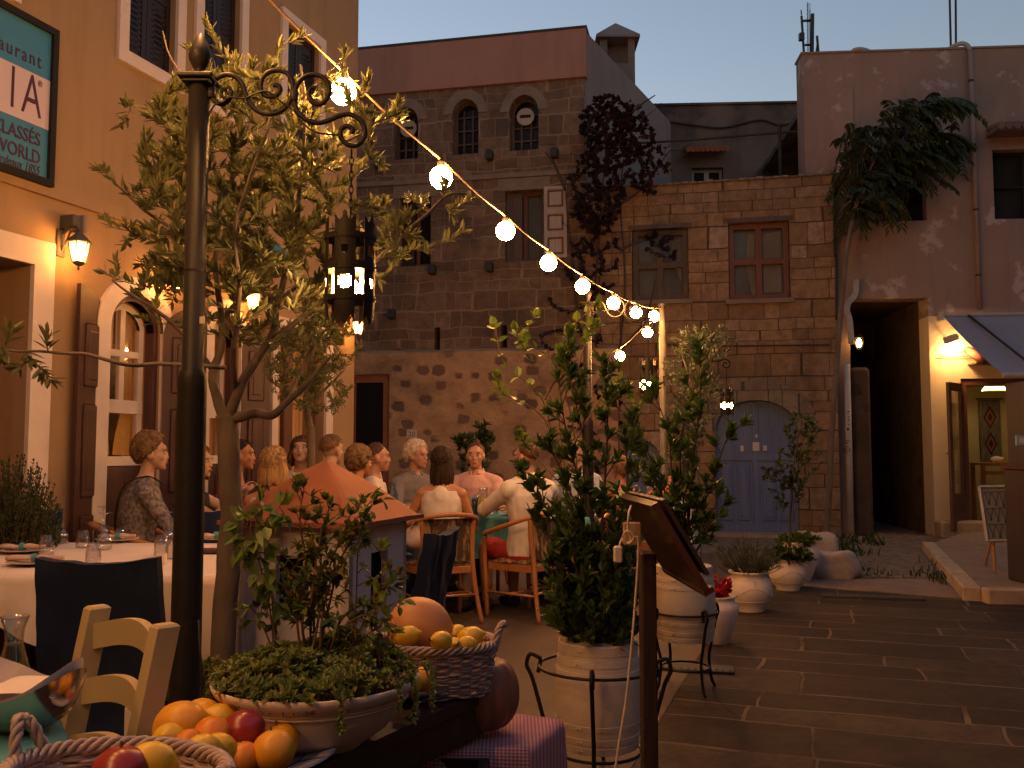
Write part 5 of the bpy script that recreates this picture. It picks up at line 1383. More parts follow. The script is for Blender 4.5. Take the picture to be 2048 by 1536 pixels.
# ------------------------------------------------------------------ barrels, stands and tall shrubs
pm('barrel_paint', (.62, .52, .42), (.50, .41, .32), scale=5, rough=.7, bump=.3, bscale=30)
pm('clay_pot', (.74, .62, .52), (.62, .51, .42), scale=5, rough=.75, bump=.25, bscale=25)
pm('rim_paint', (.66, .55, .46), (.34, .12, .08), scale=11, rough=.7, bump=.3, lo=.62, hi=.66)
def barrel(label, c, r, h):
 t = thing('barrel_planter', label, 'planter', loc=c, group='white painted barrel planters on wire stands')
 prof = []; n = 24
 for i in range(n + 1):
  f = i / n; rr = r * (.90 + .10 * math.sin(PI * min(1, f * 1.05)))
  prof.append((rr, h * f))
 prof += [(r * .86, h), (r * .85, h * .9), (0, h * .9)]
 mb = MB(); seg = 40
 lmesh(mb.lathe(prof, seg), 'staves', M['barrel_paint'], t, True)
 for f0, f1 in ((.0, .07), (.09, .15), (.22, .27), (.70, .75), (.80, .86), (.90, .99)):
  rr = lambda f: r * (.90 + .10 * math.sin(PI * min(1, f * 1.05))) + .0022
  mb = MB(); mb.lathe([(rr(f0) - .003, h * f0), (rr(f0), h * f0 + .001), (rr(f1), h * f1 - .001), (rr(f1) - .003, h * f1)], seg)
  for k in range(3):
   a = -PI / 2 - .55 + k * 2.1
   for da in (-.045, .045):
    ff = (f0 + f1) / 2; mb.ell((rr(ff) * math.cos(a + da), rr(ff) * math.sin(a + da), h * ff), .0055, 6, 4)
  lmesh(mb, 'hoop', M['barrel_paint'], t)
 lmesh(MB().lathe([(0, h * .93), (r * .85, h * .93)], 24), 'soil', M['soil'], t); return t
def stand(label, c, r, zr, ztop, ang0=0.0):
 t = thing('wire_stand', label, 'plant stand', loc=c, group='black wire plant stands round the barrels')
 for z, rr in ((zr, r), (.12, r * .72)): lmesh(MB().tube([(rr * math.cos(2 * PI * k / 32), rr * math.sin(2 * PI * k / 32), z) for k in range(33)], .006, 6), 'ring', M['black_iron'], t)
 for k in range(4):
  a = ang0 + k * PI / 2; d = V((math.cos(a), math.sin(a), 0))
  pth = [d * (r * 1.02) + V((0, 0, zr - .035)), d * (r * .98) + V((0, 0, zr + .015)), d * (r * 1.04) + V((0, 0, ztop)), d * (r * 1.16) + V((0, 0, ztop + .008)), d * (r * 1.22) + V((0, 0, ztop - .035)), d * (r * 1.12) + V((0, 0, zr - .06)), d * (r * .95) + V((0, 0, zr * .55)), d * (r * .86) + V((0, 0, .16)), d * (r * .93) + V((0, 0, .05)), d * (r * 1.06) + V((0, 0, .0))]
  lmesh(MB().tube(spline(pth, 5), .0085, 7), 'leg', M['black_iron'], t, True)
 return t
bc1 = V((P(1196, 1400, 3.75).x, 3.75, .14)); h1 = P(1196, 1278, 3.75).z - .14
barrel('nearest white painted barrel planter, behind the menu stand, holding a tall dark shrub', bc1, .172, h1)
stand('nearest black wire stand, curled legs around the white barrel', V((bc1.x, bc1.y, 0)), .235, P(1178, 1360, 3.52).z, P(1178, 1345, 3.52).z, R(-100))
bc2 = V((P(1369, 1200, 5.15).x, 5.15, .27)); h2 = P(1369, 1130, 5.15).z - .27
barrel('second white painted barrel planter, farther back and wholly right of the menu post', bc2, .168, h2)
stand('farther black wire stand under the second white barrel', V((bc2.x, bc2.y, 0)), .178, P(1390, 1232, 5.0).z, P(1390, 1224, 5.0).z, R(-68))
def shrub(label, c, z0, stems, Yv, lm='shrub_leaf', LL=.07, LW=.026, extra=None, spreadY=.12, name='tall_shrub', leafn=14, tr=.008, dens=1.0):
 """stems: pixel paths; each carries whorled upright leaves"""
 t = thing(name, label, 'shrub', loc=(c.x, c.y, z0)); g = Grow()
 for st in stems:
  dy = rnd(-spreadY, spreadY); n = len(st)
  pts = [V((c.x + rnd(-.05, .05), c.y + rnd(-.05, .05), z0))] + [P(x, y, Yv + dy * (i + 1) / n) for i, (x, y) in enumerate(st)]
  q = spline(pts, 6); m = len(q) - 1
  g.wood.tube(q, [tr * (1 - .75 * i / m) for i in range(m + 1)], 6)
  L = sum((q[i + 1] - q[i]).length for i in range(m))
  for p in q[m // 3:]: g.nodes.append((p, .004))
  # clusters of leaves at intervals along upper 75 percent
  nc = int(L / .05 * dens)
  for k in range(nc):
   f = (.12 + .88 * (k + .5) / nc) * m; i = min(int(f), m - 1); p = q[i].lerp(q[i + 1], f - i); d = (q[i + 1] - q[i]).normalized()
   # side shoot
   if random.random() < .75 and k < nc - 1:
    o = rdir(); o.z = abs(o.z) * .5 + .25; e = p + (d * .6 + o).normalized() * rnd(.04, .12); g.wood.tube([p, e], [.003, .002], 4); base = e; dd = (e - p).normalized()
   else: base = p; dd = d
   for j in range(leafn):
    o = rdir(); o = (o - dd * o.dot(dd)); o = o.normalized() if o.length > .1 else V((1, 0, 0))
    g.leaf.leaf(base - dd * rnd(0, .05), dd * rnd(.5, 1.3) + o * rnd(.3, 1.0), rdir() * .5 + dd, LL * rnd(.6, 1.15), LW * rnd(.7, 1.15), bend=rnd(0, .2))
 g.finish(t, lm, 'twig_dark', trunkname='stem'); return t
st1 = [[(1180, 1150), (1160, 980), (1130, 850), (1115, 740)], [(1190, 1150), (1180, 960), (1150, 800), (1125, 700)], [(1200, 1130), (1210, 960), (1215, 820), (1205, 720)],
       [(1170, 1170), (1120, 1060), (1060, 970), (1050, 955)], [(1165, 1180), (1120, 1110), (1085, 1050), (1068, 1020)], [(1210, 1150), (1240, 1050), (1255, 960), (1248, 860)], [(1195, 1160), (1170, 1060), (1130, 960), (1095, 880)],
       [(1220, 1180), (1255, 1120), (1262, 1060), (1270, 990)], [(1160, 1220), (1130, 1160), (1105, 1120), (1090, 1130)], [(1200, 1200), (1225, 1120), (1225, 1040)], [(1180, 1200), (1150, 1130), (1150, 1060), (1140, 1000)], [(1150, 1240), (1125, 1200), (1115, 1230)], [(1230, 1220), (1265, 1190), (1270, 1150)], [(1160, 1250), (1140, 1225), (1130, 1195)], [(1200, 1250), (1215, 1215), (1230, 1170)], [(1225, 1255), (1250, 1235), (1262, 1205)], [(1180, 1250), (1170, 1200), (1175, 1140)], [(1210, 1240), (1200, 1180), (1205, 1100)], [(1160, 1200), (1140, 1120), (1120, 1060)], [(1230, 1200), (1240, 1110), (1225, 1010)], [(1190, 1210), (1190, 1150), (1190, 1090)]]
shrub('dense dark shrub growing out of the nearest white barrel', bc1, bc1.z + h1 * .93, st1, 3.72, dens=1.05, leafn=15, LL=.054, LW=.021)
st2 = [[(1365, 1050), (1345, 960), (1335, 860), (1300, 770)], [(1375, 1040), (1385, 930), (1400, 800), (1395, 670)], [(1360, 1060), (1320, 960), (1270, 850), (1220, 760)], [(1380, 1050), (1420, 980), (1445, 900), (1465, 850)], [(1350, 1060), (1310, 980), (1265, 930)],
       [(1370, 1040), (1360, 900), (1380, 800), (1405, 740)], [(1390, 1080), (1420, 1040), (1440, 970)], [(1350, 1090), (1320, 1050), (1300, 1000)], [(1345, 1060), (1300, 930), (1270, 850), (1215, 800)], [(1370, 1080), (1380, 1020), (1370, 960)], [(1400, 1090), (1410, 1050), (1400, 1000)]]
shrub('airy green shrub growing out of the second white barrel', bc2, bc2.z + h2 * .93, st2, 5.1, LL=.074, LW=.027, dens=.7, leafn=14, spreadY=.2)
# lime-green climber with light sprays above the first shrub
def sprays(label, c, paths, Yv, lm, LL, LW, name, n=9, cat='plant', twigm='twig'):
 t = thing(name, label, cat, loc=c); g = Grow()
 for st in paths:
  pts = [P(x, y, Yv + rnd(-.05, .05)) for x, y in st]; q = spline(pts, 6); m = len(q) - 1
  g.twig.tube(q, [.004 * (1 - .6 * i / m) for i in range(m + 1)], 5); g.leaves_on(q, LL, LW, n, .45, .9, .0, True)
 g.finish(t, lm, twigmat=twigm); return t
Yl = 4.6
sprays('lime green climbing plant with rounded leaves between shrub and far lamp post', (P(1140, 1100, Yl).x, Yl, 0),
       [[(1150, 1100), (1110, 900), (1080, 790), (1010, 730), (990, 650)], [(1150, 1100), (1120, 860), (1110, 730), (1050, 680), (1070, 630)], [(1160, 1100), (1150, 880), (1120, 700), (1180, 620), (1195, 610)], [(1140, 1000), (1090, 840), (1010, 790), (995, 755)], [(1150, 1000), (1060, 900), (1040, 870)],
  [(1150, 800), (1120, 720), (1140, 660)], [(1130, 850), (1060, 720), (1030, 660)], [(1140, 900), (1200, 800), (1240, 760), (1260, 790)], [(1150, 760), (1170, 690), (1190, 650)]], Yl, 'lime_leaf', .06, .042, 'climbing_plant', 7)

# ------------------------------------------------------------------ round white pots down the edge
def pot(label, gx, gy, prof, scale, group='white glazed pots lining the paved lane', wave=True):
 c = G(gx, gy); t = thing('flower_pot', label, 'pot', loc=c, group=group)
 pr = [(r * scale, z * scale) for r, z in prof]; lmesh(MB().lathe(pr, 36), 'body', M['clay_pot'], t, True)
 zmax = max(z for r, z in pr); rm = pr[-1][0]
 if wave:
  mb = MB(); rr = lambda z: np_interp(z, pr)
  for z0_, amp in ((zmax * .52, .10),):
   mb.tube([(lambda a, z: V(((rr(z) + .001) * math.cos(a), (rr(z) + .001) * math.sin(a), z)))(2 * PI * k / 96, z0_ + amp * scale * math.sin(2 * PI * k / 96 * 3)) for k in range(97)], .0035, 5)
  for z0_ in (zmax * .80, zmax * .28): mb.tube([(( rr(z0_) + .001) * math.cos(2 * PI * k / 48), (rr(z0_) + .001) * math.sin(2 * PI * k / 48), z0_) for k in range(49)], .003, 5)
  lmesh(mb, 'rope_moulding', M['clay_pot'], t, True)
 lmesh(MB().lathe([(0, zmax * .9), (pr[-2][0] * .98, zmax * .9)], 24), 'soil', M['soil'], t)
 return t, c, zmax
def np_interp(z, pr):
 best = 0
 for (r1, z1), (r2, z2) in zip(pr[:-1], pr[1:]):
  if z2 > z1 and z1 <= z <= z2: best = max(best, r1 + (r2 - r1) * (z - z1) / (z2 - z1))
 return best
prA = [(0, 0), (.30, 0), (.32, .03), (.30, .06), (.42, .2), (.50, .38), (.50, .52), (.44, .68), (.37, .76), (.40, .80), (.43, .83), (.42, .86), (.36, .85), (.34, .78), (.34, .5)]
prB = [(0, 0), (.26, 0), (.28, .03), (.34, .2), (.45, .5), (.52, .78), (.50, .9), (.42, .98), (.40, 1.02), (.44, 1.06), (.46, 1.09), (.42, 1.10), (.38, 1.02), (.38, .8)]
pA, cA, zA = pot('large round white pot with a wavy rope line, middle of the row', 1498, 1222, prA, .375)
pB, cB, zB = pot('second round white pot, farther back beside the pale rocks', 1576, 1180, prA, .34)
pC, cC, zC = pot('tall white urn pot with red flowers beside the second barrel', 1434, 1286, prB, .29, wave=False)
pD, cD, zD = pot('smooth pale pot half hidden behind the farther round pot', 1600, 1164, prB, .36, wave=False)
def bush(label, c, z0, rx, rz, n, lm, LL, LW, name='potted_herb', nl=8, cat='plant', upright=.8, rise=0):
 t = thing(name, label, cat, loc=(c.x, c.y, z0)); g = Grow()
 for _ in range(n):
  a = rnd(0, 2 * PI); q = math.sqrt(random.random()); zz = rnd(.25, 1) * rz
  e = V((c.x + rx * q * math.cos(a), c.y + rx * q * math.sin(a), z0 + rise + zz * (1.05 - .4 * q * q)))
  s_ = V((c.x + .3 * rx * q * math.cos(a), c.y + .3 * rx * q * math.sin(a), z0))
  pth = spline([s_, s_.lerp(e, .5) + rdir() * .02, e], 4); g.twig.tube(pth, [.0022, .0012][0:1] * len(pth) if False else .0018, 4, cap=False)
  g.leaves_on(pth, LL, LW, nl, .25, .7, upright * .3)
 g.finish(t, lm, twigmat='twig_dark'); return t
bush('dense low leaves filling the top of the nearest white barrel', bc1, bc1.z + h1 * .9, .21, .50, 120, 'shrub_leaf', .055, .022, name='low_shrub', nl=9, cat='shrub')
bush('grey green rosemary like bush in the large round pot', cA, zA * .9, .30, .30, 150, 'herb_leaf', .03, .006)
bush('leafy green trailing plant in the farther round pot', cB, zB * .9, .24, .13, 110, 'dark_leaf', .045, .02)
bush('bright trailing leaves over the smooth pale pot', cD, zD * .92, .22, .12, 70, 'shrub_leaf', .045, .02)
bush('cluster of dark red flowers in the tall white urn pot', cC + V((-.02, 0, 0)), zC * .95, .13, .16, 60, 'red_petal', .03, .022, name='red_flowers', nl=8)
# slender sapling
Ys = cB.y + .1
t = thing('potted_sapling', 'slender leafy sapling before the blue door, rising from the farther round pot', 'tree', loc=(cB.x, cB.y, zB * .85)); g = Grow()
g.branch([V((cB.x, cB.y, zB * .85)), P(1580, 1060, Ys), P(1584, 980, Ys), P(1592, 900, Ys), P(1605, 840, Ys)], .012, .004)
g.branch([P(1584, 980, Ys), P(1560, 950, Ys), P(1540, 940, Ys)], .004, .002)
tt = [P(*(lambda e: (e[0], e[1]))(inell([(1605, 870, 38, 45, 0, 1.2), (1590, 940, 42, 50, 0, 1), (1570, 980, 35, 40, 0), (1535, 950, 25, 18, 0, .6), (1625, 920, 20, 30, 0)])), Ys + random.gauss(0, .1)) for _ in range(120)]
for q in sorted(tt, key=lambda p: p.z): g.twigto(q, LL=.05, LW=.02, nleaf=5, start=.3, r=.002)
g.finish(t, 'dark_leaf', 'twig_dark', 'twig_dark')
# rocks
def rock(label, c, r, seed, sc=(1, .8, .6)):
 mb = MB(); mb.ell((0, 0, 0), 1, 26, 18); out = []
 for q in mb.v:
  p = V(q); d = p.normalized(); k = 1 + .22 * noise.noise(d * 1.6 + V((seed, 0, 0))) + .08 * noise.noise(d * 5 + V((0, seed, 0)))
  cx = max(-.82, min(.82, p.x)), max(-.8, min(.8, p.y)), max(-.7, min(.72, p.z))
  p = V(cx) * k * 1.15; out.append((c.x + p.x * r * sc[0], c.y + p.y * r * sc[1], c.z + r * sc[2] * .62 + p.z * r * sc[2]))
 mb.v = out; o = mb.build('rock', M['rock_stone'], smooth=True); return setp(o, label, 'rock', 'pale rocks at the alley mouth')
pm('rock_stone', (.46, .37, .30), (.30, .24, .19), scale=5, rough=.95, bump=.7, bscale=12, bdist=.02)
rock('pale angular boulder lying right of the smooth pale pot', G(1660, 1156), .26, 2.0, (1.05, .8, .72))
rock('smaller pale stone behind the angular boulder', G(1632, 1128), .24, 5.0, (1, .8, 1.0))

# ------------------------------------------------------------------ drooping feathery tree at the alley
Yn = 13.3
t = thing('feathery_tree', 'leaning tree with drooping feathery dark leaves against the plastered wall', 'tree', loc=(P(1672, 1075, Yn).x, Yn, 0)); g = Grow()
g.branch([V((P(1650, 1075, Yn).x, Yn, 0)), P(1658, 1000, Yn), P(1663, 880, Yn), P(1672, 740, Yn), P(1684, 600, Yn), P(1694, 500, Yn), P(1712, 415, Yn), P(1735, 340, Yn)], .05, .03, 8)
for l in ([(1712, 415), (1700, 330), (1690, 260)], [(1725, 370), (1770, 290), (1840, 222), (1895, 200)], [(1735, 350), (1790, 300), (1855, 280), (1905, 280)], [(1720, 390), (1760, 340), (1820, 320), (1875, 342)], [(1725, 380), (1730, 300), (1770, 240), (1800, 215)], [(1715, 410), (1750, 390), (1790, 380)]):
 g.branch([P(x, y, Yn + rnd(-.3, .3)) for x, y in l], .02, .006)
def frond(g, a, d, L, droop, LL, LW):
 pts = [a + d * (L * k / 6) - V((0, 0, droop * (k / 6) ** 2)) for k in range(7)]; q = spline(pts, 2); m = len(q) - 1
 g.twig.tube(q, .004, 4, cap=False)
 for k in range(2, m + 1):
  dd = (q[k] - q[k - 1]).normalized(); sd = dd.cross(V((0, 0, 1)));
  if sd.length < .1: sd = dd.orthogonal()
  sd.normalize()
  for s_ in (1, -1): g.leaf.leaf(q[k], dd * .5 + sd * s_ - V((0, 0, .5)) + rdir() * .15, V((0, 0, 1)), LL * rnd(.8, 1.1), LW, bend=.2)
nn = [p for p, r in g.nodes if p.z > P(1700, 430, Yn).z]
for _ in range(270):
 a = random.choice(nn) + rdir() * .14; d = V((rnd(-.3, 1.0), rnd(-.6, .6), rnd(-.1, .35))).normalized(); frond(g, a, d, rnd(.26, .48), rnd(.12, .38), .12, .045)
g.finish(t, 'dark_leaf', 'bark', 'twig_dark')

# ------------------------------------------------------------------ bougainvillea climbing the wall corner
BO = thing('bougainvillea', 'large dark purple bougainvillea sprawling over the corner between the stone houses', 'climber', loc=BF.w(U1, -.2, 0)); g = Grow()
bp = lambda x, y, d: (lambda q: BF.w(q[0], d, q[1]))(BF.uz(x, y, d))
for l in ([(1215, 1060), (1205, 900), (1195, 750), (1190, 600), (1200, 450), (1210, 320), (1215, 220)], [(1225, 1060), (1230, 850), (1240, 700), (1250, 560), (1240, 400), (1250, 300)], [(1195, 740), (1160, 660), (1150, 560), (1140, 480), (1130, 360)], [(1240, 700), (1290, 640), (1310, 560)], [(1205, 880), (1150, 780), (1110, 700)], [(1210, 320), (1260, 230), (1310, 190)], [(1205, 430), (1280, 380), (1340, 300)], [(1200, 900), (1180, 780), (1130, 740), (1090, 800)], [(1130, 380), (1110, 330), (1090, 305)], [(1240, 500), (1300, 480), (1350, 520)]):
 g.branch([bp(x, y, rnd(-.35, -.12)) for x, y in l], .028, .008, 6)
els = [(1215, 250, 55, 60, 0, 1.6), (1195, 380, 55, 90, 0, 1.3), (1190, 520, 60, 70, 0, .35), (1270, 290, 40, 80, 0, .8), (1150, 600, 60, 70, 0, .12), (1180, 720, 70, 60, 0, .12), (1190, 860, 60, 100, 0, .12), (1290, 330, 50, 60, 0, .4), (1320, 490, 40, 30, 0, .25), (1110, 690, 50, 30, 0, .15)]
tt = []
for _ in range(620):
 x, y, d = inell(els); tt.append(bp(x, y, rnd(-.6, -.08)))
for q in sorted(tt, key=lambda p: p.z): g.twigto(q, LL=.065, LW=.05, nleaf=9, start=.2, r=.006, up=0)
for _ in range(26):
 x, y, d = inell([(1300, 240, 60, 50, 0), (1150, 350, 60, 60, 0), (1320, 300, 60, 60, 0), (1120, 500, 50, 60, 0)]); g.twigto(bp(x, y, rnd(-.5, -.1)), LL=.05, LW=.03, nleaf=1, start=.8, r=.008)
g.finish(BO, 'bougain_leaf', 'twig_dark', 'twig_dark', trunkname='stem')

# ------------------------------------------------------------------ shrubs at the left edge and behind the diners
c = P(20, 1000, 5.2); c = V((c.x, c.y, 0))
pm('pot_brown', (.25, .12, .07), (.18, .09, .05), scale=5, rough=.8)
t = thing('flower_pot', 'brown clay pot under the round bush by the doorway', 'pot', loc=c); lmesh(MB().lathe([(0, 0), (.16, 0), (.22, .38), (.24, .40), (.24, .45), (.21, .45), (.20, .40), (0, .4)], 24), 'body', M['pot_brown'], t, True)
bush('round dark bush at the left edge beside the restaurant doorway', c, .42, .27, .80, 620, 'dark_leaf', .026, .011, name='round_bush', nl=12, cat='shrub', rise=.05)
for (px, py, lb) in ((925, 900, 'small upright potted plant behind the long haired woman'), (965, 880, 'taller pointed potted plant behind the man in pink')):
 cc = V((P(px, 950, 11.5).x, 11.5, 0))
 if px > 950: stems = [[(962, 900), (965, 855)], [(975, 910), (985, 880)], [(955, 915), (948, 880)]]
 else: stems = [[(922, 910), (918, 885)], [(930, 915), (935, 895)]]
 t = thing('flower_pot', lb.replace('plant', 'plant pot, terracotta,').replace('small upright potted', 'small terracotta pot of the') if False else ('terracotta pot holding the ' + ('taller' if px > 950 else 'smaller') + ' plant by the rubble wall'), 'pot', loc=cc)
 lmesh(MB().lathe([(0, 0), (.14, 0), (.2, .5), (.22, .52), (.22, .56), (.19, .56), (.18, .5), (0, .5)], 20), 'body', M['pot_brown'], t, True)
 shrub(lb, cc, .5, stems, 11.5, lm='dark_leaf', LL=.10, LW=.04, name='potted_plant', dens=.9, leafn=12)
# weeds at the foot of the alley and kerb
wd = MB();
for (x, y, n, h) in ((1720, 1090, 60, .22), (1700, 1110, 60, .16), (1875, 1130, 30, .12), (1900, 1165, 30, .12), (1740, 1150, 40, .08), (1690, 1140, 40, .08), (1890, 1155, 30, .1), (1660, 1120, 30, .1), (1480, 1105, 60, .07)):
 c_ = G(x, y)
 for _ in range(n):
  p = c_ + V((rnd(-.25, .25), rnd(-.35, .35), 0)); wd.leaf(p, V((rnd(-.5, .5), rnd(-.5, .5), 1)), rdir(), h * rnd(.4, 1.1), .02, bend=.3)
o = wd.build('weeds', M['dark_leaf']); setp(o, 'tufts of weeds along the alley mouth and kerb', 'weeds', kind='stuff')
# ------------------------------------------------------------------ materials
pm('white_cloth', (.74, .64, .60), (.66, .57, .53), scale=4, rough=.9, bump=.35, bscale=9, bdist=.01)
pm('teal_cloth', (.09, .30, .31), (.07, .25, .27), scale=5, rough=.9, bump=.3, bscale=14, bdist=.008)
pm('blue_cloth', (.006, .017, .055), (.004, .012, .04), scale=5, rough=.92, bump=.4, bscale=10, bdist=.01)
pm('cream_paint', (.46, .36, .21), (.41, .32, .18), scale=4, rough=.42, bump=.1)
woodm('dark_plank', (.045, .022, .015), (.025, .013, .009), rough=.55, bump=.4)
woodm('honey_wood', (.42, .18, .06), (.33, .13, .045), rough=.35, coat=.2)
glassm('glass'); glassm('blue_glass', (.5, .7, .95))
pm('steel', (.45, .42, .40), rough=.16, metal=1)
pm('orange_skin', (.74, .25, .015), (.58, .17, .01), scale=26, rough=.42, bump=.35, bscale=110, bdist=.002)
pm('grapefruit_skin', (.76, .37, .02), (.64, .26, .02), scale=24, rough=.42, bump=.3, bscale=100, bdist=.002)
pm('lemon_skin', (.74, .45, .025), (.62, .36, .02), scale=24, rough=.4, bump=.3, bscale=90, bdist=.002)
pm('apple_skin', (.22, .012, .015), (.30, .03, .02), scale=10, rough=.28, stretch=(1, 1, .3))
pm('gourd_skin', (.52, .23, .075), (.44, .19, .06), scale=6, rough=.5, bump=.15, bscale=50)
pm('pumpkin_skin', (.36, .14, .075), (.26, .10, .06), scale=5, rough=.55, bump=.3)
pm('wicker', (.46, .36, .34), (.34, .25, .22), scale=22, rough=.75, bump=.3)
pm('stalk', (.10, .09, .03), rough=.9)
pm('paper', (.72, .62, .57), (.66, .56, .52), scale=8, rough=.9)
pm('cable_white', (.60, .48, .38), rough=.5)
def gingham():
 m, nt, b = newmat('gingham'); vec = objv(nt, (1, 1, 1)); sp = N(nt, "ShaderNodeSeparateXYZ"); nt.links.new(vec, sp.inputs[0])
 ax = []
 a = N(nt, "ShaderNodeMath", operation='ADD'); nt.links.new(sp.outputs['Y'], a.inputs[0]); nt.links.new(sp.outputs['Z'], a.inputs[1])
 for s in (sp.outputs['X'], a.outputs[0]):
  q = N(nt, "ShaderNodeMath", operation='MULTIPLY'); q.inputs[1].default_value = 95; nt.links.new(s, q.inputs[0])
  f = N(nt, "ShaderNodeMath", operation='FRACT'); nt.links.new(q.outputs[0], f.inputs[0])
  g_ = N(nt, "ShaderNodeMath", operation='GREATER_THAN'); g_.inputs[1].default_value = .5; nt.links.new(f.outputs[0], g_.inputs[0]); ax.append(g_.outputs[0])
 s = N(nt, "ShaderNodeMath", operation='ADD'); nt.links.new(ax[0], s.inputs[0]); nt.links.new(ax[1], s.inputs[1])
 h = N(nt, "ShaderNodeMath", operation='MULTIPLY'); h.inputs[1].default_value = .5; nt.links.new(s.outputs[0], h.inputs[0])
 nt.links.new(mixc(nt, h.outputs[0], (.58, .46, .46), (.42, .03, .07)), b.inputs['Base Color']); b.inputs['Roughness'].default_value = .9
 MATS['gingham'] = m; return m
gingham()

def cloth(name, label, poly, z, drop, mt, cat='tablecloth', folds=26, amp=.035, group=None, th=.004, dropf=None):
 """cloth lying on a table top and hanging down in folds round it"""
 mb = MB(); n = len(poly); per = []
 P_ = [V((p[0], p[1], 0)) for p in poly]; cen = sum(P_, V()) / n
 for i in range(n):
  a, b = P_[i], P_[(i + 1) % n]; k = max(2, int((b - a).length / .025))
  for j in range(k): per.append(a.lerp(b, j / k))
 m = len(per); tot = 0; acc = []
 for i in range(m): acc.append(tot); tot += (per[(i + 1) % m] - per[i]).length
 nrm = []
 for i in range(m):
  t = per[(i + 2) % m] - per[i - 2]; t.normalize(); q = V((t.y, -t.x, 0))
  if q.dot(per[i] - cen) < 0: q = -q
  nrm.append(q)
 rows = 14; vs = []
 for r_ in range(rows + 1):
  f = r_ / rows
  for i in range(m):
   s = acc[i] * folds / tot * 2 * PI; D = drop * (dropf(per[i]) if dropf else 1)
   wv = amp * f ** .7 * (math.sin(s) * .6 + .5 * math.sin(s * .43 + 1) + .8 * noise.noise(V((acc[i] * 3, f * 1.2, 2))))
   out = .012 + .03 * f + wv;
   zz = z - D * max(0, f - .02) - (.004 * (f > 0))
   vs.append(per[i] + nrm[i] * (out if f > 0 else .004) + V((0, 0, zz + .02 * f * math.sin(s * .31 + 2))))
 fs = [(r_ * m + i, r_ * m + (i + 1) % m, (r_ + 1) * m + (i + 1) % m, (r_ + 1) * m + i) for r_ in range(rows) for i in range(m)]
 c0 = len(vs)
 for k in range(1, 6):       # top, slightly wrinkled rings to the centre
  for i in range(m):
   p = per[i].lerp(cen, k / 6); vs.append(p + V((0, 0, z + .0015 * noise.noise(p * 7))))
 vs.append(cen + V((0, 0, z)))
 prev = 0
 for k in range(5):
  cur = c0 + k * m; fs += [(prev + (i + 1) % m, prev + i, cur + i, cur + (i + 1) % m) for i in range(m)]; prev = cur
 fs += [(prev + (i + 1) % m, prev + i, len(vs) - 1) for i in range(m)]
 mb.add(vs, fs); o = mb.build(name, M[mt], smooth=True); return setp(o, label, cat, group)
def table(label, poly, z, mt='dark_plank', name='table', cat='table', inset=.05, leg=.05, group=None):
 P_ = [V((p[0], p[1], 0)) for p in poly]; cen = sum(P_, V()) / len(P_)
 t = thing(name, label, cat, loc=(cen.x, cen.y, 0), group=group)
 MB().slab([(p.x, p.y) for p in P_], z - .035, z - .006).build('tabletop', M[mt], t)
 for p in P_:
  q = p.lerp(cen, .16); MB().bbox(q.x - leg / 2, q.y - leg / 2, 0, q.x + leg / 2, q.y + leg / 2, z - .036, .005).build('leg', M[mt], t)
 return t
# ------------------------------------------------------------------ white laid table on the left
t1 = [(-2.85, 4.12), (-1.22, 4.02), (-1.16, 5.45), (-2.75, 5.55)]
table('wooden table under the white cloth on the left', t1, .75)
cloth('tablecloth', 'white tablecloth on the laid table at the left, hanging in folds', t1, .752, .50, 'white_cloth', dropf=lambda p: .38 + .62 * min(1, max(0, (p.x + 2.3) / .7)))
def on(px, py, z=.757): return G(px, py, z)
def tumbler(label, p, h=.098, r=.036):
 t = thing('tumbler', label, 'glass', loc=p, group='upturned tumblers on the white table')
 lmesh(MB().lathe([(r, 0), (r * 1.02, .003), (r * .98, h * .5), (r * .78, h * .93), (r * .68, h), (0, h), (0, h - .008), (r * .62, h - .010), (r * .90, h * .5), (r * .93, .002), (r, 0)], 20), 'glass_body', M['glass'], t, True)
for px, py, hh, lb in ((92, 1108, 1, 'squat upturned tumbler nearest the left edge of the white table'), (165, 1094, .95, 'upturned tumbler between the two upturned wine glasses'), (186, 1128, 1.0, 'nearest upturned tumbler, behind the blue covered chair'),
                       (322, 1110, 1.05, 'upturned tumbler left of the lamp post, beside the white candle cup'), (345, 1116, .9, 'upturned tumbler half hidden by the lamp post'), (240, 1080, .7, 'small low tumbler behind the folded napkin')):
 tumbler(lb, on(px, py), .098 * hh)
def wineglass(label, p, up=False, h=.19, sc=1.0, grp='wine glasses standing upside down on the white table'):
 t = thing('wine_glass', label, 'glass', loc=p, group=grp); r = .036 * sc; h *= sc
 if not up: pr = [(r, 0), (r * 1.15, h * .12), (r * 1.1, h * .25), (r * .6, h * .40), (.006, h * .46), (.005, h * .93), (.012, h * .97), (.033 * sc, h - .002), (.033 * sc, h), (0, h)]
 else: pr = [(0, 0), (.033 * sc, 0), (.033 * sc, .002), (.01, .007), (.0035, h * .1), (.004, h * .5), (r * .6, h * .58), (r * 1.12, h * .74), (r * 1.1, h * .85), (r * .95, h)]
 inner = [(max(0, a - .0012), b) for a, b in (pr[:4][::-1] if not up else pr[6:][::-1])]
 pr2 = (pr + [(0, h)]) if False else pr
 mb = MB(); mb.lathe(pr2, 20)
 if not up: mb.lathe([(r - .0012, 0), (r * 1.15 - .0012, h * .12), (r * 1.1 - .0012, h * .25), (r * .6 - .001, h * .39), (.0, h * .44)], 20)
 lmesh(mb, 'glass_body', M['glass'], t, True); return t
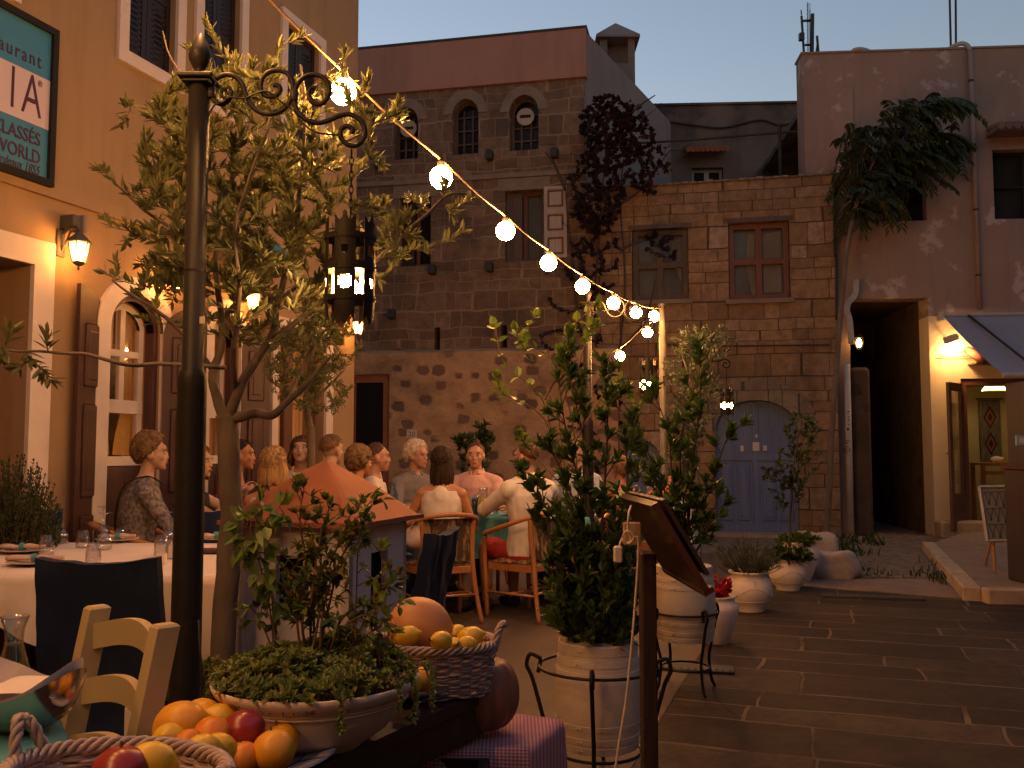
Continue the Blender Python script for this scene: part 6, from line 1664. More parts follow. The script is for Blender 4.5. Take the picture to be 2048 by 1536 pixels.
for px, py, s, lb in ((122, 1086, 1.0, 'left upturned wine glass with its foot in the air'), (208, 1098, 1.05, 'middle upturned wine glass beside the folded napkins'), (205, 1078, 1.05, 'upturned wine glass just behind the middle one'), (336, 1086, .95, 'upturned wine glass half behind the lamp post')):
 wineglass(lb, on(px, py), False, .19, s)
pm('plate_china', (.55, .47, .42), rough=.25); pm('napkin_print', (.66, .50, .45), (.55, .34, .28), scale=18, rough=.9)
def napkin(label, px, py, L=.24, ang=0, plate=True):
 p = on(px, py);
 if plate:
  o = MB().lathe([(0, .004), (.06, .003), (.10, .010), (.125, .014), (.126, .017), (.10, .014), (.06, .008), (0, .008)], 28, c=p).build('plate', M['plate_china'], smooth=True); setp(o, 'pale plate under ' + label, 'plate', 'plates on the white table')
 A = Matrix.Translation(p + V((0, 0, .030 if plate else .014))) @ Matrix.Rotation(ang, 4, 'Z'); mb = MB()
 mb.tube([A @ V((x, .004 * math.sin(x * 40), .002 * math.sin(x * 60))) for x in [(-L / 2) + L * k / 12 for k in range(13)]], [.016 + .003 * math.sin(k) for k in range(13)], 10, flat=.75)
 mb.tube([A @ V((x, .015, -.004)) for x in (-L * .5, 0, L * .45)], [.010, .012, .006], 8, flat=.6)
 r = mb.build('napkin', M['napkin_print'], smooth=True); setp(r, label, 'napkin', 'rolled napkins on the white table')
 b = MB().tube([A @ V((-.012 + .0, 0, 0)), A @ V((.014, 0, 0))], .0205, 12, cap=False); o = b.build('napkin_band', M['teal_cloth'], None); o.parent = r; o.location = V(o.location) - V(r.location)
napkin('rolled napkin with a band nearest on the white table', 70, 1128, .27, .05); napkin('rolled napkin with a band further back on the left', 45, 1104, .24, .0)
napkin('loosely folded napkin behind the upturned glasses', 235, 1082, .20, .2); napkin('rolled napkin to the right of the lamp post', 432, 1080, .14, .4)
o = MB().lathe([(0, 0), (.026, 0), (.026, .05), (.024, .05), (.024, .03), (0, .03)], 20, c=on(322, 1128)).build('candle_cup', M['paper'], smooth=False); setp(o, 'white candle cup on the white table by the lamp post', 'candle holder')
p = on(425, 1105); o = MB().bbox(p.x - .14, p.y - .05, p.z, p.x + .16, p.y + .07, p.z + .018, .004).build('menu_folder', M['dark_shutter']); setp(o, 'dark red menu folder lying on the white table', 'menu')
# cutlery
mb = MB(); p = on(190, 1140); mb.tube([p + V((-.10, 0, .006)), p + V((.02, .01, .006))], .003, 6); mb.ell(p + V((.04, .012, .007)), (.03, .016, .004), 12, 6); o = mb.build('spoon', M['steel'], smooth=True); setp(o, 'steel spoon lying at the edge of the white table', 'cutlery')

# ------------------------------------------------------------------ slipcovered chairs
def covered_chair(label, loc, rz, sc=1.0):
 t = thing('covered_chair', label, 'chair', loc=loc, rz=rz, group='chairs with dark blue fabric covers')
 w, d, hs, ht = .42, .42, .47, .92; mb = MB(); nx, nz = 22, 26
 # back: two skins with sag between the corners
 def back(x, f, side):
  z = .06 + (ht - .06) * f; lean = -.20 * max(0, (z - hs)) - d / 2; sag = (-.022 * math.sin(PI * (x / w + .5)) + .006 * noise.noise(V((x * 16, 3, 1)))) * f ** 6
  wr = .016 * noise.noise(V((x * 7, z * 5, side * 3))) * (1 - f ** 8) + .010 * noise.noise(V((x * 22 + z * 9, z * 10, 1))) + .014 * math.sin(x * 30 + z * 3) * max(0, .5 - f)
  return V((x * (1 + .10 * (1 - f)), lean + (side * (.028 + .006 * (1 - f))) + wr, z + sag))
 for side in (-1, 1):
  vs = [back(-w / 2 + w * i / nx, j / nz, side) for j in range(nz + 1) for i in range(nx + 1)]
  fs = [(j * (nx + 1) + i, j * (nx + 1) + i + 1, (j + 1) * (nx + 1) + i + 1, (j + 1) * (nx + 1) + i) for j in range(nz) for i in range(nx)]
  mb.add(vs, fs if side < 0 else [f[::-1] for f in fs])
 for x in (-w / 2, w / 2):
  vs = [];
  for j in range(nz + 1): vs += [back(x, j / nz, -1), back(x, j / nz, 1)]
  mb.add(vs, [(2 * j, 2 * j + 1, 2 * j + 3, 2 * j + 2) for j in range(nz)])
 vs = []
 for i in range(nx + 1): vs += [back(-w / 2 + w * i / nx, 1, -1), back(-w / 2 + w * i / nx, 1, 1)]
 mb.add(vs, [(2 * i, 2 * i + 2, 2 * i + 3, 2 * i + 1) for i in range(nx)])
 lmesh(mb, 'back_cover', M['blue_cloth'], t, True)
 mb = MB(); pl = [(-w / 2, -d / 2 + .04), (w / 2, -d / 2 + .04), (w / 2 + .01, d / 2), (-w / 2 - .01, d / 2)]
 per = []
 for i in range(4):
  a, b = V((*pl[i], 0)), V((*pl[(i + 1) % 4], 0))
  for j in range(10): per.append(a.lerp(b, j / 10))
 vs = []
 for r_ in range(8):
  f = r_ / 7
  for i, q in enumerate(per): vs.append(q * (1 + .05 * f + .03 * f * math.sin(i * 1.3)) + V((0, 0, hs - .38 * f)))
 mb.add(vs, [(r_ * 40 + i, r_ * 40 + (i + 1) % 40, (r_ + 1) * 40 + (i + 1) % 40, (r_ + 1) * 40 + i) for r_ in range(7) for i in range(40)])
 mb.add([(q.x, q.y, hs) for q in per], [tuple(range(40))]); lmesh(mb, 'seat_cover', M['blue_cloth'], t, True)
 for x in (-w / 2 + .03, w / 2 - .03):
  for y in (-d / 2 + .02, d / 2 - .03): lmesh(MB().box(x - .018, y - .018, 0, x + .018, y + .018, .2), 'leg', M['honey_wood'], t)
 return t
c = P(216, 1200, 3.42); covered_chair('dark blue covered chair in front of the white table, behind the cream chair', (c.x - .01, 3.62, 0), R(3))
c = P(60, 1060, 6.1); covered_chair('dark blue covered chair beyond the white table at the left edge', (c.x, 5.75, 0), R(176))
c = P(388, 1050, 5.8); covered_chair('dark blue covered chair just behind the lamp post beyond the white table', (c.x, 5.75, 0), R(184))
c = P(862, 1150, 4.4); covered_chair('dark blue covered chair turned sideways next to the little white house', (c.x - .24, 4.5, 0), R(78))

# ------------------------------------------------------------------ cream painted chair
A_ = V((-1.085, 2.28, 0)); B_ = V((-.85, 2.06, 0)); mid = (A_ + B_) / 2; rx = (B_ - A_).normalized(); fw = V((-rx.y, rx.x, 0)); fw = fw if fw.dot(V((-1, -1, 0))) > 0 else -fw
rzc = math.atan2(rx.y, rx.x)
# local: x along the back, -y = facing direction
t = thing('painted_chair', 'cream painted wooden ladder back chair drawn up to the turquoise table', 'chair', loc=mid, rz=rzc)
hw = .175; top = .905; th = .046
def post_pts(x): return [V((x * .90, -.02, 0)), V((x * .93, -.005, .25)), V((x * .96, .0, .45)), V((x, .03, .62)), V((x * 1.02, .085, top))]
def slatpost(mb, x):
 pts = spline(post_pts(x), 5); n = len(pts); w2 = .021; d2 = .026
 vs = []
 for i, p in enumerate(pts):
  for sx, sy in ((-1, -1), (1, -1), (1, 1), (-1, 1)): vs.append(p + V((sx * w2, sy * d2, 0)))
 vs2 = vs + [pts[-1] + V((sx * (w2 - .006), sy * (d2 - .006), .006)) for sx, sy in ((-1, -1), (1, -1), (1, 1), (-1, 1))]
 fs = [(4 * i + k, 4 * i + (k + 1) % 4, 4 * i + 4 + (k + 1) % 4, 4 * i + 4 + k) for i in range(n) for k in range(4)]
 fs.append(tuple(4 * n + k for k in range(4))); fs.append((3, 2, 1, 0)); mb.add(vs2, fs)
for x in (-hw, hw): mb = MB(); slatpost(mb, x); lmesh(mb, 'back_post', M['cream_paint'], t)
def ladder(z, h, bow):
 mb = MB(); n = 16; vs = []
 yb = .03 + .055 * (z - .62) / .285
 for i in range(n + 1):
  f = i / n; x = -hw + 2 * hw * f; cv = bow * math.sin(PI * f); up = .030 * math.sin(PI * f)
  for dy in (-.010, .010):
   vs += [V((x, yb + dy + cv, z - h / 2 + up * 1.0)), V((x, yb + dy + cv, z + h / 2 + up))]
 fs = []
 for i in range(n):
  a = 4 * i; b = a + 4; fs += [(a, b, b + 1, a + 1), (b + 2, a + 2, a + 3, b + 3), (a + 1, b + 1, b + 3, a + 3), (b, a, a + 2, b + 2)]
 mb.add(vs, fs); lmesh(mb, 'back_slat', M['cream_paint'], t)
for z in (.835, .705, .575): ladder(z, .062, .035)
mb = MB(); mb.bbox(-.20, -.42, .43, .20, -.015, .46, .008); lmesh(mb, 'seat', M['cream_paint'], t)
for x in (-.18, .18): lmesh(MB().bbox(x - .02, -.41, 0, x + .02, -.37, .43, .004), 'front_leg', M['cream_paint'], t)
mb = MB(); mb.box(-.17, -.40, .36, .17, -.38, .43); mb.box(-.16, -.03, .2, .16, -.01, .23); mb.box(-.17, -.4, .2, -.15, -.02, .23); mb.box(.15, -.4, .2, .17, -.02, .23); lmesh(mb, 'stretcher', M['cream_paint'], t)

# ------------------------------------------------------------------ turquoise foreground table
z = .735; q = lambda x, y: G(x, y, z)
tp = [q(118, 1440), q(-420, 1432), (-1.3, .75, 0), (-.5, .75, 0), (-.55, 1.28, 0)]
tp = [(p[0], p[1]) for p in tp][::-1]
table('table under the turquoise cloth in the near left corner', tp, z, leg=.045)
cloth('tablecloth', 'turquoise tablecloth in the near left corner under the wicker basket', tp, z + .002, .35, 'teal_cloth', folds=16)
# carafe
p = q(24, 1400); t = thing('carafe', 'tall clear glass carafe with a flared neck at the left edge', 'carafe', loc=p + V((0, 0, .004)))
hh = P(38, 1232, p.y).z - p.z - .004; S = hh / .25
pr = [(0, 0), (.046, 0), (.050, .008), (.052, .05), (.047, .09), (.034, .135), (.0265, .165), (.026, .185), (.030, .215), (.041, .247), (.0425, .25), (.0405, .25), (.0275, .213), (.0238, .185), (.0245, .165), (.032, .135), (.045, .09), (.0498, .05), (.047, .012), (0, .010)]
lmesh(MB().lathe([(a * S, b * S) for a, b in pr], 36), 'glass_body', M['glass'], t, True)
lmesh(MB().lathe([(.0262 * S, .163 * S), (.0282 * S, .165 * S), (.0282 * S, .170 * S), (.0262 * S, .172 * S)], 30), 'neck_ring', M['glass'], t, True)
# steel bowl with a white napkin
p = q(52, 1462); p = V((p.x, p.y, z + .004)); t = thing('steel_bowl', 'wavy rimmed stainless steel bowl lined with white paper, far left', 'bowl', loc=p)
def bowlm(r, h, off, wav, n=48, m=12, thick=0):
 vs = []; mb = MB()
 for i in range(m + 1):
  f = i / m
  for k in range(n):
   a = 2 * PI * k / n; rr = (r - off) * math.sin(f * PI / 2 * .96) ** .75; zz = off + (h - off) * (1 - math.cos(f * PI / 2))
   zz += wav * f ** 4 * math.cos(2 * a + .3)
   vs.append((rr * math.cos(a) + .02 * 0, rr * math.sin(a), zz))
 mb.add(vs, [(i * n + k, i * n + (k + 1) % n, (i + 1) * n + (k + 1) % n, (i + 1) * n + k) for i in range(m) for k in range(n)]); return mb
rb = .108
lmesh(bowlm(rb, .10, 0, .022), 'bowl', M['steel'], t, True)
mb = bowlm(rb, .105, .006, .030); mb.v = [(x, y, zz + .004 + .006 * noise.noise(V((x * 20, y * 20, zz * 20)))) for x, y, zz in mb.v]; lmesh(mb, 'paper_lining', M['paper'], t, True)
mb = MB(); n = 20; vs = []
for i in range(n + 1):
 for j in range(n + 1):
  x = -.085 + .17 * i / n; y = -.07 + .14 * j / n; vs.append((x, y, .078 + .020 * math.cos(x * 18) * math.cos(y * 14) + .008 * noise.noise(V((x * 22, y * 22, 1)))))
mb.add(vs, [(i * (n + 1) + j, (i + 1) * (n + 1) + j, (i + 1) * (n + 1) + j + 1, i * (n + 1) + j + 1) for i in range(n) for j in range(n)]); lmesh(mb, 'folded_napkin', M['paper'], t, True)

# ------------------------------------------------------------------ wicker baskets
def basket(label, c, rx_, ry_, h, rz, handles, rows=11, flare=1.12, hh=.085):
 t = thing('wicker_basket', label, 'basket', loc=c, rz=rz, group='white wicker baskets of fruit')
 per = lambda a, f: V(((rx_ / flare + (rx_ - rx_ / flare) * f) * math.cos(a), (ry_ / flare + (ry_ - ry_ / flare) * f) * math.sin(a), 0)); ns = 30; mb = MB()
 for r_ in range(rows):
  f = (r_ + .5) / rows
  for ph in (0, 1):
   pts = []; N_ = ns * 4
   for k in range(N_ + 1):
    a = 2 * PI * k / N_; wv = math.cos(ns / 2 * a + PI * (r_ % 2) + PI * ph) * .0042
    p = per(a, f); rr = p.length; p = p * (1 + wv / rr); p.z = h * f + (.0035 * (1 if ph else -1)) + .003 * math.sin(a * 5 + r_ * 2.3); pts.append(p)
   mb.tube(pts, .0033, 5, cap=False)
 lmesh(mb, 'weave', M['wicker'], t, True)
 mb = MB()
 for k in range(ns): a = 2 * PI * (k + .5) / ns; mb.tube([per(a, 0), per(a, .5) + V((0, 0, h * .5)), per(a, 1) + V((0, 0, h))], .003, 5)
 mb.add([tuple(per(2 * PI * k / 40, 0) + V((0, 0, .004))) for k in range(40)], [tuple(range(40))])
 lmesh(mb, 'stake', M['wicker'], t, True)
 mb = MB()
 for ph in range(4):
  pts = []
  for k in range(121):
   a = 2 * PI * k / 120; tw = a * 13 + ph * PI / 2; p = per(a, 1); pts.append(p * (1 + .009 * math.cos(tw) / p.length * 1.0) + V((0, 0, h + .004 + .009 * math.sin(tw))))
  mb.tube(pts, .0048, 5, cap=False)
 lmesh(mb, 'braided_rim', M['wicker'], t, True)
 for ih, a0 in enumerate(handles):
  hv = hh if not isinstance(hh, list) else hh[ih]
  base = [per(a0 + da, 1) + V((0, 0, h)) for da in (-.32, .32)]; mid_ = per(a0, 1) * 1.14 + V((0, 0, h + hv)); mb = MB()
  path = spline([base[0] - V((0, 0, .03)), base[0].lerp(mid_, .65) + V((0, 0, hv * .15)), mid_, base[1].lerp(mid_, .65) + V((0, 0, hv * .15)), base[1] - V((0, 0, .03))], 8)
  for ph in range(3):
   pts = []
   for i, p in enumerate(path):
    d = (path[min(i + 1, len(path) - 1)] - path[max(i - 1, 0)]).normalized(); u_ = d.orthogonal().normalized(); v_ = d.cross(u_); tw = i * .9 + ph * 2 * PI / 3; pts.append(p + u_ * .0055 * math.cos(tw) + v_ * .0055 * math.sin(tw))
   mb.tube(pts, .0052, 6)
  lmesh(mb, 'handle', M['wicker'], t, True)
 return t
zt1 = z + .006
c1 = V((P(232, 1560, 1.44).x, 1.44, zt1)); basket('white wicker basket in the bottom left corner holding a lemon and an apple', c1, .172, .120, .072, R(-14), (R(172), R(-4)), hh=[.060, .022])

# ------------------------------------------------------------------ fruit
def fruit(name, label, c, r, mt, sq=(1, 1, .94), rot=(0, 0, 0), tip=0.0, grp=None, stalk=True, dim=0.03):
 t = thing(name, label, name, loc=(c[0], c[1], c[2] - r * sq[2]), group=grp); mb = MB(); n, m = 26, 18; vs = []; Mr = Euler(rot).to_matrix()
 for i in range(m + 1):
  th = PI * i / m
  for k in range(n):
   ph = 2 * PI * k / n; x = math.sin(th) * math.cos(ph); y = math.sin(th) * math.sin(ph); zz = -math.cos(th); e = abs(zz)
   rr = 1 - dim * 3 * max(0, e - .85) + .03 * noise.noise(V((x, y, zz)) * 1.6 + V(c) * 9)
   z2 = zz * rr + tip * (max(0, (e - .80)) / .2) ** 1.6 * (1 if zz > 0 else -1) * (1.0 if zz > 0 else .45)
   if tip: x *= (1 - .35 * max(0, e - .75) / .25); y *= (1 - .35 * max(0, e - .75) / .25)
   vs.append(Mr @ V((x * r * sq[0] * rr, y * r * sq[1] * rr, z2 * r * sq[2])) + V((0, 0, r * sq[2])))
 mb.add(vs, [(i * n + k, i * n + (k + 1) % n, (i + 1) * n + (k + 1) % n, (i + 1) * n + k) for i in range(m) for k in range(n)]); lmesh(mb, 'skin', M[mt], t, True)
 if stalk and (name == 'apple' or random.random() < .3):
  a = Mr @ V((0, 0, r * sq[2] * (.93 if not tip else 1.0 + tip))) + V((0, 0, r * sq[2])); lmesh(MB().tube([a - V((0, 0, .003)), a + Mr @ V((0, .002, .010))], [.0028, .0018], 6), 'stalk', M['stalk'], t)
 return t
GF = 'fruit heaped on the big painted plate'; FB = 'fruit in the baskets and on plates'
def fpx(x, y, Y): return P(x, y, Y)
# cart top first (see below) z = .64
ZC = .64
plate_c = G(462, 1528, ZC)
YP = plate_c.y
fr = [('grapefruit', 'large orange yellow grapefruit at the back left of the heap', 362, 1456, 1.92, .056, 'grapefruit_skin'), ('grapefruit', 'yellow grapefruit behind the heap, left of the lemon', 402, 1440, 2.0, .046, 'grapefruit_skin'),
      ('lemon', 'lemon left of the dark red apple on the plate', 447, 1438, 1.98, .036, 'lemon_skin'), ('apple', 'big dark red apple topping the heap of fruit', 487, 1462, 1.86, .043, 'apple_skin'),
      ('orange', 'orange right below the big grapefruit, in the middle of the heap', 424, 1470, 1.82, .036, 'orange_skin'), ('lemon', 'yellow lemon at the left edge of the heap', 338, 1482, 1.80, .036, 'lemon_skin'),
      ('orange', 'small orange between two lemons at the front left', 378, 1485, 1.78, .026, 'orange_skin'), ('lemon', 'front lemon below the middle orange', 408, 1502, 1.72, .034, 'lemon_skin'), ('lemon', 'lemon with a pale tip in front of the apple', 440, 1500, 1.76, .034, 'lemon_skin'),
      ('orange', 'orange at the bottom of the heap below the apple', 484, 1519, 1.78, .034, 'orange_skin'), ('grapefruit', 'largest round yellow grapefruit at the right end of the heap', 547, 1502, 1.80, .041, 'grapefruit_skin'),
      ('grapefruit', 'orange coloured grapefruit behind the rightmost one', 563, 1482, 1.93, .036, 'grapefruit_skin')]
for i, (nm, lb, x, y, Y_, r, mt) in enumerate(fr):
 tip = .22 if nm == 'lemon' else 0; c = P(x, y, Y_)
 fruit(nm, lb, c, r, mt, sq=(1, 1, .95) if not tip else (.88, .88, 1.08), rot=(rnd(.9, 1.5), rnd(-.5, .5), rnd(-1, 1)) if tip else (rnd(-.4, .4), rnd(-.4, .4), 0), tip=tip, grp=GF)
# filler fruit so the heap stands on the plate
for i, (dx, dy, r) in enumerate(((-.09, .02, .036), (.02, .05, .036), (-.02, -.04, .034), (.07, -.03, .03), (.05, .07, .034))):
 fruit('orange', ('hidden orange low in the heap of fruit', 'hidden orange low in the heap of fruit')[0], V((plate_c.x + dx, plate_c.y + dy, ZC + .012 + r * .95)), r, 'orange_skin', grp='oranges buried low in the heap')
fruit('lemon', 'bright lemon lying in the near wicker basket', P(304, 1524, 1.42), .033, 'lemon_skin', sq=(.88, .88, 1.1), rot=(1.3, .2, -1.2), tip=.24, grp=FB)
fruit('apple', 'dark red apple cut by the bottom edge, in the near wicker basket', P(240, 1548, 1.39), .042, 'apple_skin', grp=FB)
fruit('orange', 'orange under the lemon in the near wicker basket', P(262, 1575, 1.50), .034, 'orange_skin', grp=FB)
# painted plates
pm('plate_blue', (.26, .30, .55), (.30, .34, .58), scale=10, rough=.22); pm('plate_red', (.50, .08, .045), rough=.22); pm('plate_pale', (.50, .50, .62), rough=.22)
def painted_plate(label, c, r, a0):
 t = thing('painted_plate', label, 'plate', loc=c, group='big blue and red painted plates')
 lmesh(MB().lathe([(0, 0), (r * .55, 0), (r * .62, .006), (r * .98, .026), (r, .029), (r * .985, .031), (r * .64, .012), (r * .6, .010), (0, .010)], 64), 'plate_body', M['plate_blue'], t, True)
 segs = [MB() for _ in range(12)]; n = 72
 for k in range(n):
  a, b = 2 * PI * k / n + a0, 2 * PI * (k + 1) / n + a0; tgt = segs[k // 6]
  f = lambda rr, zz, an: (rr * math.cos(an), rr * math.sin(an), zz + .0012)
  tgt.add([f(r * .68, .0142, a), f(r * .97, .0298, a), f(r * .97, .0298, b), f(r * .68, .0142, b)], [(0, 1, 2, 3)])
 for k, s_ in enumerate(segs): lmesh(s_, 'red_border' if k % 4 == 0 else 'pale_border', M['plate_red' if k % 4 == 0 else 'plate_pale'], t, True)
 mk = MB()
 for k in range(0, n, 6):
  a = 2 * PI * k / n + a0; mk.tube([(r * .68 * math.cos(a), r * .68 * math.sin(a), .016), (r * .97 * math.cos(a), r * .97 * math.sin(a), .0315)], .0012, 4)
 mk.tube([(r * .68 * math.cos(2 * PI * k / 72), r * .68 * math.sin(2 * PI * k / 72), .0155) for k in range(73)], .0012, 4); lmesh(mk, 'painted_line', M['near_black'], t); return t
painted_plate('large painted plate under the heap of fruit at the bottom', V((plate_c.x + .01, plate_c.y, ZC + .001)), .212, R(15))
pc2 = G(800, 1388, ZC); painted_plate('painted plate behind the white bowl planter, red patch at its right', V((pc2.x, pc2.y, ZC + .001)), .15, R(-22))
fruit('grapefruit', 'yellow fruit on the farther painted plate, right of the bowl planter', P(842, 1358, 2.42), .035, 'grapefruit_skin', grp=FB)
fruit('lemon', 'lemon half hidden behind the rim of the bowl planter', P(818, 1368, 2.36), .036, 'lemon_skin', sq=(.88, .88, 1.08), rot=(1.2, 0, .5), tip=.2, grp=FB)

# ------------------------------------------------------------------ dark plank cart
cz = ZC; q = lambda x, y: G(x, y, cz)
cart = [q(986, 1374), q(830, 1312), q(620, 1335), q(450, 1405), q(262, 1490), (-.85, 1.35, 0), (-.33, 1.35, 0), q(640, 1530)]
cart = [(p[0], p[1]) for p in cart]
cen = sum((V((*p, 0)) for p in cart), V()) / len(cart)
t = thing('display_cart', 'dark wooden display cart carrying the planter, plates and basket', 'cart', loc=(cen.x, cen.y, 0))
MB().slab(cart, cz - .03, cz - .0005).build('plank_top', M['dark_plank'], t)
A0, B0 = V((*cart[0], 0)), V((*cart[-1], 0)); d = (B0 - A0).normalized(); s_ = V((-d.y, d.x, 0)); s_ = s_ if s_.dot(cen - A0) > 0 else -s_
Ax = Matrix(((d.x, s_.x, 0, A0.x), (d.y, s_.y, 0, A0.y), (0, 0, 1, 0), (0, 0, 0, 1)))
L = (B0 - A0).length
MB().bbox(.0, .01, cz - .12, L, .04, cz - .0305, .004, Ax).build('apron', M['dark_plank'], t)
MB().bbox(.02, .05, .16, L, .09, .22, .004, Ax).build('rail', M['dark_plank'], t)
for f in (.06, .55, .97): MB().bbox(L * f - .03, .045, 0, L * f + .03, .10, cz - .031, .004, Ax).build('leg', M['dark_plank'], t)
for p in cart[3:6]: qv = V((*p, 0)).lerp(cen, .15); MB().bbox(qv.x - .03, qv.y - .03, 0, qv.x + .03, qv.y + .03, cz - .031, .004).build('leg', M['dark_plank'], t)
MB().slab([tuple((V((*p, 0)).lerp(cen, .12))[:2]) for p in cart], .22, .25).build('lower_shelf', M['dark_plank'], t)
# ------------------------------------------------------------------ gingham stool, pumpkin, crate
zs_ = .50; q = lambda x, y: G(x, y, zs_)
gp = [q(1052, 1496), q(1122, 1440), q(990, 1424), q(880, 1432), q(800, 1500)]; gp = [(p.x, p.y) for p in gp]
table('low table under the red gingham cloth', gp, zs_, leg=.035, name='low_table')
cloth('gingham_cloth', 'red and white gingham cloth under the pumpkin', gp, zs_ + .002, .42, 'gingham', folds=9, amp=.012)
pc = P(962, 1398, 2.68); rr = .112
t = thing('pumpkin', 'dull reddish ribbed pumpkin standing on the gingham cloth', 'pumpkin', loc=(pc.x, pc.y, zs_ + .003)); mb = MB(); n, m = 80, 24; vs = []
for i in range(m + 1):
 th = PI * i / m
 for k in range(n):
  ph = 2 * PI * k / n; rib = 1 - .075 * abs(math.cos(ph * 5)) ** 5 * math.sin(th) ** .5; zz = -math.cos(th)
  vs.append((rr * math.sin(th) ** .9 * math.cos(ph) * rib, rr * math.sin(th) ** .9 * math.sin(ph) * rib, rr * .98 * (1 + zz * (1 - .18 * max(0, abs(zz) - .8) / .2))))
mb.add(vs, [(i * n + k, i * n + (k + 1) % n, (i + 1) * n + (k + 1) % n, (i + 1) * n + k) for i in range(m) for k in range(n)]); lmesh(mb, 'skin', M['pumpkin_skin'], t, True)
lmesh(MB().tube([(0, 0, rr * 1.75), (0, 0, rr * 1.95), (.01, 0, rr * 2.15)], [.016, .010, .012], 8), 'stalk', M['stalk'], t)
c = q(870, 1500); t = thing('wooden_crate', 'dark slatted wooden crate at the bottom beside the gingham cloth', 'crate', loc=(c.x, c.y - .12, 0));
lmesh(MB().box(-.14, -.12, .0, .14, .12, .02), 'base', M['dark_plank'], t)
for y in (-.12, .11):
 mb = MB(); [mb.bbox(-.145, y, .05 + k * .09, .145, y + .012, .12 + k * .09, .002) for k in range(5)]; lmesh(mb, 'side_slats', M['dark_plank'], t)
for x in (-.13, .13):
 mb = MB(); mb.box(x - .012, -.105, .0, x + .012, .105, .48); lmesh(mb, 'end_panel', M['dark_plank'], t)

# ------------------------------------------------------------------ basket of lemons with a big gourd
c2 = V((P(868, 1340, 2.60).x, 2.60, ZC + .004)); hb = P(900, 1296, 2.45).z - ZC
hb = .125
basket('farther white wicker basket holding a pale gourd and lemons', c2, .170, .135, hb, R(-8), (R(2), R(176)), rows=13, hh=.055)
fruit('melon', 'big smooth pale orange gourd rising out of the farther basket', P(842, 1262, 2.62), .088, 'gourd_skin', sq=(1.0, .95, 1.12), rot=(.1, -.75, 0), grp=FB, stalk=False, dim=.01)
for x, y, Y_, r, lb in ((816, 1272, 2.50, .030, 'lemon at the left of the pale gourd in the farther basket'), (884, 1283, 2.48, .031, 'lemon in front of the pale gourd at the basket rim'), (915, 1266, 2.62, .027, 'lemon right behind the pale gourd'), (940, 1276, 2.56, .034, 'lemon near the right end of the farther basket'), (936, 1290, 2.50, .026, 'small lemon low at the right of the farther basket'), (906, 1291, 2.49, .024, 'smallest lemon between two lemons at the basket rim')):
 fruit('lemon', lb, P(x, y, Y_), r, 'lemon_skin', sq=(.88, .88, 1.12), rot=(rnd(1.1, 1.7), rnd(-.3, .3), rnd(-1.6, 1.6)), tip=.22, grp=FB)
for dx, dy in ((-.07, .03), (.0, -.05), (.07, .03), (.04, -.02), (-.04, .05)): fruit('lemon', 'lemon buried in the farther wicker basket', V((c2.x + dx, c2.y + dy, ZC + .05)), .032, 'lemon_skin', sq=(.88, .88, 1.1), rot=(1.4, 0, dx * 20), tip=.2, grp='lemons buried in the farther basket')

# ------------------------------------------------------------------ bowl planter and its plants
bc = V((P(633, 1400, 2.14).x, 2.14, ZC)); t = thing('bowl_planter', 'wide chipped white bowl planter overflowing with small succulents', 'planter', loc=bc)
R0 = .232; H0 = P(633, 1352, 2.14).z - ZC
pr = [(0, 0), (R0 * .44, 0), (R0 * .46, .006), (R0 * .50, .012), (R0 * .70, H0 * .30), (R0 * .84, H0 * .60), (R0 * .90, H0 * .80), (R0 * .91, H0 * .82)]
lmesh(MB().lathe(pr, 64), 'bowl', M['clay_pot'], t, True)
rim = [(R0 * .91, H0 * .80), (R0 * .955, H0 * .84), (R0 * .99, H0 * .93), (R0, H0), (R0 * .985, H0 * 1.015), (R0 * .95, H0 * .99), (R0 * .92, H0 * .93), (R0 * .90, H0 * .82)]
lmesh(MB().lathe(rim, 64), 'rim', M['rim_paint'], t, True)
mb = MB()
for f in (.70, .74): mb.tube([(R0 * .885 * math.cos(2 * PI * k / 64), R0 * .885 * math.sin(2 * PI * k / 64), H0 * f + .002) for k in range(65)], .0028, 5)
lmesh(mb, 'ring_moulding', M['clay_pot'], t, True)
lmesh(MB().lathe([(0, H0 * .97), (R0 * .5, H0 * .97), (R0 * .91, H0 * .9)], 32), 'soil', M['soil'], t)
g = Grow()
def rosette(g, p, up, n, L, W):
 for j in range(n):
  o = rdir(); o = o - up * o.dot(up); o = o.normalized() if o.length > .05 else V((1, 0, 0)); f = j / n
  g.leaf.leaf(p + rdir() * .002, up * (.25 + 1.1 * f) + o, up, L * (1.1 - .5 * f), W, bend=-.1, fold=.5)
for _ in range(620):
 a = rnd(0, 2 * PI); q_ = math.sqrt(random.random()); hgt = .020 + .045 * max(0, noise.noise(V((math.cos(a) * q_ * 2.2, math.sin(a) * q_ * 2.2, 4))) + .5) + .02 * (1 - q_)
 p = bc + V((R0 * .97 * q_ * math.cos(a), R0 * .97 * q_ * math.sin(a), H0 * .985 + hgt * (1.0 - .9 * q_ ** 5)))
 g.twig.tube([p - V((0, 0, .03)), p], .0015, 4, cap=False)
 rosette(g, p, (V((math.cos(a) * q_ * .6, math.sin(a) * q_ * .6, 1)) + rdir() * .35).normalized(), 9, rnd(.018, .028), .0105)
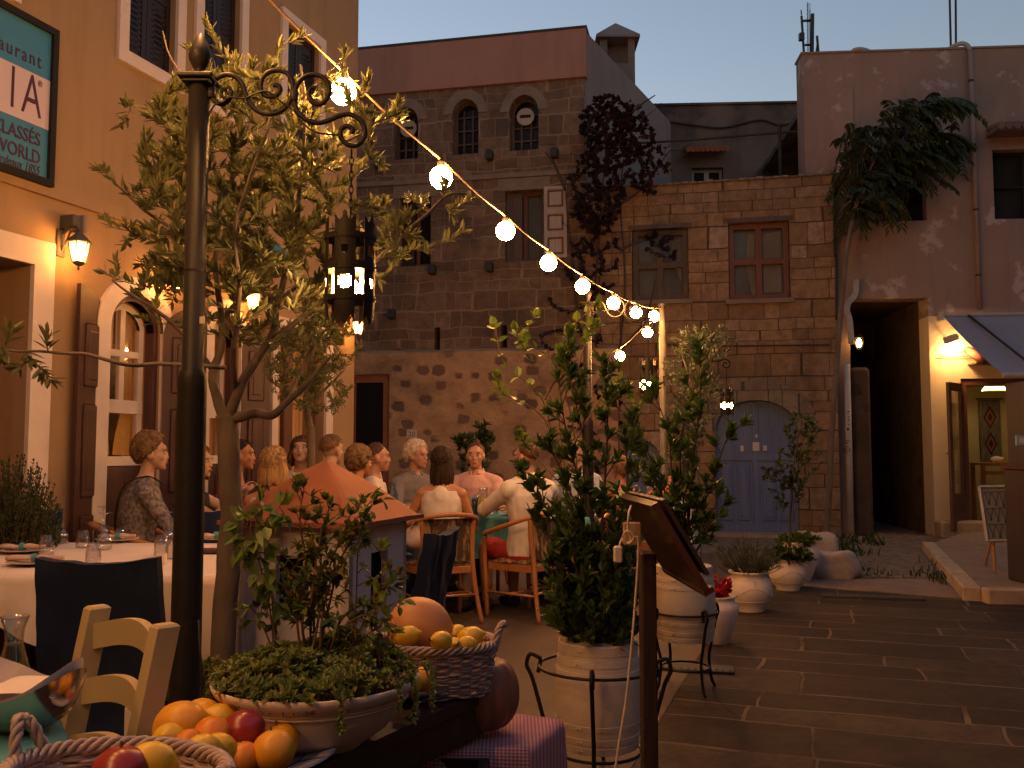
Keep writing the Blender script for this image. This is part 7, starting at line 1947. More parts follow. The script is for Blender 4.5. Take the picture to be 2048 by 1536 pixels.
for k in range(8):        # sprawling over the rim
 a = rnd(-PI, 0) if k % 3 else rnd(0, PI); d = V((math.cos(a), math.sin(a), 0)); L = rnd(.03, .09)
 if k < 5: a = rnd(-.5, .2); d = V((math.cos(a), math.sin(a), 0)); L = rnd(.06, .11)
 q0 = bc + d * R0 * .93 + V((0, 0, H0 + .015)); pts = spline([q0, q0 + d * .03 + V((0, 0, .012)), q0 + d * .045 - V((0, 0, L * .5)), q0 + d * .04 - V((0, 0, L))], 4); g.twig.tube(pts, .0016, 4)
 for p in pts[3:]: rosette(g, p, (d + V((0, 0, .3)) + rdir() * .5).normalized(), 6, .016, .007)
r_ = thing('succulents', 'low mat of green succulent rosettes spilling over the bowl rim', 'plants', loc=bc + V((0, 0, H0 * .95))); g.finish(r_, 'succulent_leaf', twigmat='twig'); setp(r_, kind=None)
Yq = 2.14
def bowlplant(label, stems, lm, LL, LW, cl, name, dens, tr=.0035, up=.6, seedp=0):
 t = thing(name, label, 'plant', loc=bc + V((0, 0, H0 * .9))); g = Grow()
 for st in stems:
  q = spline([P(x, y, Yq + rnd(-.03, .03)) for x, y in st], 6); m = len(q) - 1; g.wood.tube(q, [tr * (1 - .6 * i / m) for i in range(m + 1)], 5)
  L = sum((q[i + 1] - q[i]).length for i in range(m)); nc = max(3, int(L / dens))
  for k in range(nc):
   f = (.22 + .78 * (k + .6) / nc) * m; i = min(int(f), m - 1); p = q[i].lerp(q[i + 1], f - i); d = (q[i + 1] - q[i]).normalized(); o = rdir(); e = p + (d * .4 + o).normalized() * rnd(.01, .035)
   g.wood.tube([p, e], [.0015, .001], 4)
   for j in range(cl): g.leaf.leaf(e, d * up + o * .7 + rdir() * .6, rdir() * .5 + V((0, 0, 1)), LL * rnd(.6, 1.2), LW * rnd(.75, 1.2), bend=rnd(0, .25))
  for j in range(cl): g.leaf.leaf(q[-1], (q[-1] - q[-2]).normalized() + rdir() * .6, rdir(), LL * rnd(.8, 1.2), LW)
 g.finish(t, lm, 'twig', 'twig', trunkname='stem'); return t
bowlplant('bushy small shrub with red tinged leaves in the middle of the bowl planter', [[(620, 1300), (625, 1180), (640, 1080), (660, 1010)], [(640, 1300), (650, 1200), (690, 1100), (745, 1010)], [(600, 1300), (590, 1220), (575, 1160), (600, 1120)], [(630, 1290), (620, 1150), (600, 1050), (608, 975)], [(650, 1300), (690, 1230), (740, 1200), (790, 1150)], [(640, 1290), (665, 1180), (680, 1120), (720, 1060)], [(615, 1300), (605, 1240), (640, 1150), (640, 1090)], [(625, 1300), (640, 1220), (650, 1160), (700, 1030)], [(610, 1300), (600, 1230), (580, 1180)], [(660, 1300), (680, 1260), (730, 1230), (770, 1250)]],
          'mixed_leaf', .028, .0115, 7, 'small_shrub', .015)
bowlplant('thin climber with drooping heart shaped leaves at the left of the bowl', [[(548, 1310), (540, 1220), (520, 1130), (500, 1060), (520, 1005)], [(552, 1310), (548, 1200), (530, 1120), (535, 1050), (560, 1010)], [(548, 1310), (542, 1180), (515, 1100), (490, 1040)]], 'lime_leaf', .042, .028, 3, 'climbing_plant', .032, .0025, up=-.5)
bowlplant('thin climber with rounded leaves at the right of the bowl', [[(700, 1310), (712, 1200), (716, 1100), (730, 1020), (748, 1000)], [(700, 1310), (745, 1200), (765, 1160), (760, 1100)], [(690, 1310), (725, 1260), (745, 1230), (800, 1200)], [(700, 1300), (755, 1255), (790, 1262)]], 'lime_leaf', .030, .021, 2, 'climbing_plant', .03, .0022, up=-.2)
bowlplant('pair of drooping leafy sprigs low at the left of the bowl', [[(550, 1310), (520, 1240), (500, 1215), (490, 1240)], [(560, 1310), (550, 1250), (520, 1210)], [(660, 1310), (670, 1250), (650, 1220)]], 'shrub_leaf', .028, .016, 3, 'leafy_sprig', .03, .0022, up=-.2)

# ------------------------------------------------------------------ white slatted planter box round the olive trunk
c = V((P(447, 1400, 3.40).x - .06, 3.40, 0)); t = thing('planter_box', 'white slatted planter box at the foot of the olive tree', 'planter', loc=c); s = .21; hb_ = .44
for k in range(4):
 for nm, args in (('front_boards', (-s, -s, s, -s + .02)), ('back_boards', (-s, s - .02, s, s))): lmesh(MB().bbox(args[0], args[1], .02 + k * .105, args[2], args[3], .12 + k * .105, .004), 'board', M['white_trim'], t)
 for x0, x1 in ((-s, -s + .02), (s - .02, s)): lmesh(MB().bbox(x0, -s + .0205, .02 + k * .105, x1, s - .0205, .12 + k * .105, .004), 'board', M['white_trim'], t)
lmesh(MB().box(-s + .02, -s + .02, .36, s - .02, s - .02, .40), 'soil', M['soil'], t)
bush('trailing green ground cover in the planter box of the olive tree', c, .40, .24, .13, 190, 'succulent_leaf', .022, .011, name='trailing_plant', nl=9, rise=.02)
sprays('dry vine hanging down the front of the planter box', (c.x, c.y - .24, .4), [[(430, 1340), (425, 1370), (418, 1400), (425, 1430)], [(450, 1350), (440, 1385), (430, 1420)], [(415, 1330), (408, 1360), (402, 1400)]], 3.17, 'succulent_leaf', .02, .012, 'hanging_vine', 5)
# thin black cable down beside the first post
o = MB().tube(spline([P(397, 1240, 2.96), P(400, 1300, 2.93), P(404, 1350, 2.93), P(399, 1440, 2.93)], 5), .0035, 6).build('post_cable', M['cable_black'], smooth=True); setp(o, 'thin black cable hanging beside the foot of the nearest lamp post', 'cable')

# ------------------------------------------------------------------ little white houses with clay roofs
def lamp_house(label, loc, rz, sc=1.0):
 t = thing('little_house', label, 'little house', loc=loc, rz=rz, group='little white houses with clay coloured pyramid roofs')
 s = .245; zt_ = 1.03; mb = MB()
 win = (-.07, .67, .075, .90)
 for k in range(4):
  m2 = MB(); wall(m2, -s, s, 0, zt_, .03, [win], y0=-s); Mr = Matrix.Rotation(k * PI / 2, 4, 'Z'); mb.add([Mr @ V(v) for v in m2.v], m2.f)
 lmesh(mb, 'walls', M['house_white'], t)
 lmesh(MB().box(-s + .04, -s + .04, .5, s - .04, s - .04, .52), 'floor', M['near_black'], t); lmesh(MB().box(-s + .05, -s + .05, .53, s - .05, s - .05, 1.0), 'dark_core', M['near_black'], t)
 e = s + .055; ap = 1.262; mb = MB()
 vs = []; K = 14          # softly moulded pyramid: square rings with rounded ridges
 for i in range(K + 1):
  f = max(.02, 1 - i / K); pw = 5.0 - 1.5 * (1 - f)
  for k in range(64):
   a = 2 * PI * (k + .5) / 64; c_, s_ = math.cos(a), math.sin(a); r_ = 1 / (abs(c_) ** (pw * 2) + abs(s_) ** (pw * 2)) ** (1 / (pw * 2)); vs.append((e * f * r_ * c_, e * f * r_ * s_, zt_ + (ap - zt_) * (1 - f) + .012 * math.sin(f * PI) + .003 * noise.noise(V((c_ * f * 4, s_ * f * 4, 1)))))
 mb.add(vs, [(i * 64 + k, i * 64 + (k + 1) % 64, (i + 1) * 64 + (k + 1) % 64, (i + 1) * 64 + k) for i in range(K) for k in range(64)] + [tuple(K * 64 + k for k in range(64))])
 mb.box(-e, -e, zt_ - .018, e, e, zt_ - .0005)
 lmesh(mb, 'roof', M['terracotta'], t)
 t.scale = (sc,) * 3; return t
pm('house_white', (.60, .55, .56), (.54, .49, .49), scale=4, rough=.8, bump=.2)
ctr = P(640, 1100, 3.68); lamp_house('nearest little white house with a clay roof, behind the bowl planter', (ctr.x, 3.68 + .1, 0), R(-19))
ctr = P(1352, 1000, 9.4); lamp_house('farther little white house, only its clay roof showing above the shrubs', (ctr.x, 9.4, 0), R(-19), .85)

# ------------------------------------------------------------------ menu stand
t = thing('menu_stand', 'dark wooden menu lectern on a post in front of the barrels', 'menu stand', loc=(.40, 2.76, 0))
X0 = V((.377, 2.50, 1.149)); side = V((.124, 0, -.21)); ydir = V((-.03, .50, 0)); nn_ = side.cross(ydir).normalized(); nn_ = nn_ if nn_.x > 0 else -nn_
def board(a, b, off, th_, name, mt, par):
 mb = MB(); p = X0 + nn_ * off; c_ = [p + side * a, p + side * b, p + side * b + ydir, p + side * a + ydir]; vs = c_ + [q_ + nn_ * th_ for q_ in c_]
 mb.add(vs, [(0, 1, 2, 3), (7, 6, 5, 4), (0, 4, 5, 1), (1, 5, 6, 2), (2, 6, 7, 3), (3, 7, 4, 0)]); return mb.build(name, M[mt], par)
woodm('menu_wood', (.09, .033, .016), (.055, .02, .011), rough=.3, coat=.4)
board(0, 1.12, 0, .018, 'back_board', 'menu_wood', t); board(.0, .95, .030, .010, 'glazed_lid', 'dark_plank', t); board(-.01, .02, -.003, .022, 'top_rail', 'menu_wood', t); board(1.08, 1.14, -.002, .03, 'bottom_rail', 'menu_wood', t)
MB().bbox(.378, 2.72, 0, .420, 2.80, 1.0, .004).build('post', M['dark_plank'], t)
MB().slab([(.24, 2.6), (.56, 2.6), (.56, 2.92), (.24, 2.92)], 0, .03).build('foot', M['dark_plank'], t)
q = P(1268, 1066, 2.68); MB().bbox(q.x - .03, q.y - .01, q.z - .035, q.x + .02, q.y + .02, q.z + .03, .003).build('taped_box', pm('tape', (.32, .20, .10), (.42, .28, .15), scale=40, rough=.5), t)
cpts = [P(1262, 1012, 2.66), P(1257, 1030, 2.62), P(1256, 1060, 2.62), P(1262, 1080, 2.62), P(1250, 1088, 2.62), P(1245, 1075, 2.62), P(1254, 1062, 2.61), P(1268, 1072, 2.61), P(1258, 1088, 2.61), P(1244, 1080, 2.61), P(1238, 1096, 2.61)]
pt = MB().tube(spline(cpts, 5), .0032, 6).build('plug_cable', M['cable_white'], smooth=True); setp(pt, 'short white cable with a plug looped on the menu stand', 'cable')
q = P(1236, 1108, 2.61); pl_ = MB().bbox(q.x - .012, q.y - .012, q.z - .024, q.x + .012, q.y + .012, q.z + .022, .004).build('plug', M['cable_white']); pl_.parent = pt; pl_.location = V(pl_.location) - V(pt.location)
o = MB().tube(spline([P(1262, 1085, 2.63), P(1275, 1075, 2.62), P(1276, 1120, 2.62), P(1266, 1260, 2.62), P(1252, 1400, 2.62), P(1236, 1500, 2.62), P(1226, 1600, 2.62), V((.27, 2.62, .01)), V((.2, 2.5, .01))], 5), .0035, 6).build('mains_cable', M['cable_white'], smooth=True); setp(o, 'long white cable running down from the menu stand to the ground', 'cable')

# ------------------------------------------------------------------ shop front things
c = G(2003, 1150, .124); Yj = c.y + .25
t = thing('jewellery_board', 'white framed display board hung with necklaces on a wooden easel', 'display board', loc=(P(2000, 1050, Yj).x, Yj, .124))
q4 = [P(1958, 974, Yj), P(2046, 972, Yj), P(2052, 1080, Yj - .1), P(1974, 1082, Yj - .1)]
mb = MB(); vs = q4 + [p + V((0, .03, 0)) for p in q4]; mb.add(vs, [(0, 3, 2, 1), (4, 5, 6, 7), (0, 1, 5, 4), (1, 2, 6, 5), (2, 3, 7, 6), (3, 0, 4, 7)]); mb.build('board', pm('board_pale', (.32, .31, .30), (.27, .26, .25), scale=6, rough=.8), t)
def bil(a, b): return q4[0].lerp(q4[1], a).lerp(q4[3].lerp(q4[2], a), b)
mb = MB(); fo = V((0, -.012, 0))
for a0, b0, a1, b1 in ((0, 0, 1, 0), (1, 0, 1, 1), (1, 1, 0, 1), (0, 1, 0, 0)): mb.tube([bil(a0, b0) + fo, bil(a1, b1) + fo], .016, 4)
mb.build('frame', M['pipe_white'], t)
mb = MB(); md = MB()
for row, b0 in enumerate((.10, .40, .70)):
 mb.tube([bil(.08, b0) + fo, bil(.95, b0 - .01) + fo], .0025, 4)
 for k in range(5):
  a = .16 + k * .17; w_ = .07; dp = .17 + .05 * ((k * 7 + row * 3) % 3) * .5
  mb.tube(spline([bil(a - w_, b0) + fo, bil(a - w_ * .4, b0 + dp * .7) + fo, bil(a, b0 + dp) + fo, bil(a + w_ * .4, b0 + dp * .7) + fo, bil(a + w_, b0) + fo], 3), .003, 4); md = MB(); md.ell(bil(a, b0 + dp + .03) + fo, (.010, .006, .018), 8, 6); md.build('pendant', pm('pendant_mix', (.03, .10, .10), (.12, .07, .03), scale=9, rough=.3), t)
mb.build('necklace', M['cable_black'], t)
for a, dx, dy in ((.3, -.02, -.02), (.85, .1, -.2), (.55, .05, .5)):
 top_ = bil(a, .1); MB().tube([top_ + V((0, .05, 0)), V((top_.x + dx, top_.y + dy, .124))], .014, 6).build('leg', M['honey_wood'], t)
q = V((P(2056, 1180, 8.35).x + .07, 8.35, .124)); t = thing('shop_cabinet', 'tall dark wooden display cabinet at the right edge of the picture', 'cabinet', loc=q)
zt_ = P(2040, 764, 8.35).z - .124; w_ = .14
lmesh(MB().bbox(-w_, -.2, 0, .45, .2, zt_ * .56, .01), 'lower_case', M['dark_plank'], t); lmesh(MB().bbox(-w_ + .03, -.18, zt_ * .565, .42, .18, zt_, .01), 'upper_case', M['dark_plank'], t)
lmesh(MB().bbox(-w_ - .02, -.22, zt_ * .56 + .0005, .47, .22, zt_ * .565 + .03, .005), 'ledge', M['menu_wood'], t)
lmesh(MB().bbox(-w_ - .015, -.225, .25, -w_ + .07, -.201, .55, .004), 'side_panel', M['menu_wood'], t)
q = P(2043, 881, 8.1); o = MB().bbox(q.x - .045, q.y, q.z - .045, q.x + .1, q.y + .02, q.z + .045, .003).build('small_sign', pm('sign_blue', (.18, .32, .42), rough=.5)); setp(o, 'small pale blue sign with a picture fixed to the dark cabinet', 'sign')
o2 = MB().box(q.x - .02, q.y - .003, q.z - .025, q.x + .07, q.y - .0005, q.z + .025).build('picture', M['plate_white']); o2.parent = o; o2.location = V(o2.location) - V(o.location)
# inside of the shop (local frame of the right building)
def rloc(px, py, off): u, zz = RF.uz(px, py, off); return u, zz
u0_, z1_ = rloc(1957, 800, 2.85); u1_, z0_ = rloc(2004, 925, 2.85)
t = thing('woven_rug', 'patterned rug with dark red diamonds hung on the back wall of the shop', 'rug', loc=RF.w((u0_ + u1_) / 2, 2.85, z0_), rz=RF.a); hwid = (u1_ - u0_) / 2; hh = z1_ - z0_
lmesh(MB().bbox(-hwid, -.01, 0, hwid, .01, hh, .002), 'cloth', pm('rug_ground', (.16, .14, .10), (.06, .05, .04), scale=30, rough=1, stretch=(1, 1, .2)), t)
for cz_ in (.3, .72):
 for k, (s_, mt) in enumerate(((1, 'near_black'), (.72, 'rug_red'), (.4, 'near_black'))):
  if 'rug_red' not in MATS: pm('rug_red', (.22, .05, .035), rough=1)
  h_ = hh * .19 * s_; w_ = hwid * .62 * s_; lmesh(MB().prism([(-w_, hh * cz_), (0, hh * cz_ - h_), (w_, hh * cz_), (0, hh * cz_ + h_)], -.012 - .003 * k, -.0105), 'diamond', M[mt], t)
lmesh(MB().tube([(-hwid - .05, -.01, hh + .02), (hwid + .05, -.01, hh + .02)], .012, 6), 'rod', M['dark_plank'], t)
u_, zz_ = rloc(1988, 770, 1.6); t = thing('ceiling_lamp', 'pleated lamp shade glowing inside the shop doorway', 'lamp', loc=RF.w(u_, 1.6, zz_ - .10), rz=RF.a)
m_, nt_, b_ = newmat('shade_cloth'); MATS['shade_cloth'] = m_
tr_ = N(nt_, "ShaderNodeBsdfTranslucent"); tr_.inputs[0].default_value = (.8, .7, .5, 1); nt_.links.new(tr_.outputs[0], nt_.nodes["Material Output"].inputs[0])
mb = MB(); n = 48; vs = []
for k in range(n): a = 2 * PI * k / n; e = 1 + .04 * (k % 2); vs += [(.19 * e * math.cos(a), .19 * e * math.sin(a), 0), (.10 * e * math.cos(a), .10 * e * math.sin(a), .13)]
mb.add(vs, [(2 * k, (2 * k + 2) % (2 * n), (2 * k + 3) % (2 * n), 2 * k + 1) for k in range(n)]); lmesh(mb, 'lamp_shade', M['shade_cloth'], t)
lmesh(MB().ell((0, 0, .05), .035, 12, 8), 'bulb', emis('shop_lamp', (1.0, .66, .30), 45), t, True); lmesh(MB().tube([(0, 0, .09), (0, 0, .7)], .006), 'cord', M['cable_black'], t)
u_, zz_ = rloc(1995, 960, 1.9); t = thing('shop_table', 'light wooden table inside the shop doorway', 'table', loc=RF.w(u_, 1.9, .10), rz=RF.a)
ht_ = rloc(1995, 925, 1.9)[1] - .1
lmesh(MB().bbox(-.36, -.25, ht_ - .04, .6, .25, ht_, .006), 'tabletop', M['honey_wood'], t); lmesh(MB().box(-.30, -.22, ht_ - .20, .55, -.19, ht_ - .14), 'rail', M['honey_wood'], t)
for x in (-.32, .5):
 for y in (-.21, .2): lmesh(MB().box(x - .03, y - .03, 0, x + .03, y + .03, ht_ - .0405), 'leg', M['honey_wood'], t)
mb = MB(); mb.ell((0, 0, .05), (.11, .08, .06), 14, 8); mb.v = [(x + .03 * noise.noise(V((x * 12, y * 12, z_ * 12))), y, z_ + .04 * noise.noise(V((x * 9, z_ * 9, 2)))) for x, y, z_ in mb.v]
mb.v = [tuple(RF.w(u_ - .05 + x, 1.75 + y, .1 + ht_ + z_)) for x, y, z_ in mb.v]; o = mb.build('paper_bag', M['paper'], smooth=True); setp(o, 'crumpled white bag on the shop table', 'bag')
# ------------------------------------------------------------------ people
def capsule(mb, a, b, r0, r1, n=14):
 a, b = V(a), V(b); mb.tube([a, a.lerp(b, .5), b], [r0, (r0 + r1) / 2, r1], n); mb.ell(a, r0, n, 8); mb.ell(b, r1, n, 8)
def fuse(mb, name, mt, parent, voxel, smooth_it=4, disp=None):
 me = bpy.data.meshes.new(name); me.from_pydata([tuple(q) for q in mb.v], [], mb.f)
 o = bpy.data.objects.new('tmp', me); COL.objects.link(o)
 m = o.modifiers.new('r', 'REMESH'); m.mode = 'VOXEL'; m.voxel_size = voxel; m.use_smooth_shade = True
 s = o.modifiers.new('s', 'SMOOTH'); s.factor = .5; s.iterations = smooth_it
 bpy.context.view_layer.update(); dg = bpy.context.evaluated_depsgraph_get()
 me2 = bpy.data.meshes.new_from_object(o.evaluated_get(dg)); me2.name = name
 bpy.data.objects.remove(o)
 if disp:
  cs = [(v_.co.copy(), v_.normal.copy()) for v_ in me2.vertices]; fl = []
  for c_, n_ in cs: fl += disp(c_, n_)[:]
  me2.vertices.foreach_set('co', fl); me2.update()
 me2.polygons.foreach_set('use_smooth', [True] * len(me2.polygons)); me2.materials.clear()
 return link(name, me2, mt, parent)
def skinm(name, c, c2):
 if name in MATS: return MATS[name]
 m, nt, b = newmat(name); vec = objv(nt); nt.links.new(mixc(nt, noisef(nt, 7, 4, vec), c, c2), b.inputs['Base Color']); b.inputs['Roughness'].default_value = .5
 b.inputs['Subsurface Weight'].default_value = .0; bumpn(nt, b, noisef(nt, 160, 3, vec, lo=0, hi=1), .1, .001); MATS[name] = m; return m
skinm('skin_fair', (.48, .31, .23), (.40, .23, .165)); skinm('skin_tan', (.42, .20, .10), (.38, .17, .085)); skinm('skin_ruddy', (.45, .25, .18), (.37, .17, .12))
HC = {}
def hairm(name, c, c2): HC[name] = (c, c2); return pm(name, c, c2, scale=9, spec=.2, rough=.6, bump=.8, bscale=34, bdist=.004, stretch=(4, 4, .8), lo=.35, hi=.65)
hairm('hair_brown', (.10, .05, .025), (.22, .12, .06)); hairm('hair_dark', (.016, .010, .008), (.04, .022, .015)); hairm('hair_blonde', (.44, .27, .11), (.24, .13, .055))
hairm('hair_grey', (.58, .50, .42), (.42, .35, .28)); hairm('hair_sand', (.22, .13, .06), (.15, .085, .04)); hairm('hair_mid', (.06, .03, .018), (.10, .05, .028)); hairm('hair_golden', (.24, .14, .06), (.10, .05, .025))
def fab(name, c, c2=None): return pm(name, c, c2 or tuple(x * .85 for x in c), scale=5, rough=.9, bump=.35, bscale=26, bdist=.006)
fab('fab_white', (.66, .60, .56)); fab('fab_pinkwhite', (.64, .50, .48)); fab('fab_pink', (.60, .36, .34)); fab('fab_grey', (.20, .18, .18)); fab('fab_red', (.40, .03, .03)); fab('fab_redtop', (.30, .03, .04))
fab('fab_navy', (.03, .035, .06)); fab('fab_black', (.02, .02, .022)); fab('fab_jeans', (.05, .07, .12)); fab('fab_lightblue', (.42, .46, .55)); fab('fab_lime', (.38, .45, .16)); fab('fab_beige', (.40, .32, .24)); fab('fab_blueprint', (.05, .10, .32))
pm('fab_pattern', (.26, .22, .20), (.10, .08, .08), scale=38, rough=.95, bump=.4, lo=.42, hi=.58)
pm('eye_dark', (.02, .015, .012), rough=.15); pm('eye_white', (.6, .55, .5), rough=.2); pm('lip', (.36, .11, .09), rough=.45); pm('glass_frame', (.04, .035, .03), rough=.3); pm('gold', (.8, .5, .15), rough=.2, metal=1)
def person(label, px, py, Y, rz, lean=8, yaw=0, pitch=0, female=False, skin='skin_fair', hair='short', hairc='hair_brown', top='fab_white', sleeve='long', collar=False,
           bottom='fab_jeans', legs='long', arms=None, voxel=.0075, side=0, strap=None, glasses=False, bag=False, hands=True, earring=False, thin=1.0, group=None):
 hc = P(px, py, Y)               # where the middle of the head is
 L = R(lean); SP = .56; up = V((math.sin(R(side)), math.sin(L), math.cos(L))); p0 = V((0, 0, .50))
 sp = lambda t: p0 + up * t
 neck = sp(SP); hcl = neck + V((up.x * .05, up.y * .12 + .022, .142))
 sc = min(1.08, max(.92, hc.z / hcl.z)); Rz = Matrix.Rotation(rz, 3, 'Z')
 root_xy = hc - Rz @ (hcl * sc); base = V((root_xy.x, root_xy.y, max(-.02, hc.z - hcl.z * sc) if hc.z - hcl.z * sc > 0 else 0))
 base.z = 0
 t = thing('person', label, 'person', loc=base, rz=rz, group=group); t.scale = (sc,) * 3
 W = (.86 if female else 1.0) * thin
 tor = [(-.10, .13, .10), (-.04, .168, .125), (.05, .165 if not female else .17, .12), (.14, .15, .11), (.22, .14 if not female else .138, .105), (.33, .16, .115), (.42, .172, .112), (.485, .15, .088), (.53, .085, .066), (.57, .054, .054)]
 def torso(mb, infl, t0, t1, grow=0):
  rings = []
  for (tt, a, b) in tor:
   if t0 - 1e-6 <= tt <= t1 + 1e-6: rings.append((sp(tt), a * W + infl, b * W + infl))
  mb.loft(rings)
 sh = {s: sp(.458) + V((s * .168 * W, 0, 0)) for s in (-1, 1)}
 arms = arms or {}
 J = {}
 for s in (-1, 1):
  a = arms.get(s)
  if a is None: a = ((s * .25, sh[s].y + .13, .76), (s * .12, sh[s].y + .36, .79))
  elbow, wrist = V(a[0]), V(a[1])
  # keep human segment lengths
  d = elbow - sh[s]; elbow = sh[s] + d.normalized() * .285
  d = wrist - elbow; wrist = elbow + d.normalized() * .25
  J[s] = (elbow, wrist)
 mb = MB(); torso(mb, 0, -.10, .57)
 for s in (-1, 1):
  capsule(mb, sp(.50) + V((s * .05, 0, 0)), sh[s], .052 * W, .054 * W)
  e, w_ = J[s]; capsule(mb, sh[s], e, .049 * W, .040 * W); capsule(mb, e, e.lerp(w_, .35), .040 * W, .040 * W); capsule(mb, e.lerp(w_, .35), w_, .040 * W, .026 * W)
  hp, kn, an = V((s * .09, .0, .475)), V((s * .13, .41, .50)), V((s * .13, .40, .09))
  capsule(mb, hp, kn, .085 * W, .058); capsule(mb, kn, kn.lerp(an, .35), .055, .055); capsule(mb, kn.lerp(an, .35), an, .055, .036)
  mb.ell(an + V((0, .07, -.045)), (.042, .12, .036), 14, 8); mb.ell(an + V((0, -.02, -.03)), (.036, .045, .05), 12, 8)
  if hands:
   d = (w_ - e).normalized(); inw = V((-s, 0, 0)); nr = d.cross(inw).normalized()
   if nr.z < 0: nr = -nr
   lat = d.cross(nr).normalized(); pc_ = w_ + d * .045
   Mh = Matrix((lat, d, nr)).transposed(); mb.ell(pc_, (.040, .052, .016), 14, 10, M=Mh)
   # thumb side points to the body middle
   ts = 1 if lat.dot(inw) > 0 else -1
   for k, (lo, ln) in enumerate(((.030, .070), (.011, .078), (-.009, .073), (-.028, .058))):
    b0 = w_ + d * .085 + lat * (ts * lo); r_ = .0095 - .0007 * k; p1 = b0 + (d - nr * .35).normalized() * ln * .42; p2 = p1 + (d - nr * 1.1).normalized() * ln * .33; p3 = p2 + (d * .5 - nr * 1.2).normalized() * ln * .25
    capsule(mb, w_ + d * .06 + lat * (ts * lo * .9), b0, r_, r_, 8); capsule(mb, b0, p1, r_, r_ * .95, 8); capsule(mb, p1, p2, r_ * .95, r_ * .9, 8); capsule(mb, p2, p3, r_ * .9, r_ * .8, 8)
   b0 = w_ + d * .022 + lat * (ts * .030); p1 = b0 + (d * .75 + lat * ts * .8 - nr * .2).normalized() * .040; p2 = p1 + (d + lat * ts * .15 - nr * .5).normalized() * .032
   capsule(mb, b0, p1, .0125, .011, 8); capsule(mb, p1, p2, .011, .009, 8)
 Hm = Matrix.Rotation(R(yaw), 3, 'Z') @ Matrix.Rotation(R(-pitch), 3, 'X')
 H = lambda x, y, z: hcl + Hm @ V((x, y, z))
 hs = .95 if female else 1.0
 capsule(mb, neck - up * .02, H(0, -.015, -.06), .052 * (.88 if female else 1.03), .050 * (.88 if female else 1.03))
 E_ = lambda c, r: mb.ell(H(*[q * hs for q in c]), tuple(q * hs for q in r), 20, 14, M=Hm)
 E_((0, -.012, .028), (.074, .093, .088)); E_((0, .028, -.025), (.062, .062, .072)); E_((0, .050, -.070), (.042, .038, .036)); E_((0, .074, -.092), (.022, .016, .016)); E_((0, .076, .035), (.052, .016, .026))
 E_((0, .091, -.008), (.010, .014, .024)); E_((0, .097, -.024), (.014, .013, .011)); E_((0, .087, -.055), (.024, .010, .012)); E_((.040, .060, -.018), (.022, .024, .024)); E_((-.040, .060, -.018), (.022, .024, .024))
 for s in (-1, 1): E_((s * .074, -.008, -.008), (.011, .020, .032)); E_((s * .080, -.014, .004), (.008, .014, .016))
 bd = fuse(mb, 'body', M[skin], t, voxel, 4)
 # eyes, brows, lips
 em, wm, bm, lm = MB(), MB(), MB(), MB()
 for s in (-1, 1):
  wm.ell(H(s * .031 * hs, .083 * hs, .008 * hs), (.013, .008, .0065), 12, 8, M=Hm); em.ell(H(s * .031 * hs, .0885 * hs, .008 * hs), (.006, .004, .0062), 10, 6, M=Hm)
  bm.ell(H(s * .034 * hs, .089 * hs, .030 * hs), (.017, .006, .0038), 12, 6, M=Hm)
 lm.ell(H(0, .096 * hs, -.052 * hs), (.021, .005, .004), 14, 6, M=Hm); lm.ell(H(0, .095 * hs, -.060 * hs), (.018, .006, .0045), 14, 6, M=Hm)
 lmesh(wm, 'eyes', M['eye_white'], t, True); lmesh(em, 'irises', M['eye_dark'], t, True); lmesh(bm, 'eyebrows', M[hairc], t, True); lmesh(lm, 'lips', M['lip'], t, True)
 # hair
 hm = MB(); n, m = 44, 32; vs = []; sd = rnd(0, 90); th = {'buzz': .006, 'short': .012, 'crop': .024, 'wavy': .026, 'bob': .018, 'long': .018, 'shaggy': .018}[hair]
 for i in range(m + 1):
  phi = PI * i / m
  for k in range(n):
   a = 2 * PI * k / n; d = V((math.sin(phi) * math.cos(a), math.sin(phi) * math.sin(a), -math.cos(phi)))
   az = abs(math.atan2(d.x, d.y)) / PI     # 0 front, 1 back
   hl = [.62, .60, .36, -.02, -.34, -.50, -.58]; f = az * 6; j = min(int(f), 5); e = hl[j] + (hl[j + 1] - hl[j]) * (f - j) + .10 * noise.noise(d * 5 + V((0, 0, sd))) - .12 * (hair == 'buzz')
   if hair in ('wavy', 'bob', 'crop', 'shaggy', 'long'): e -= .12 * min(1, az * 3)
   if hair in ('crop', 'wavy'): e -= .30 * max(0, min(1, (az - .25) / .2))
   ins = min(1, max(0, (d.z - e) / (.5 if hair in ('short', 'buzz') else .25))) ** .6; thk = th * (1 + .35 * noise.noise(d * 4 + V((sd, 0, 0)))) + (.008 * noise.noise(d * 9 + V((0, sd, 0))) if hair in ('wavy', 'shaggy', 'crop') else .002 * noise.noise(d * 14))
   if hair in ('crop', 'wavy'): thk += .014 * max(0, d.z) * (1 if az > .2 else .6) + .010 * max(0, az - .4)
   rr = V((.075 * d.x, .094 * d.y, .089 * d.z)) * hs; ln = rr.length; p = rr * ((ln + thk) / ln) if ins > 0 else rr
   p = rr * .86 + (rr * ((ln + thk) / ln) - rr * .86) * ins; vs.append(H(p.x, p.y - .012, p.z + .028))
 hm.add(vs, [(i * n + k, i * n + (k + 1) % n, (i + 1) * n + (k + 1) % n, (i + 1) * n + k) for i in range(m) for k in range(n)])
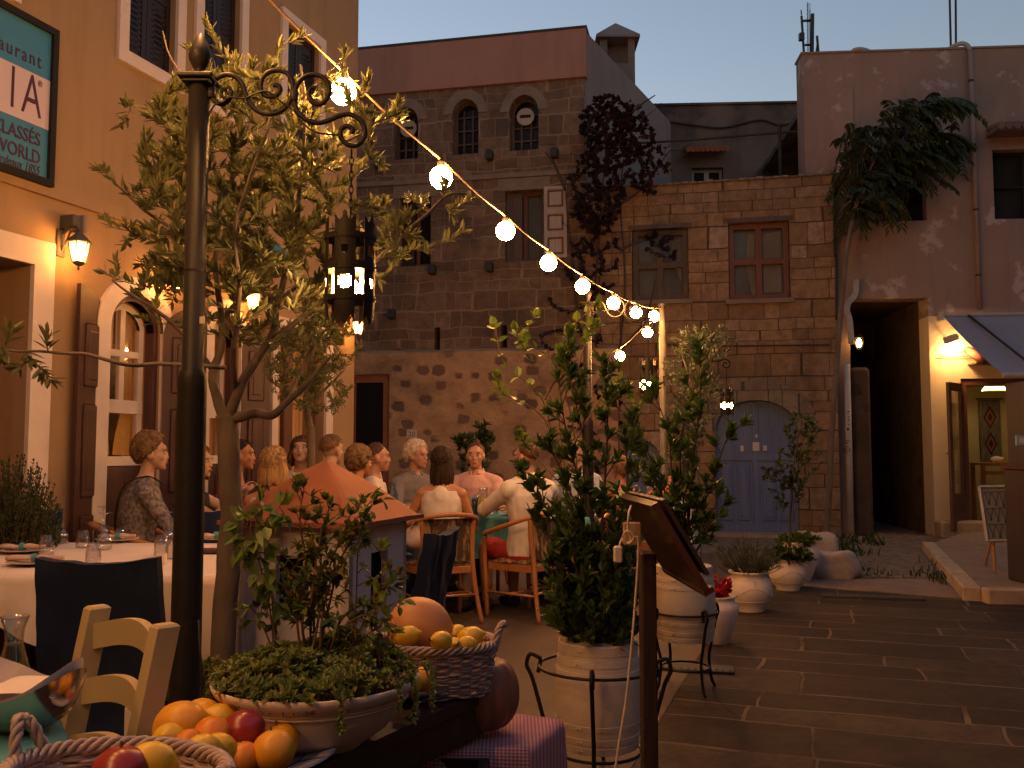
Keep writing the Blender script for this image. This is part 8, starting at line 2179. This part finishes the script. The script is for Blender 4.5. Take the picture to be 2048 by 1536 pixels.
 def lock(a, r0, z0, z1, rad, rad2, out=0, fwd=0):
  x, y = math.sin(a), math.cos(a); pts = [H(x * r0 * .074 / .09 * 1.0, y * r0 - .012, z0), H(x * (r0 + out * .6), y * (r0 + out * .6) - .012 + fwd * .5, z0 * .5 + z1 * .5), H(x * (r0 + out), y * (r0 + out) - .012 + fwd, z1)]
  hm.tube(spline(pts, 4), [rad] * 5 + [rad * .9, rad2, rad2 * .6, rad2 * .3], 8)
 if hair in ('bob', 'shaggy'):
  zl = -.135 if hair == 'bob' else -.10
  for k in range(26): a = R(62 + (236) * k / 25); lock(a, .080 + rnd(-.003, .003), .03, zl + rnd(-.015, .012), .017, .013, rnd(.0, .014))
  for k in range(12): a = R(90 + 180 * k / 11); lock(a, .062, .03, zl, .020, .016)
  if hair == 'shaggy':
   for k in range(7): a = R(-48 + 16 * k); lock(a, .086, .085, .035 + .03 * abs(k - 3) * -.5, .012, .008)
 if hair == 'long':
  for k in range(22): a = R(75 + 210 * k / 21); lock(a, .078, .03, -.22 + rnd(-.02, .02), .020, .014, rnd(-.02, .0), -.01)
  for k in range(12): a = R(110 + 140 * k / 11); lock(a, .060, .0, -.26, .024, .016, -.01, -.01)
  q = H(.0, -.10, -.22); tail = spline([q, q + V((.03, -.04, -.10)), q + V((.035, -.05, -.24)), q + V((.02, -.02, -.38))], 5); hm.tube(tail, [.030 - .0013 * i for i in range(len(tail))], 10)
 # loose tapering strands over the cap
 sm_ = MB(); crown = V((0, -.45, .9)).normalized(); low = {'crop': .55, 'wavy': .6, 'bob': .5, 'long': .5, 'shaggy': .6, 'short': .30, 'buzz': .12}[hair]
 for _ in range(420 if hair != 'buzz' else 260):
  d = rdir(); az = abs(math.atan2(d.x, d.y)) / PI; f = az * 6; j = min(int(f), 5); e = hl[j] + (hl[j + 1] - hl[j]) * (f - j) - (.12 * min(1, az * 3) if hair in ('wavy', 'bob', 'crop', 'shaggy', 'long') else 0)
  if hair in ('crop', 'wavy'): e -= .30 * max(0, min(1, (az - .25) / .2))
  if d.z < e + .08: continue
  fl = (d - crown * d.dot(crown)); fl = fl.normalized() if fl.length > .05 else rdir(); cur = fl + rdir() * (.7 if hair in ('wavy', 'crop') else .25); pts = []
  L_ = low * rnd(.5, 1.1); pr = None
  for q in range(5):
   dd = (d + cur * (L_ * q / 4)).normalized()
   if dd.z < e - .05 and hair not in ('bob', 'long', 'shaggy'): break
   rr = V((.075 * dd.x, .094 * dd.y, .089 * dd.z)) * hs; ln = rr.length; p = rr * ((ln + th * 1.05 + .003 * math.sin(q * .8) + (.004 if hair in ('crop', 'wavy') else .001)) / ln); pts.append(H(p.x, p.y - .012, p.z + .028))
  if len(pts) > 2: sm_.tube(pts, [.0022] + [.0030] * (len(pts) - 2) + [.0006], 4, cap=False)
 sn = hairc + '_strand'
 if sn not in MATS:
  b0 = M[hairc].node_tree.nodes; cc = HC[hairc]; leafm(sn, [tuple(x * .55 for x in cc[0]), cc[0], tuple(x * 1.25 for x in cc[1]), tuple(x * .8 for x in cc[1])], rough=.5, trans=.0)
 ho = fuse(hm, 'hair', M[hairc], t, .0055, 1 if hair != 'buzz' else 2, disp=lambda c, nr: c + nr * (.0022 * noise.noise(V((c.x * 90, c.y * 90, c.z * 16))) + .0035 * noise.noise(V((c.x * 28, c.y * 28, c.z * 9)))))
 if sm_.v: lmesh(sm_, 'strands', M[sn], ho, True)
 # clothes
 wr = lambda c, nr: c + nr * (.009 * noise.noise(V((c.x * 11, c.y * 14, c.z * 7)) + V((sd, 0, 0))) + .0035 * noise.noise(V((c.x * 30, c.y * 30, c.z * 18))))
 cm = MB(); infl = .014
 torso(cm, infl, -.04, .53 if sleeve != 'none' else .485)
 if sleeve != 'none':
  for s in (-1, 1):
   capsule(cm, sp(.50) + V((s * .05, 0, 0)), sh[s], .052 * W + infl * .8, .054 * W + infl)
   e, w_ = J[s]
   if sleeve == 'long': capsule(cm, sh[s], e, .050 * W + infl * .8, .040 * W + infl * .7); cm.tube([e, e.lerp(w_, .5), e.lerp(w_, .86)], [.040 * W + infl * .7, .038 * W + infl * .7, .030 * W + infl * .8], 14); cm.ell(e, .040 * W + infl * .7, 14, 8)
   elif sleeve == 'short': cm.tube([sh[s], sh[s].lerp(e, .62)], [.052 * W + infl, .050 * W + infl * 1.3], 14)
   elif sleeve == 'rolled': capsule(cm, sh[s], e, .050 * W + infl, .042 * W + infl); cm.tube([e, e.lerp(w_, .35)], [.043 * W + infl, .040 * W + infl], 14)
 else:
  for s in (-1, 1): capsule(cm, sp(.40) + V((s * .085 * W, -.03, 0)), sp(.53) + V((s * .055, -.02, 0)), .038, .020); capsule(cm, sp(.42) + V((s * .07 * W, .05, 0)), sp(.53) + V((s * .055, .02, 0)), .034, .020)
  cm.ell(sp(.42) + V((0, -.04, 0)), (.085, .08, .10), 16, 10)
 so = fuse(cm, 'shirt' if sleeve != 'none' else 'vest', M[top], t, .009, 3, disp=wr)
 if collar:
  cl = MB(); n = 40; vs = []; c0 = sp(.545)
  for k in range(n + 1):
   a = R(20 + 320 * k / n); x, y = math.sin(a), math.cos(a); hh_ = .030 if k not in (0, n) else .022
   for r_, z_ in ((.060, .0), (.061, hh_ + .010), (.066, hh_ + .012), (.082, .002 - (.02 if k < 5 or k > n - 5 else 0)), (.078, -.004)): vs.append(c0 + V((x * r_, y * r_, z_ + (.004 if y < 0 else -.012 * (y > 0)))))
  cl.add(vs, [(5 * k + j, 5 * k + 5 + j, 5 * k + 6 + j, 5 * k + 1 + j) for k in range(n) for j in range(4)]); lmesh(cl, 'collar', M[top], so, True)
 bm_ = MB(); torso(bm_, .012, -.10, .05)
 for s in (-1, 1):
  hp, kn, an = V((s * .09, .0, .475)), V((s * .13, .41, .50)), V((s * .13, .40, .09))
  if legs == 'long': capsule(bm_, hp, kn, .085 * W + .012, .070); bm_.tube([kn, kn.lerp(an, .5), kn.lerp(an, .93)], [.070, .062, .056], 14)
  else: bm_.tube([hp, hp.lerp(kn, .5), hp.lerp(kn, .95)], [.085 * W + .014, .085, .080], 14); bm_.ell(hp, .085 * W + .014, 14, 8)
 fuse(bm_, 'trousers' if legs == 'long' else 'shorts', M[bottom], t, .011, 3, disp=wr)
 for s in (-1, 1):
  an = V((s * .13, .40, .09)); sm = MB(); sm.ell(an + V((0, .07, -.042)), (.048, .128, .040), 16, 8); sm.ell(an + V((0, -.02, -.03)), (.042, .05, .05), 14, 8); lmesh(sm, 'shoe', M['fab_black'], t, True)
 if strap == 'back':        # dark halter strap
  s_ = MB(); s_.tube(spline([sp(.45) + V((-.07, -.125 * W, 0)), sp(.50) + V((-.03, -.105, .02)), sp(.55) + V((0, -.075, .02)), sp(.50) + V((.03, -.105, .02)), sp(.45) + V((.07, -.125 * W, 0))], 5), .006, 6); lmesh(s_, 'halter_strap', M['fab_black'], so)
 if strap == 'bag':
  s_ = MB(); pts = [sp(.52) + V((.05, .10, 0)), sp(.555) + V((.075, .0, .01)), sp(.50) + V((.05, -.115, .01)), sp(.36) + V((-.02, -.135, 0)), sp(.20) + V((-.09, -.108, 0)), sp(.08) + V((-.152, -.03, 0)), sp(.02) + V((-.165, .05, 0))]
  s_.tube(spline(pts, 6), .010, 6, flat=.5); lmesh(s_, 'shoulder_strap', M['fab_black'], so, True)
 if glasses:
  gm = MB()
  for s in (-1, 1):
   gm.tube([H(s * .033 + .021 * math.cos(q * PI / 8), .100, .008 + .015 * math.sin(q * PI / 8)) for q in range(17)], .0016, 5, cap=False); gm.tube([H(s * .054, .098, .012), H(s * .078, .02, .012), H(s * .080, -.015, .004)], .0016, 5)
  gm.tube([H(-.012, .102, .010), H(.012, .102, .010)], .0016, 5); lmesh(gm, 'glasses', M['glass_frame'], t)
 if earring:
  em2 = MB(); [em2.ell(H(s * .082, -.004, -.040), .006, 10, 6) for s in (-1, 1)]; lmesh(em2, 'earring', M['gold'], t, True)
 return t
# ------------------------------------------------------------------ wooden armchairs
pm('fur_print', (.30, .19, .09), (.06, .035, .02), scale=26, rough=1, bump=.8, bscale=70, bdist=.01, stretch=(1, 1, .35), lo=.42, hi=.55)
def armchair():
 t = thing('armchair', 'x', 'chair', group='bentwood armchairs with furry patterned backs')
 rail = spline([(-.265, .22, .645), (-.285, .08, .69), (-.275, -.08, .74), (-.20, -.21, .79), (-.08, -.265, .815), (.08, -.265, .815), (.20, -.21, .79), (.275, -.08, .74), (.285, .08, .69), (.265, .22, .645)], 6)
 vs = []; mb = MB()
 for i, p in enumerate(rail):
  d = (rail[min(i + 1, len(rail) - 1)] - rail[max(i - 1, 0)]); d.z = 0; d.normalize(); s_ = V((-d.y, d.x, 0))
  for a, b in ((-.022, -.016), (.022, -.016), (.024, .008), (.014, .018), (-.014, .018), (-.024, .008)): vs.append(p + s_ * a + V((0, 0, b)))
 n = len(rail); mb.add(vs, [(6 * i + k, 6 * i + (k + 1) % 6, 6 * i + 6 + (k + 1) % 6, 6 * i + 6 + k) for i in range(n - 1) for k in range(6)] + [(5, 4, 3, 2, 1, 0), tuple(6 * (n - 1) + k for k in range(6))]); lmesh(mb, 'crest_rail', M['honey_wood'], t, True)
 for s in (-1, 1):
  lmesh(MB().tube(spline([(s * .25, .20, 0), (s * .255, .215, .30), (s * .25, .235, .50), (s * .265, .215, .635)], 5), [.014] + [.019] * 12 + [.021] * 3, 8), 'front_leg', M['honey_wood'], t, True)
  lmesh(MB().tube(spline([(s * .235, -.315, 0), (s * .205, -.255, .25), (s * .19, -.225, .45), (s * .195, -.205, .62), (s * .205, -.205, .78)], 5), [.013] + [.018] * 4 + [.021] * 12 + [.021] * 4, 8), 'back_leg', M['honey_wood'], t, True)
 mb = MB()
 mb.bbox(-.235, .18, .375, .235, .205, .43, .004); mb.bbox(-.18, -.235, .375, .18, -.21, .43, .004)
 for s in (-1, 1):
  q = [V((s * .24, .19, .40)), V((s * .19, -.22, .40))]; d = (q[1] - q[0]).normalized(); s_ = V((-d.y, d.x, 0)) * .012; z_ = V((0, 0, .028)); mb.add([q[0] - s_ - z_, q[0] + s_ - z_, q[0] + s_ + z_, q[0] - s_ + z_, q[1] - s_ - z_, q[1] + s_ - z_, q[1] + s_ + z_, q[1] - s_ + z_], [(0, 1, 2, 3), (7, 6, 5, 4), (0, 4, 5, 1), (1, 5, 6, 2), (2, 6, 7, 3), (3, 7, 4, 0)])
 lmesh(mb, 'seat_frame', M['honey_wood'], t)
 mb = MB()
 for s in (-1, 1): mb.tube([(s * .252, .205, .20), (s * .212, -.265, .20)], .010, 7)
 mb.tube([(-.232, -.02, .20), (.232, -.02, .20)], .010, 7); mb.tube([(-.212, -.265, .22), (.212, -.265, .22)], .010, 7); lmesh(mb, 'stretcher', M['honey_wood'], t, True)
 mb = MB(); n = 16; vs = []
 for i in range(n + 1):
  for j in range(n + 1):
   x = -1 + 2 * i / n; y = -1 + 2 * j / n; wd = .225 + .02 * (y > 0) - .03 * max(0, -y); vs.append((x * wd, y * .205 - .015, .435 + .035 * (1 - x ** 4) * (1 - y ** 4)))
 mb.add(vs, [(i * (n + 1) + j, (i + 1) * (n + 1) + j, (i + 1) * (n + 1) + j + 1, i * (n + 1) + j + 1) for i in range(n) for j in range(n)]); lmesh(mb, 'seat', M['fur_print'], t, True)
 mb = MB(); n = 22; mz = 10
 for side in (0, 1):
  vs = []
  for j in range(mz + 1):
   z_ = .47 + .315 * j / mz
   for i in range(n + 1):
    a = -1 + 2 * i / n; x = a * .185; y = -.245 + .05 * a * a - (.012 if side == 0 else -.018) + (.008 * noise.noise(V((x * 20, z_ * 20, side))) )
    k = (1 - a ** 8); y = y if side == 0 else y; vs.append((x, y + (0 if k > .01 else 0), z_))
  f = [(j * (n + 1) + i, j * (n + 1) + i + 1, (j + 1) * (n + 1) + i + 1, (j + 1) * (n + 1) + i) for j in range(mz) for i in range(n)]; mb.add(vs, f if side == 0 else [q[::-1] for q in f])
 lmesh(mb, 'backrest', M['fur_print'], t, True)
 return t
chair0 = armchair(); used = [False]
def seat_for(t, label, back=.0, rz=None, loc=None):
 rz = t.rotation_euler.z if rz is None else rz
 l = V(t.location) if loc is None else V(loc)
 c = l + Matrix.Rotation(rz, 3, 'Z') @ V((0, .03 - back, 0)); c.z = 0
 if not used[0]: used[0] = True; chair0.location = c; chair0.rotation_euler = (0, 0, rz); chair0['label'] = label; return chair0
 return dup(chair0, loc=c, rz=rz, label=label)

# first group: round the table by the restaurant wall
p = person('woman with short brown hair, patterned grey jacket and black bag strap, seated nearest', 304, 908, 6.2, R(-62), lean=7, yaw=-12, female=True, hair='crop', hairc='hair_golden', top='fab_pattern', strap='bag', earring=True, bottom='fab_black', thin=1.08); seat_for(p, 'armchair under the woman in the patterned grey jacket')
p = person('woman with clasped hands half hidden by the lamp post, dark sleeveless top', 398, 925, 6.6, R(-95), lean=6, yaw=-5, female=True, hair='bob', hairc='hair_brown', top='fab_black', sleeve='none', bottom='fab_black', voxel=.006,
           arms={1: ((.20, .34, .80), (.02, .40, .99)), -1: ((-.20, .34, .80), (-.02, .42, .98))}); seat_for(p, 'armchair under the woman with clasped hands')
p = person('person with short black hair and red top seated behind the olive trunk', 484, 912, 7.4, R(-72), lean=10, yaw=-10, female=True, hair='short', hairc='hair_dark', top='fab_redtop', sleeve='none', skin='skin_tan', bottom='fab_navy', thin=1.1); seat_for(p, 'armchair under the person in the red top')
p = person('blonde woman with bare tanned shoulders and a thin halter strap, seen from behind', 548, 930, 6.3, R(-8), lean=5, female=True, hair='bob', hairc='hair_blonde', top='fab_pinkwhite', sleeve='none', skin='skin_tan', strap='back', bottom='fab_beige'); seat_for(p, 'armchair under the blonde woman')
p = person('young man with shaggy brown hair and white t-shirt looking down at his plate', 602, 903, 8.15, R(186), lean=10, pitch=-16, hair='shaggy', hairc='hair_mid', top='fab_white', sleeve='short', bottom='fab_jeans'); seat_for(p, 'armchair under the man with shaggy brown hair')
pr = lmesh(MB().ell((0, 0, 0), (.07, .012, .045), 14, 8), 'shirt_print', M['fab_blueprint'], p, True); pr.location = (.0, .19, .80)
p = person('fair haired man in a pale pink shirt seen from behind, glass raised in one hand', 664, 885, 8.0, R(-25), lean=6, yaw=-8, hair='short', hairc='hair_sand', top='fab_pinkwhite', sleeve='rolled', bottom='fab_jeans', skin='skin_fair', arms={1: ((.25, .12, .80), (.30, .26, 1.05)), -1: None} , collar=True) if False else \
 person('fair haired man in a pale pink shirt seen from behind', 664, 885, 8.0, R(-25), lean=6, yaw=-8, hair='short', hairc='hair_sand', top='fab_pinkwhite', sleeve='rolled', bottom='fab_jeans', skin='skin_fair', arms={1: ((.36, .14, .88), (.34, .20, 1.14))}, collar=True)
seat_for(p, 'armchair under the fair haired man')
# second group: the long table
p = person('woman with wavy brown hair and dark blue top, behind the clay roof', 720, 926, 7.15, R(-28), lean=6, yaw=-10, female=True, hair='wavy', hairc='hair_golden', top='fab_navy', sleeve='none', skin='skin_tan', bottom='fab_navy', thin=1.08); seat_for(p, 'armchair under the woman with wavy brown hair')
p = person('man with receding dark hair in a white shirt, in profile facing right', 755, 916, 7.75, R(-72), lean=9, hair='buzz', hairc='hair_mid', top='fab_white', skin='skin_ruddy', bottom='fab_jeans', yaw=-5); seat_for(p, 'armchair under the man in profile')
p = person('grey haired man with glasses and an open grey shirt', 834, 912, 8.55, R(-142), lean=6, yaw=22, hair='crop', hairc='hair_grey', top='fab_grey', skin='skin_ruddy', glasses=True, collar=True, bottom='fab_beige', thin=1.05); seat_for(p, 'armchair under the grey haired man')
gp_ = p
p = person('woman with long dark brown hair in a white racerback vest, back to the camera', 886, 925, 7.28, R(-6), lean=7, female=True, hair='long', hairc='hair_dark', top='fab_white', sleeve='none', skin='skin_tan', bottom='fab_beige', yaw=-14,
           arms={1: ((.24, .10, .70), (.10, .33, .76)), -1: ((-.30, .06, .70), (-.30, .30, .76))}, thin=1.04)
seat_for(p, 'armchair with its furry back to the camera, under the long haired woman', rz=R(24))
# piping and zip on the vest
p = person('man with cropped hair in a pink button shirt facing the camera', 951, 912, 8.75, R(168), lean=5, yaw=8, hair='buzz', hairc='hair_mid', top='fab_pink', skin='skin_ruddy', collar=True, bottom='fab_beige', thin=1.08, voxel=.0065); seat_for(p, 'armchair under the man in the pink shirt')
p = person('man in a loose white shirt and red shorts, back turned to the shrub', 1052, 916, 7.4, R(36), lean=3, yaw=14, hair='buzz', hairc='hair_mid', top='fab_white', skin='skin_ruddy', collar=True, bottom='fab_red', legs='short', thin=1.12,
           arms={1: ((.30, .22, .78), (.12, .42, .80)), -1: ((-.26, .26, .80), (-.10, .42, .82))}, voxel=.0065); seat_for(p, 'armchair under the man in the white shirt, half behind the shrub', rz=R(48))
p = person('person in a light blue shirt seen through the shrub leaves', 1150, 905, 8.5, R(150), lean=5, hair='short', hairc='hair_mid', top='fab_lightblue', skin='skin_fair', bottom='fab_jeans'); seat_for(p, 'armchair under the person in the light blue shirt')
p = person('person in a lime green top, right of the far lamp post', 1240, 940, 8.9, R(30), lean=8, female=True, hair='wavy', hairc='hair_brown', top='fab_lime', sleeve='none', skin='skin_tan', bottom='fab_navy'); seat_for(p, 'armchair under the person in the lime green top')

# tables of the diners
tA = [(-1.92, 6.72), (-1.12, 6.62), (-1.02, 7.70), (-1.82, 7.80)]
table('table of the diners by the restaurant wall', tA, .75); cloth('tablecloth', 'turquoise tablecloth of the diners by the restaurant wall', tA, .752, .3, 'teal_cloth')
tB = [(-.86, 7.72), (.62, 7.60), (.68, 8.28), (-.80, 8.38)]
table('long table of the diners in front of the rubble wall', tB, .75); cloth('tablecloth', 'turquoise tablecloth of the long table under the diners in pink and white', tB, .752, .32, 'teal_cloth', folds=34)
tC = [(.75, 9.05), (1.6, 8.95), (1.7, 9.7), (.85, 9.8)]
table('small laid table behind the airy shrub', tC, .75); cloth('tablecloth', 'white tablecloth of the small table behind the airy shrub', tC, .752, .35, 'white_cloth')
glassm('wine_white', (.85, .75, .25)); pm('drink_yellow', (.55, .42, .06), rough=.1); pm('cola', (.02, .008, .006), rough=.08)
for px, lb in ((432, 'wine glass on the turquoise table, right of the lamp post'), (492, 'wine glass on the turquoise table just right of the olive trunk')):
 q = P(px, 1040, 6.95); wineglass(lb, (q.x, q.y, .757), True, .19, 1.1, 'wine glasses on the turquoise tables')
for px, Yt, lb in ((440, 6.8, 'tumbler on the turquoise table beside the wine glass'), (416, 6.8, 'tumbler left on the turquoise table near the lamp post'), (990, 7.9, 'tumbler near the hand of the man in the white shirt')):
 q = P(px, 1030, Yt); t = thing('tumbler', lb, 'glass', loc=(q.x, q.y, .757), group='tumblers on the diners tables'); lmesh(MB().lathe([(0, 0), (.032, 0), (.036, .11), (.0345, .11), (.031, .006), (0, .006)], 20), 'glass_body', M['glass'], t, True)
q = P(966, 1020, 7.78); t = thing('pitcher', 'glass pitcher of yellow drink before the man in pink', 'pitcher', loc=(q.x, q.y, .757))
lmesh(MB().lathe([(0, 0), (.050, 0), (.056, .08), (.046, .15), (.034, .19), (.040, .23), (.0385, .23), (.032, .19), (.044, .15), (.0535, .08), (.048, .004), (0, .004)], 28), 'glass_body', M['glass'], t, True)
lmesh(MB().lathe([(0, .006), (.0465, .006), (.052, .08), (.043, .145), (0, .145)], 28), 'drink', M['drink_yellow'], t, True)
q = P(950, 1000, 7.8); t = thing('cola_glass', 'tall glass of dark cola left of the yellow pitcher', 'glass', loc=(q.x, q.y, .757)); lmesh(MB().lathe([(0, 0), (.03, 0), (.035, .17), (.0335, .17), (.0285, .006), (0, .006)], 20), 'glass_body', M['glass'], t, True); lmesh(MB().lathe([(0, .007), (.0275, .007), (.0315, .14), (0, .14)], 20), 'drink', M['cola'], t)
q = P(788, 1000, 7.85); t = thing('water_bottle', 'clear plastic water bottle with a blue cap beside the grey haired man', 'bottle', loc=(q.x, q.y, .757)); lmesh(MB().lathe([(0, 0), (.036, 0), (.038, .02), (.035, .06), (.038, .12), (.036, .17), (.014, .23), (.013, .25), (0, .25)], 24), 'bottle_body', M['blue_glass'], t, True); lmesh(MB().lathe([(.0145, .245), (.0145, .265), (0, .266)], 14), 'cap', M['fab_blueprint'], t)
for x, y, lb in ((-.45, 8.0, 'white plate before the grey haired man'), (.05, 7.85, 'white plate under the yellow pitcher'), (.3, 8.1, 'white plate at the right of the long table')):
 o = MB().lathe([(0, .004), (.07, .003), (.12, .016), (.121, .019), (.07, .008), (0, .008)], 28, c=(x, y, .757)).build('plate', M['plate_china'], smooth=True); setp(o, lb, 'plate', 'white plates on the long table')
for k, (x, y) in enumerate(((1.0, 9.3), (1.12, 9.2), (1.25, 9.35), (1.38, 9.25))):
 wineglass(['leftmost', 'second', 'third', 'rightmost'][k] + ' wine glass on the small white table behind the shrub', (x, y, .757), True, .19, 1.0, 'wine glasses on the small white table')
# white handbag on the chair
q = P(845, 1072, 7.0); mb = MB(); mb.ell(q, (.13, .07, .11), 22, 16); mb.v = [tuple(V(v) + V(v).normalized() * 0 + noise.noise_vector(V(v) * 9) * .025) for v in mb.v]; o = mb.build('handbag', M['fab_pinkwhite'], smooth=True); setp(o, 'slouchy white handbag hanging on the seat of the long haired woman', 'bag')
mb = MB(); mb.tube(spline([q + V((-.08, -.05, .06)), q + V((-.04, -.06, .14)), q + V((.04, -.06, .10)), q + V((.07, -.06, -.04))], 5), .008, 6); h_ = mb.build('handle', M['side_stucco'], smooth=True); h_.parent = o; h_.location = V(h_.location) - V(o.location)
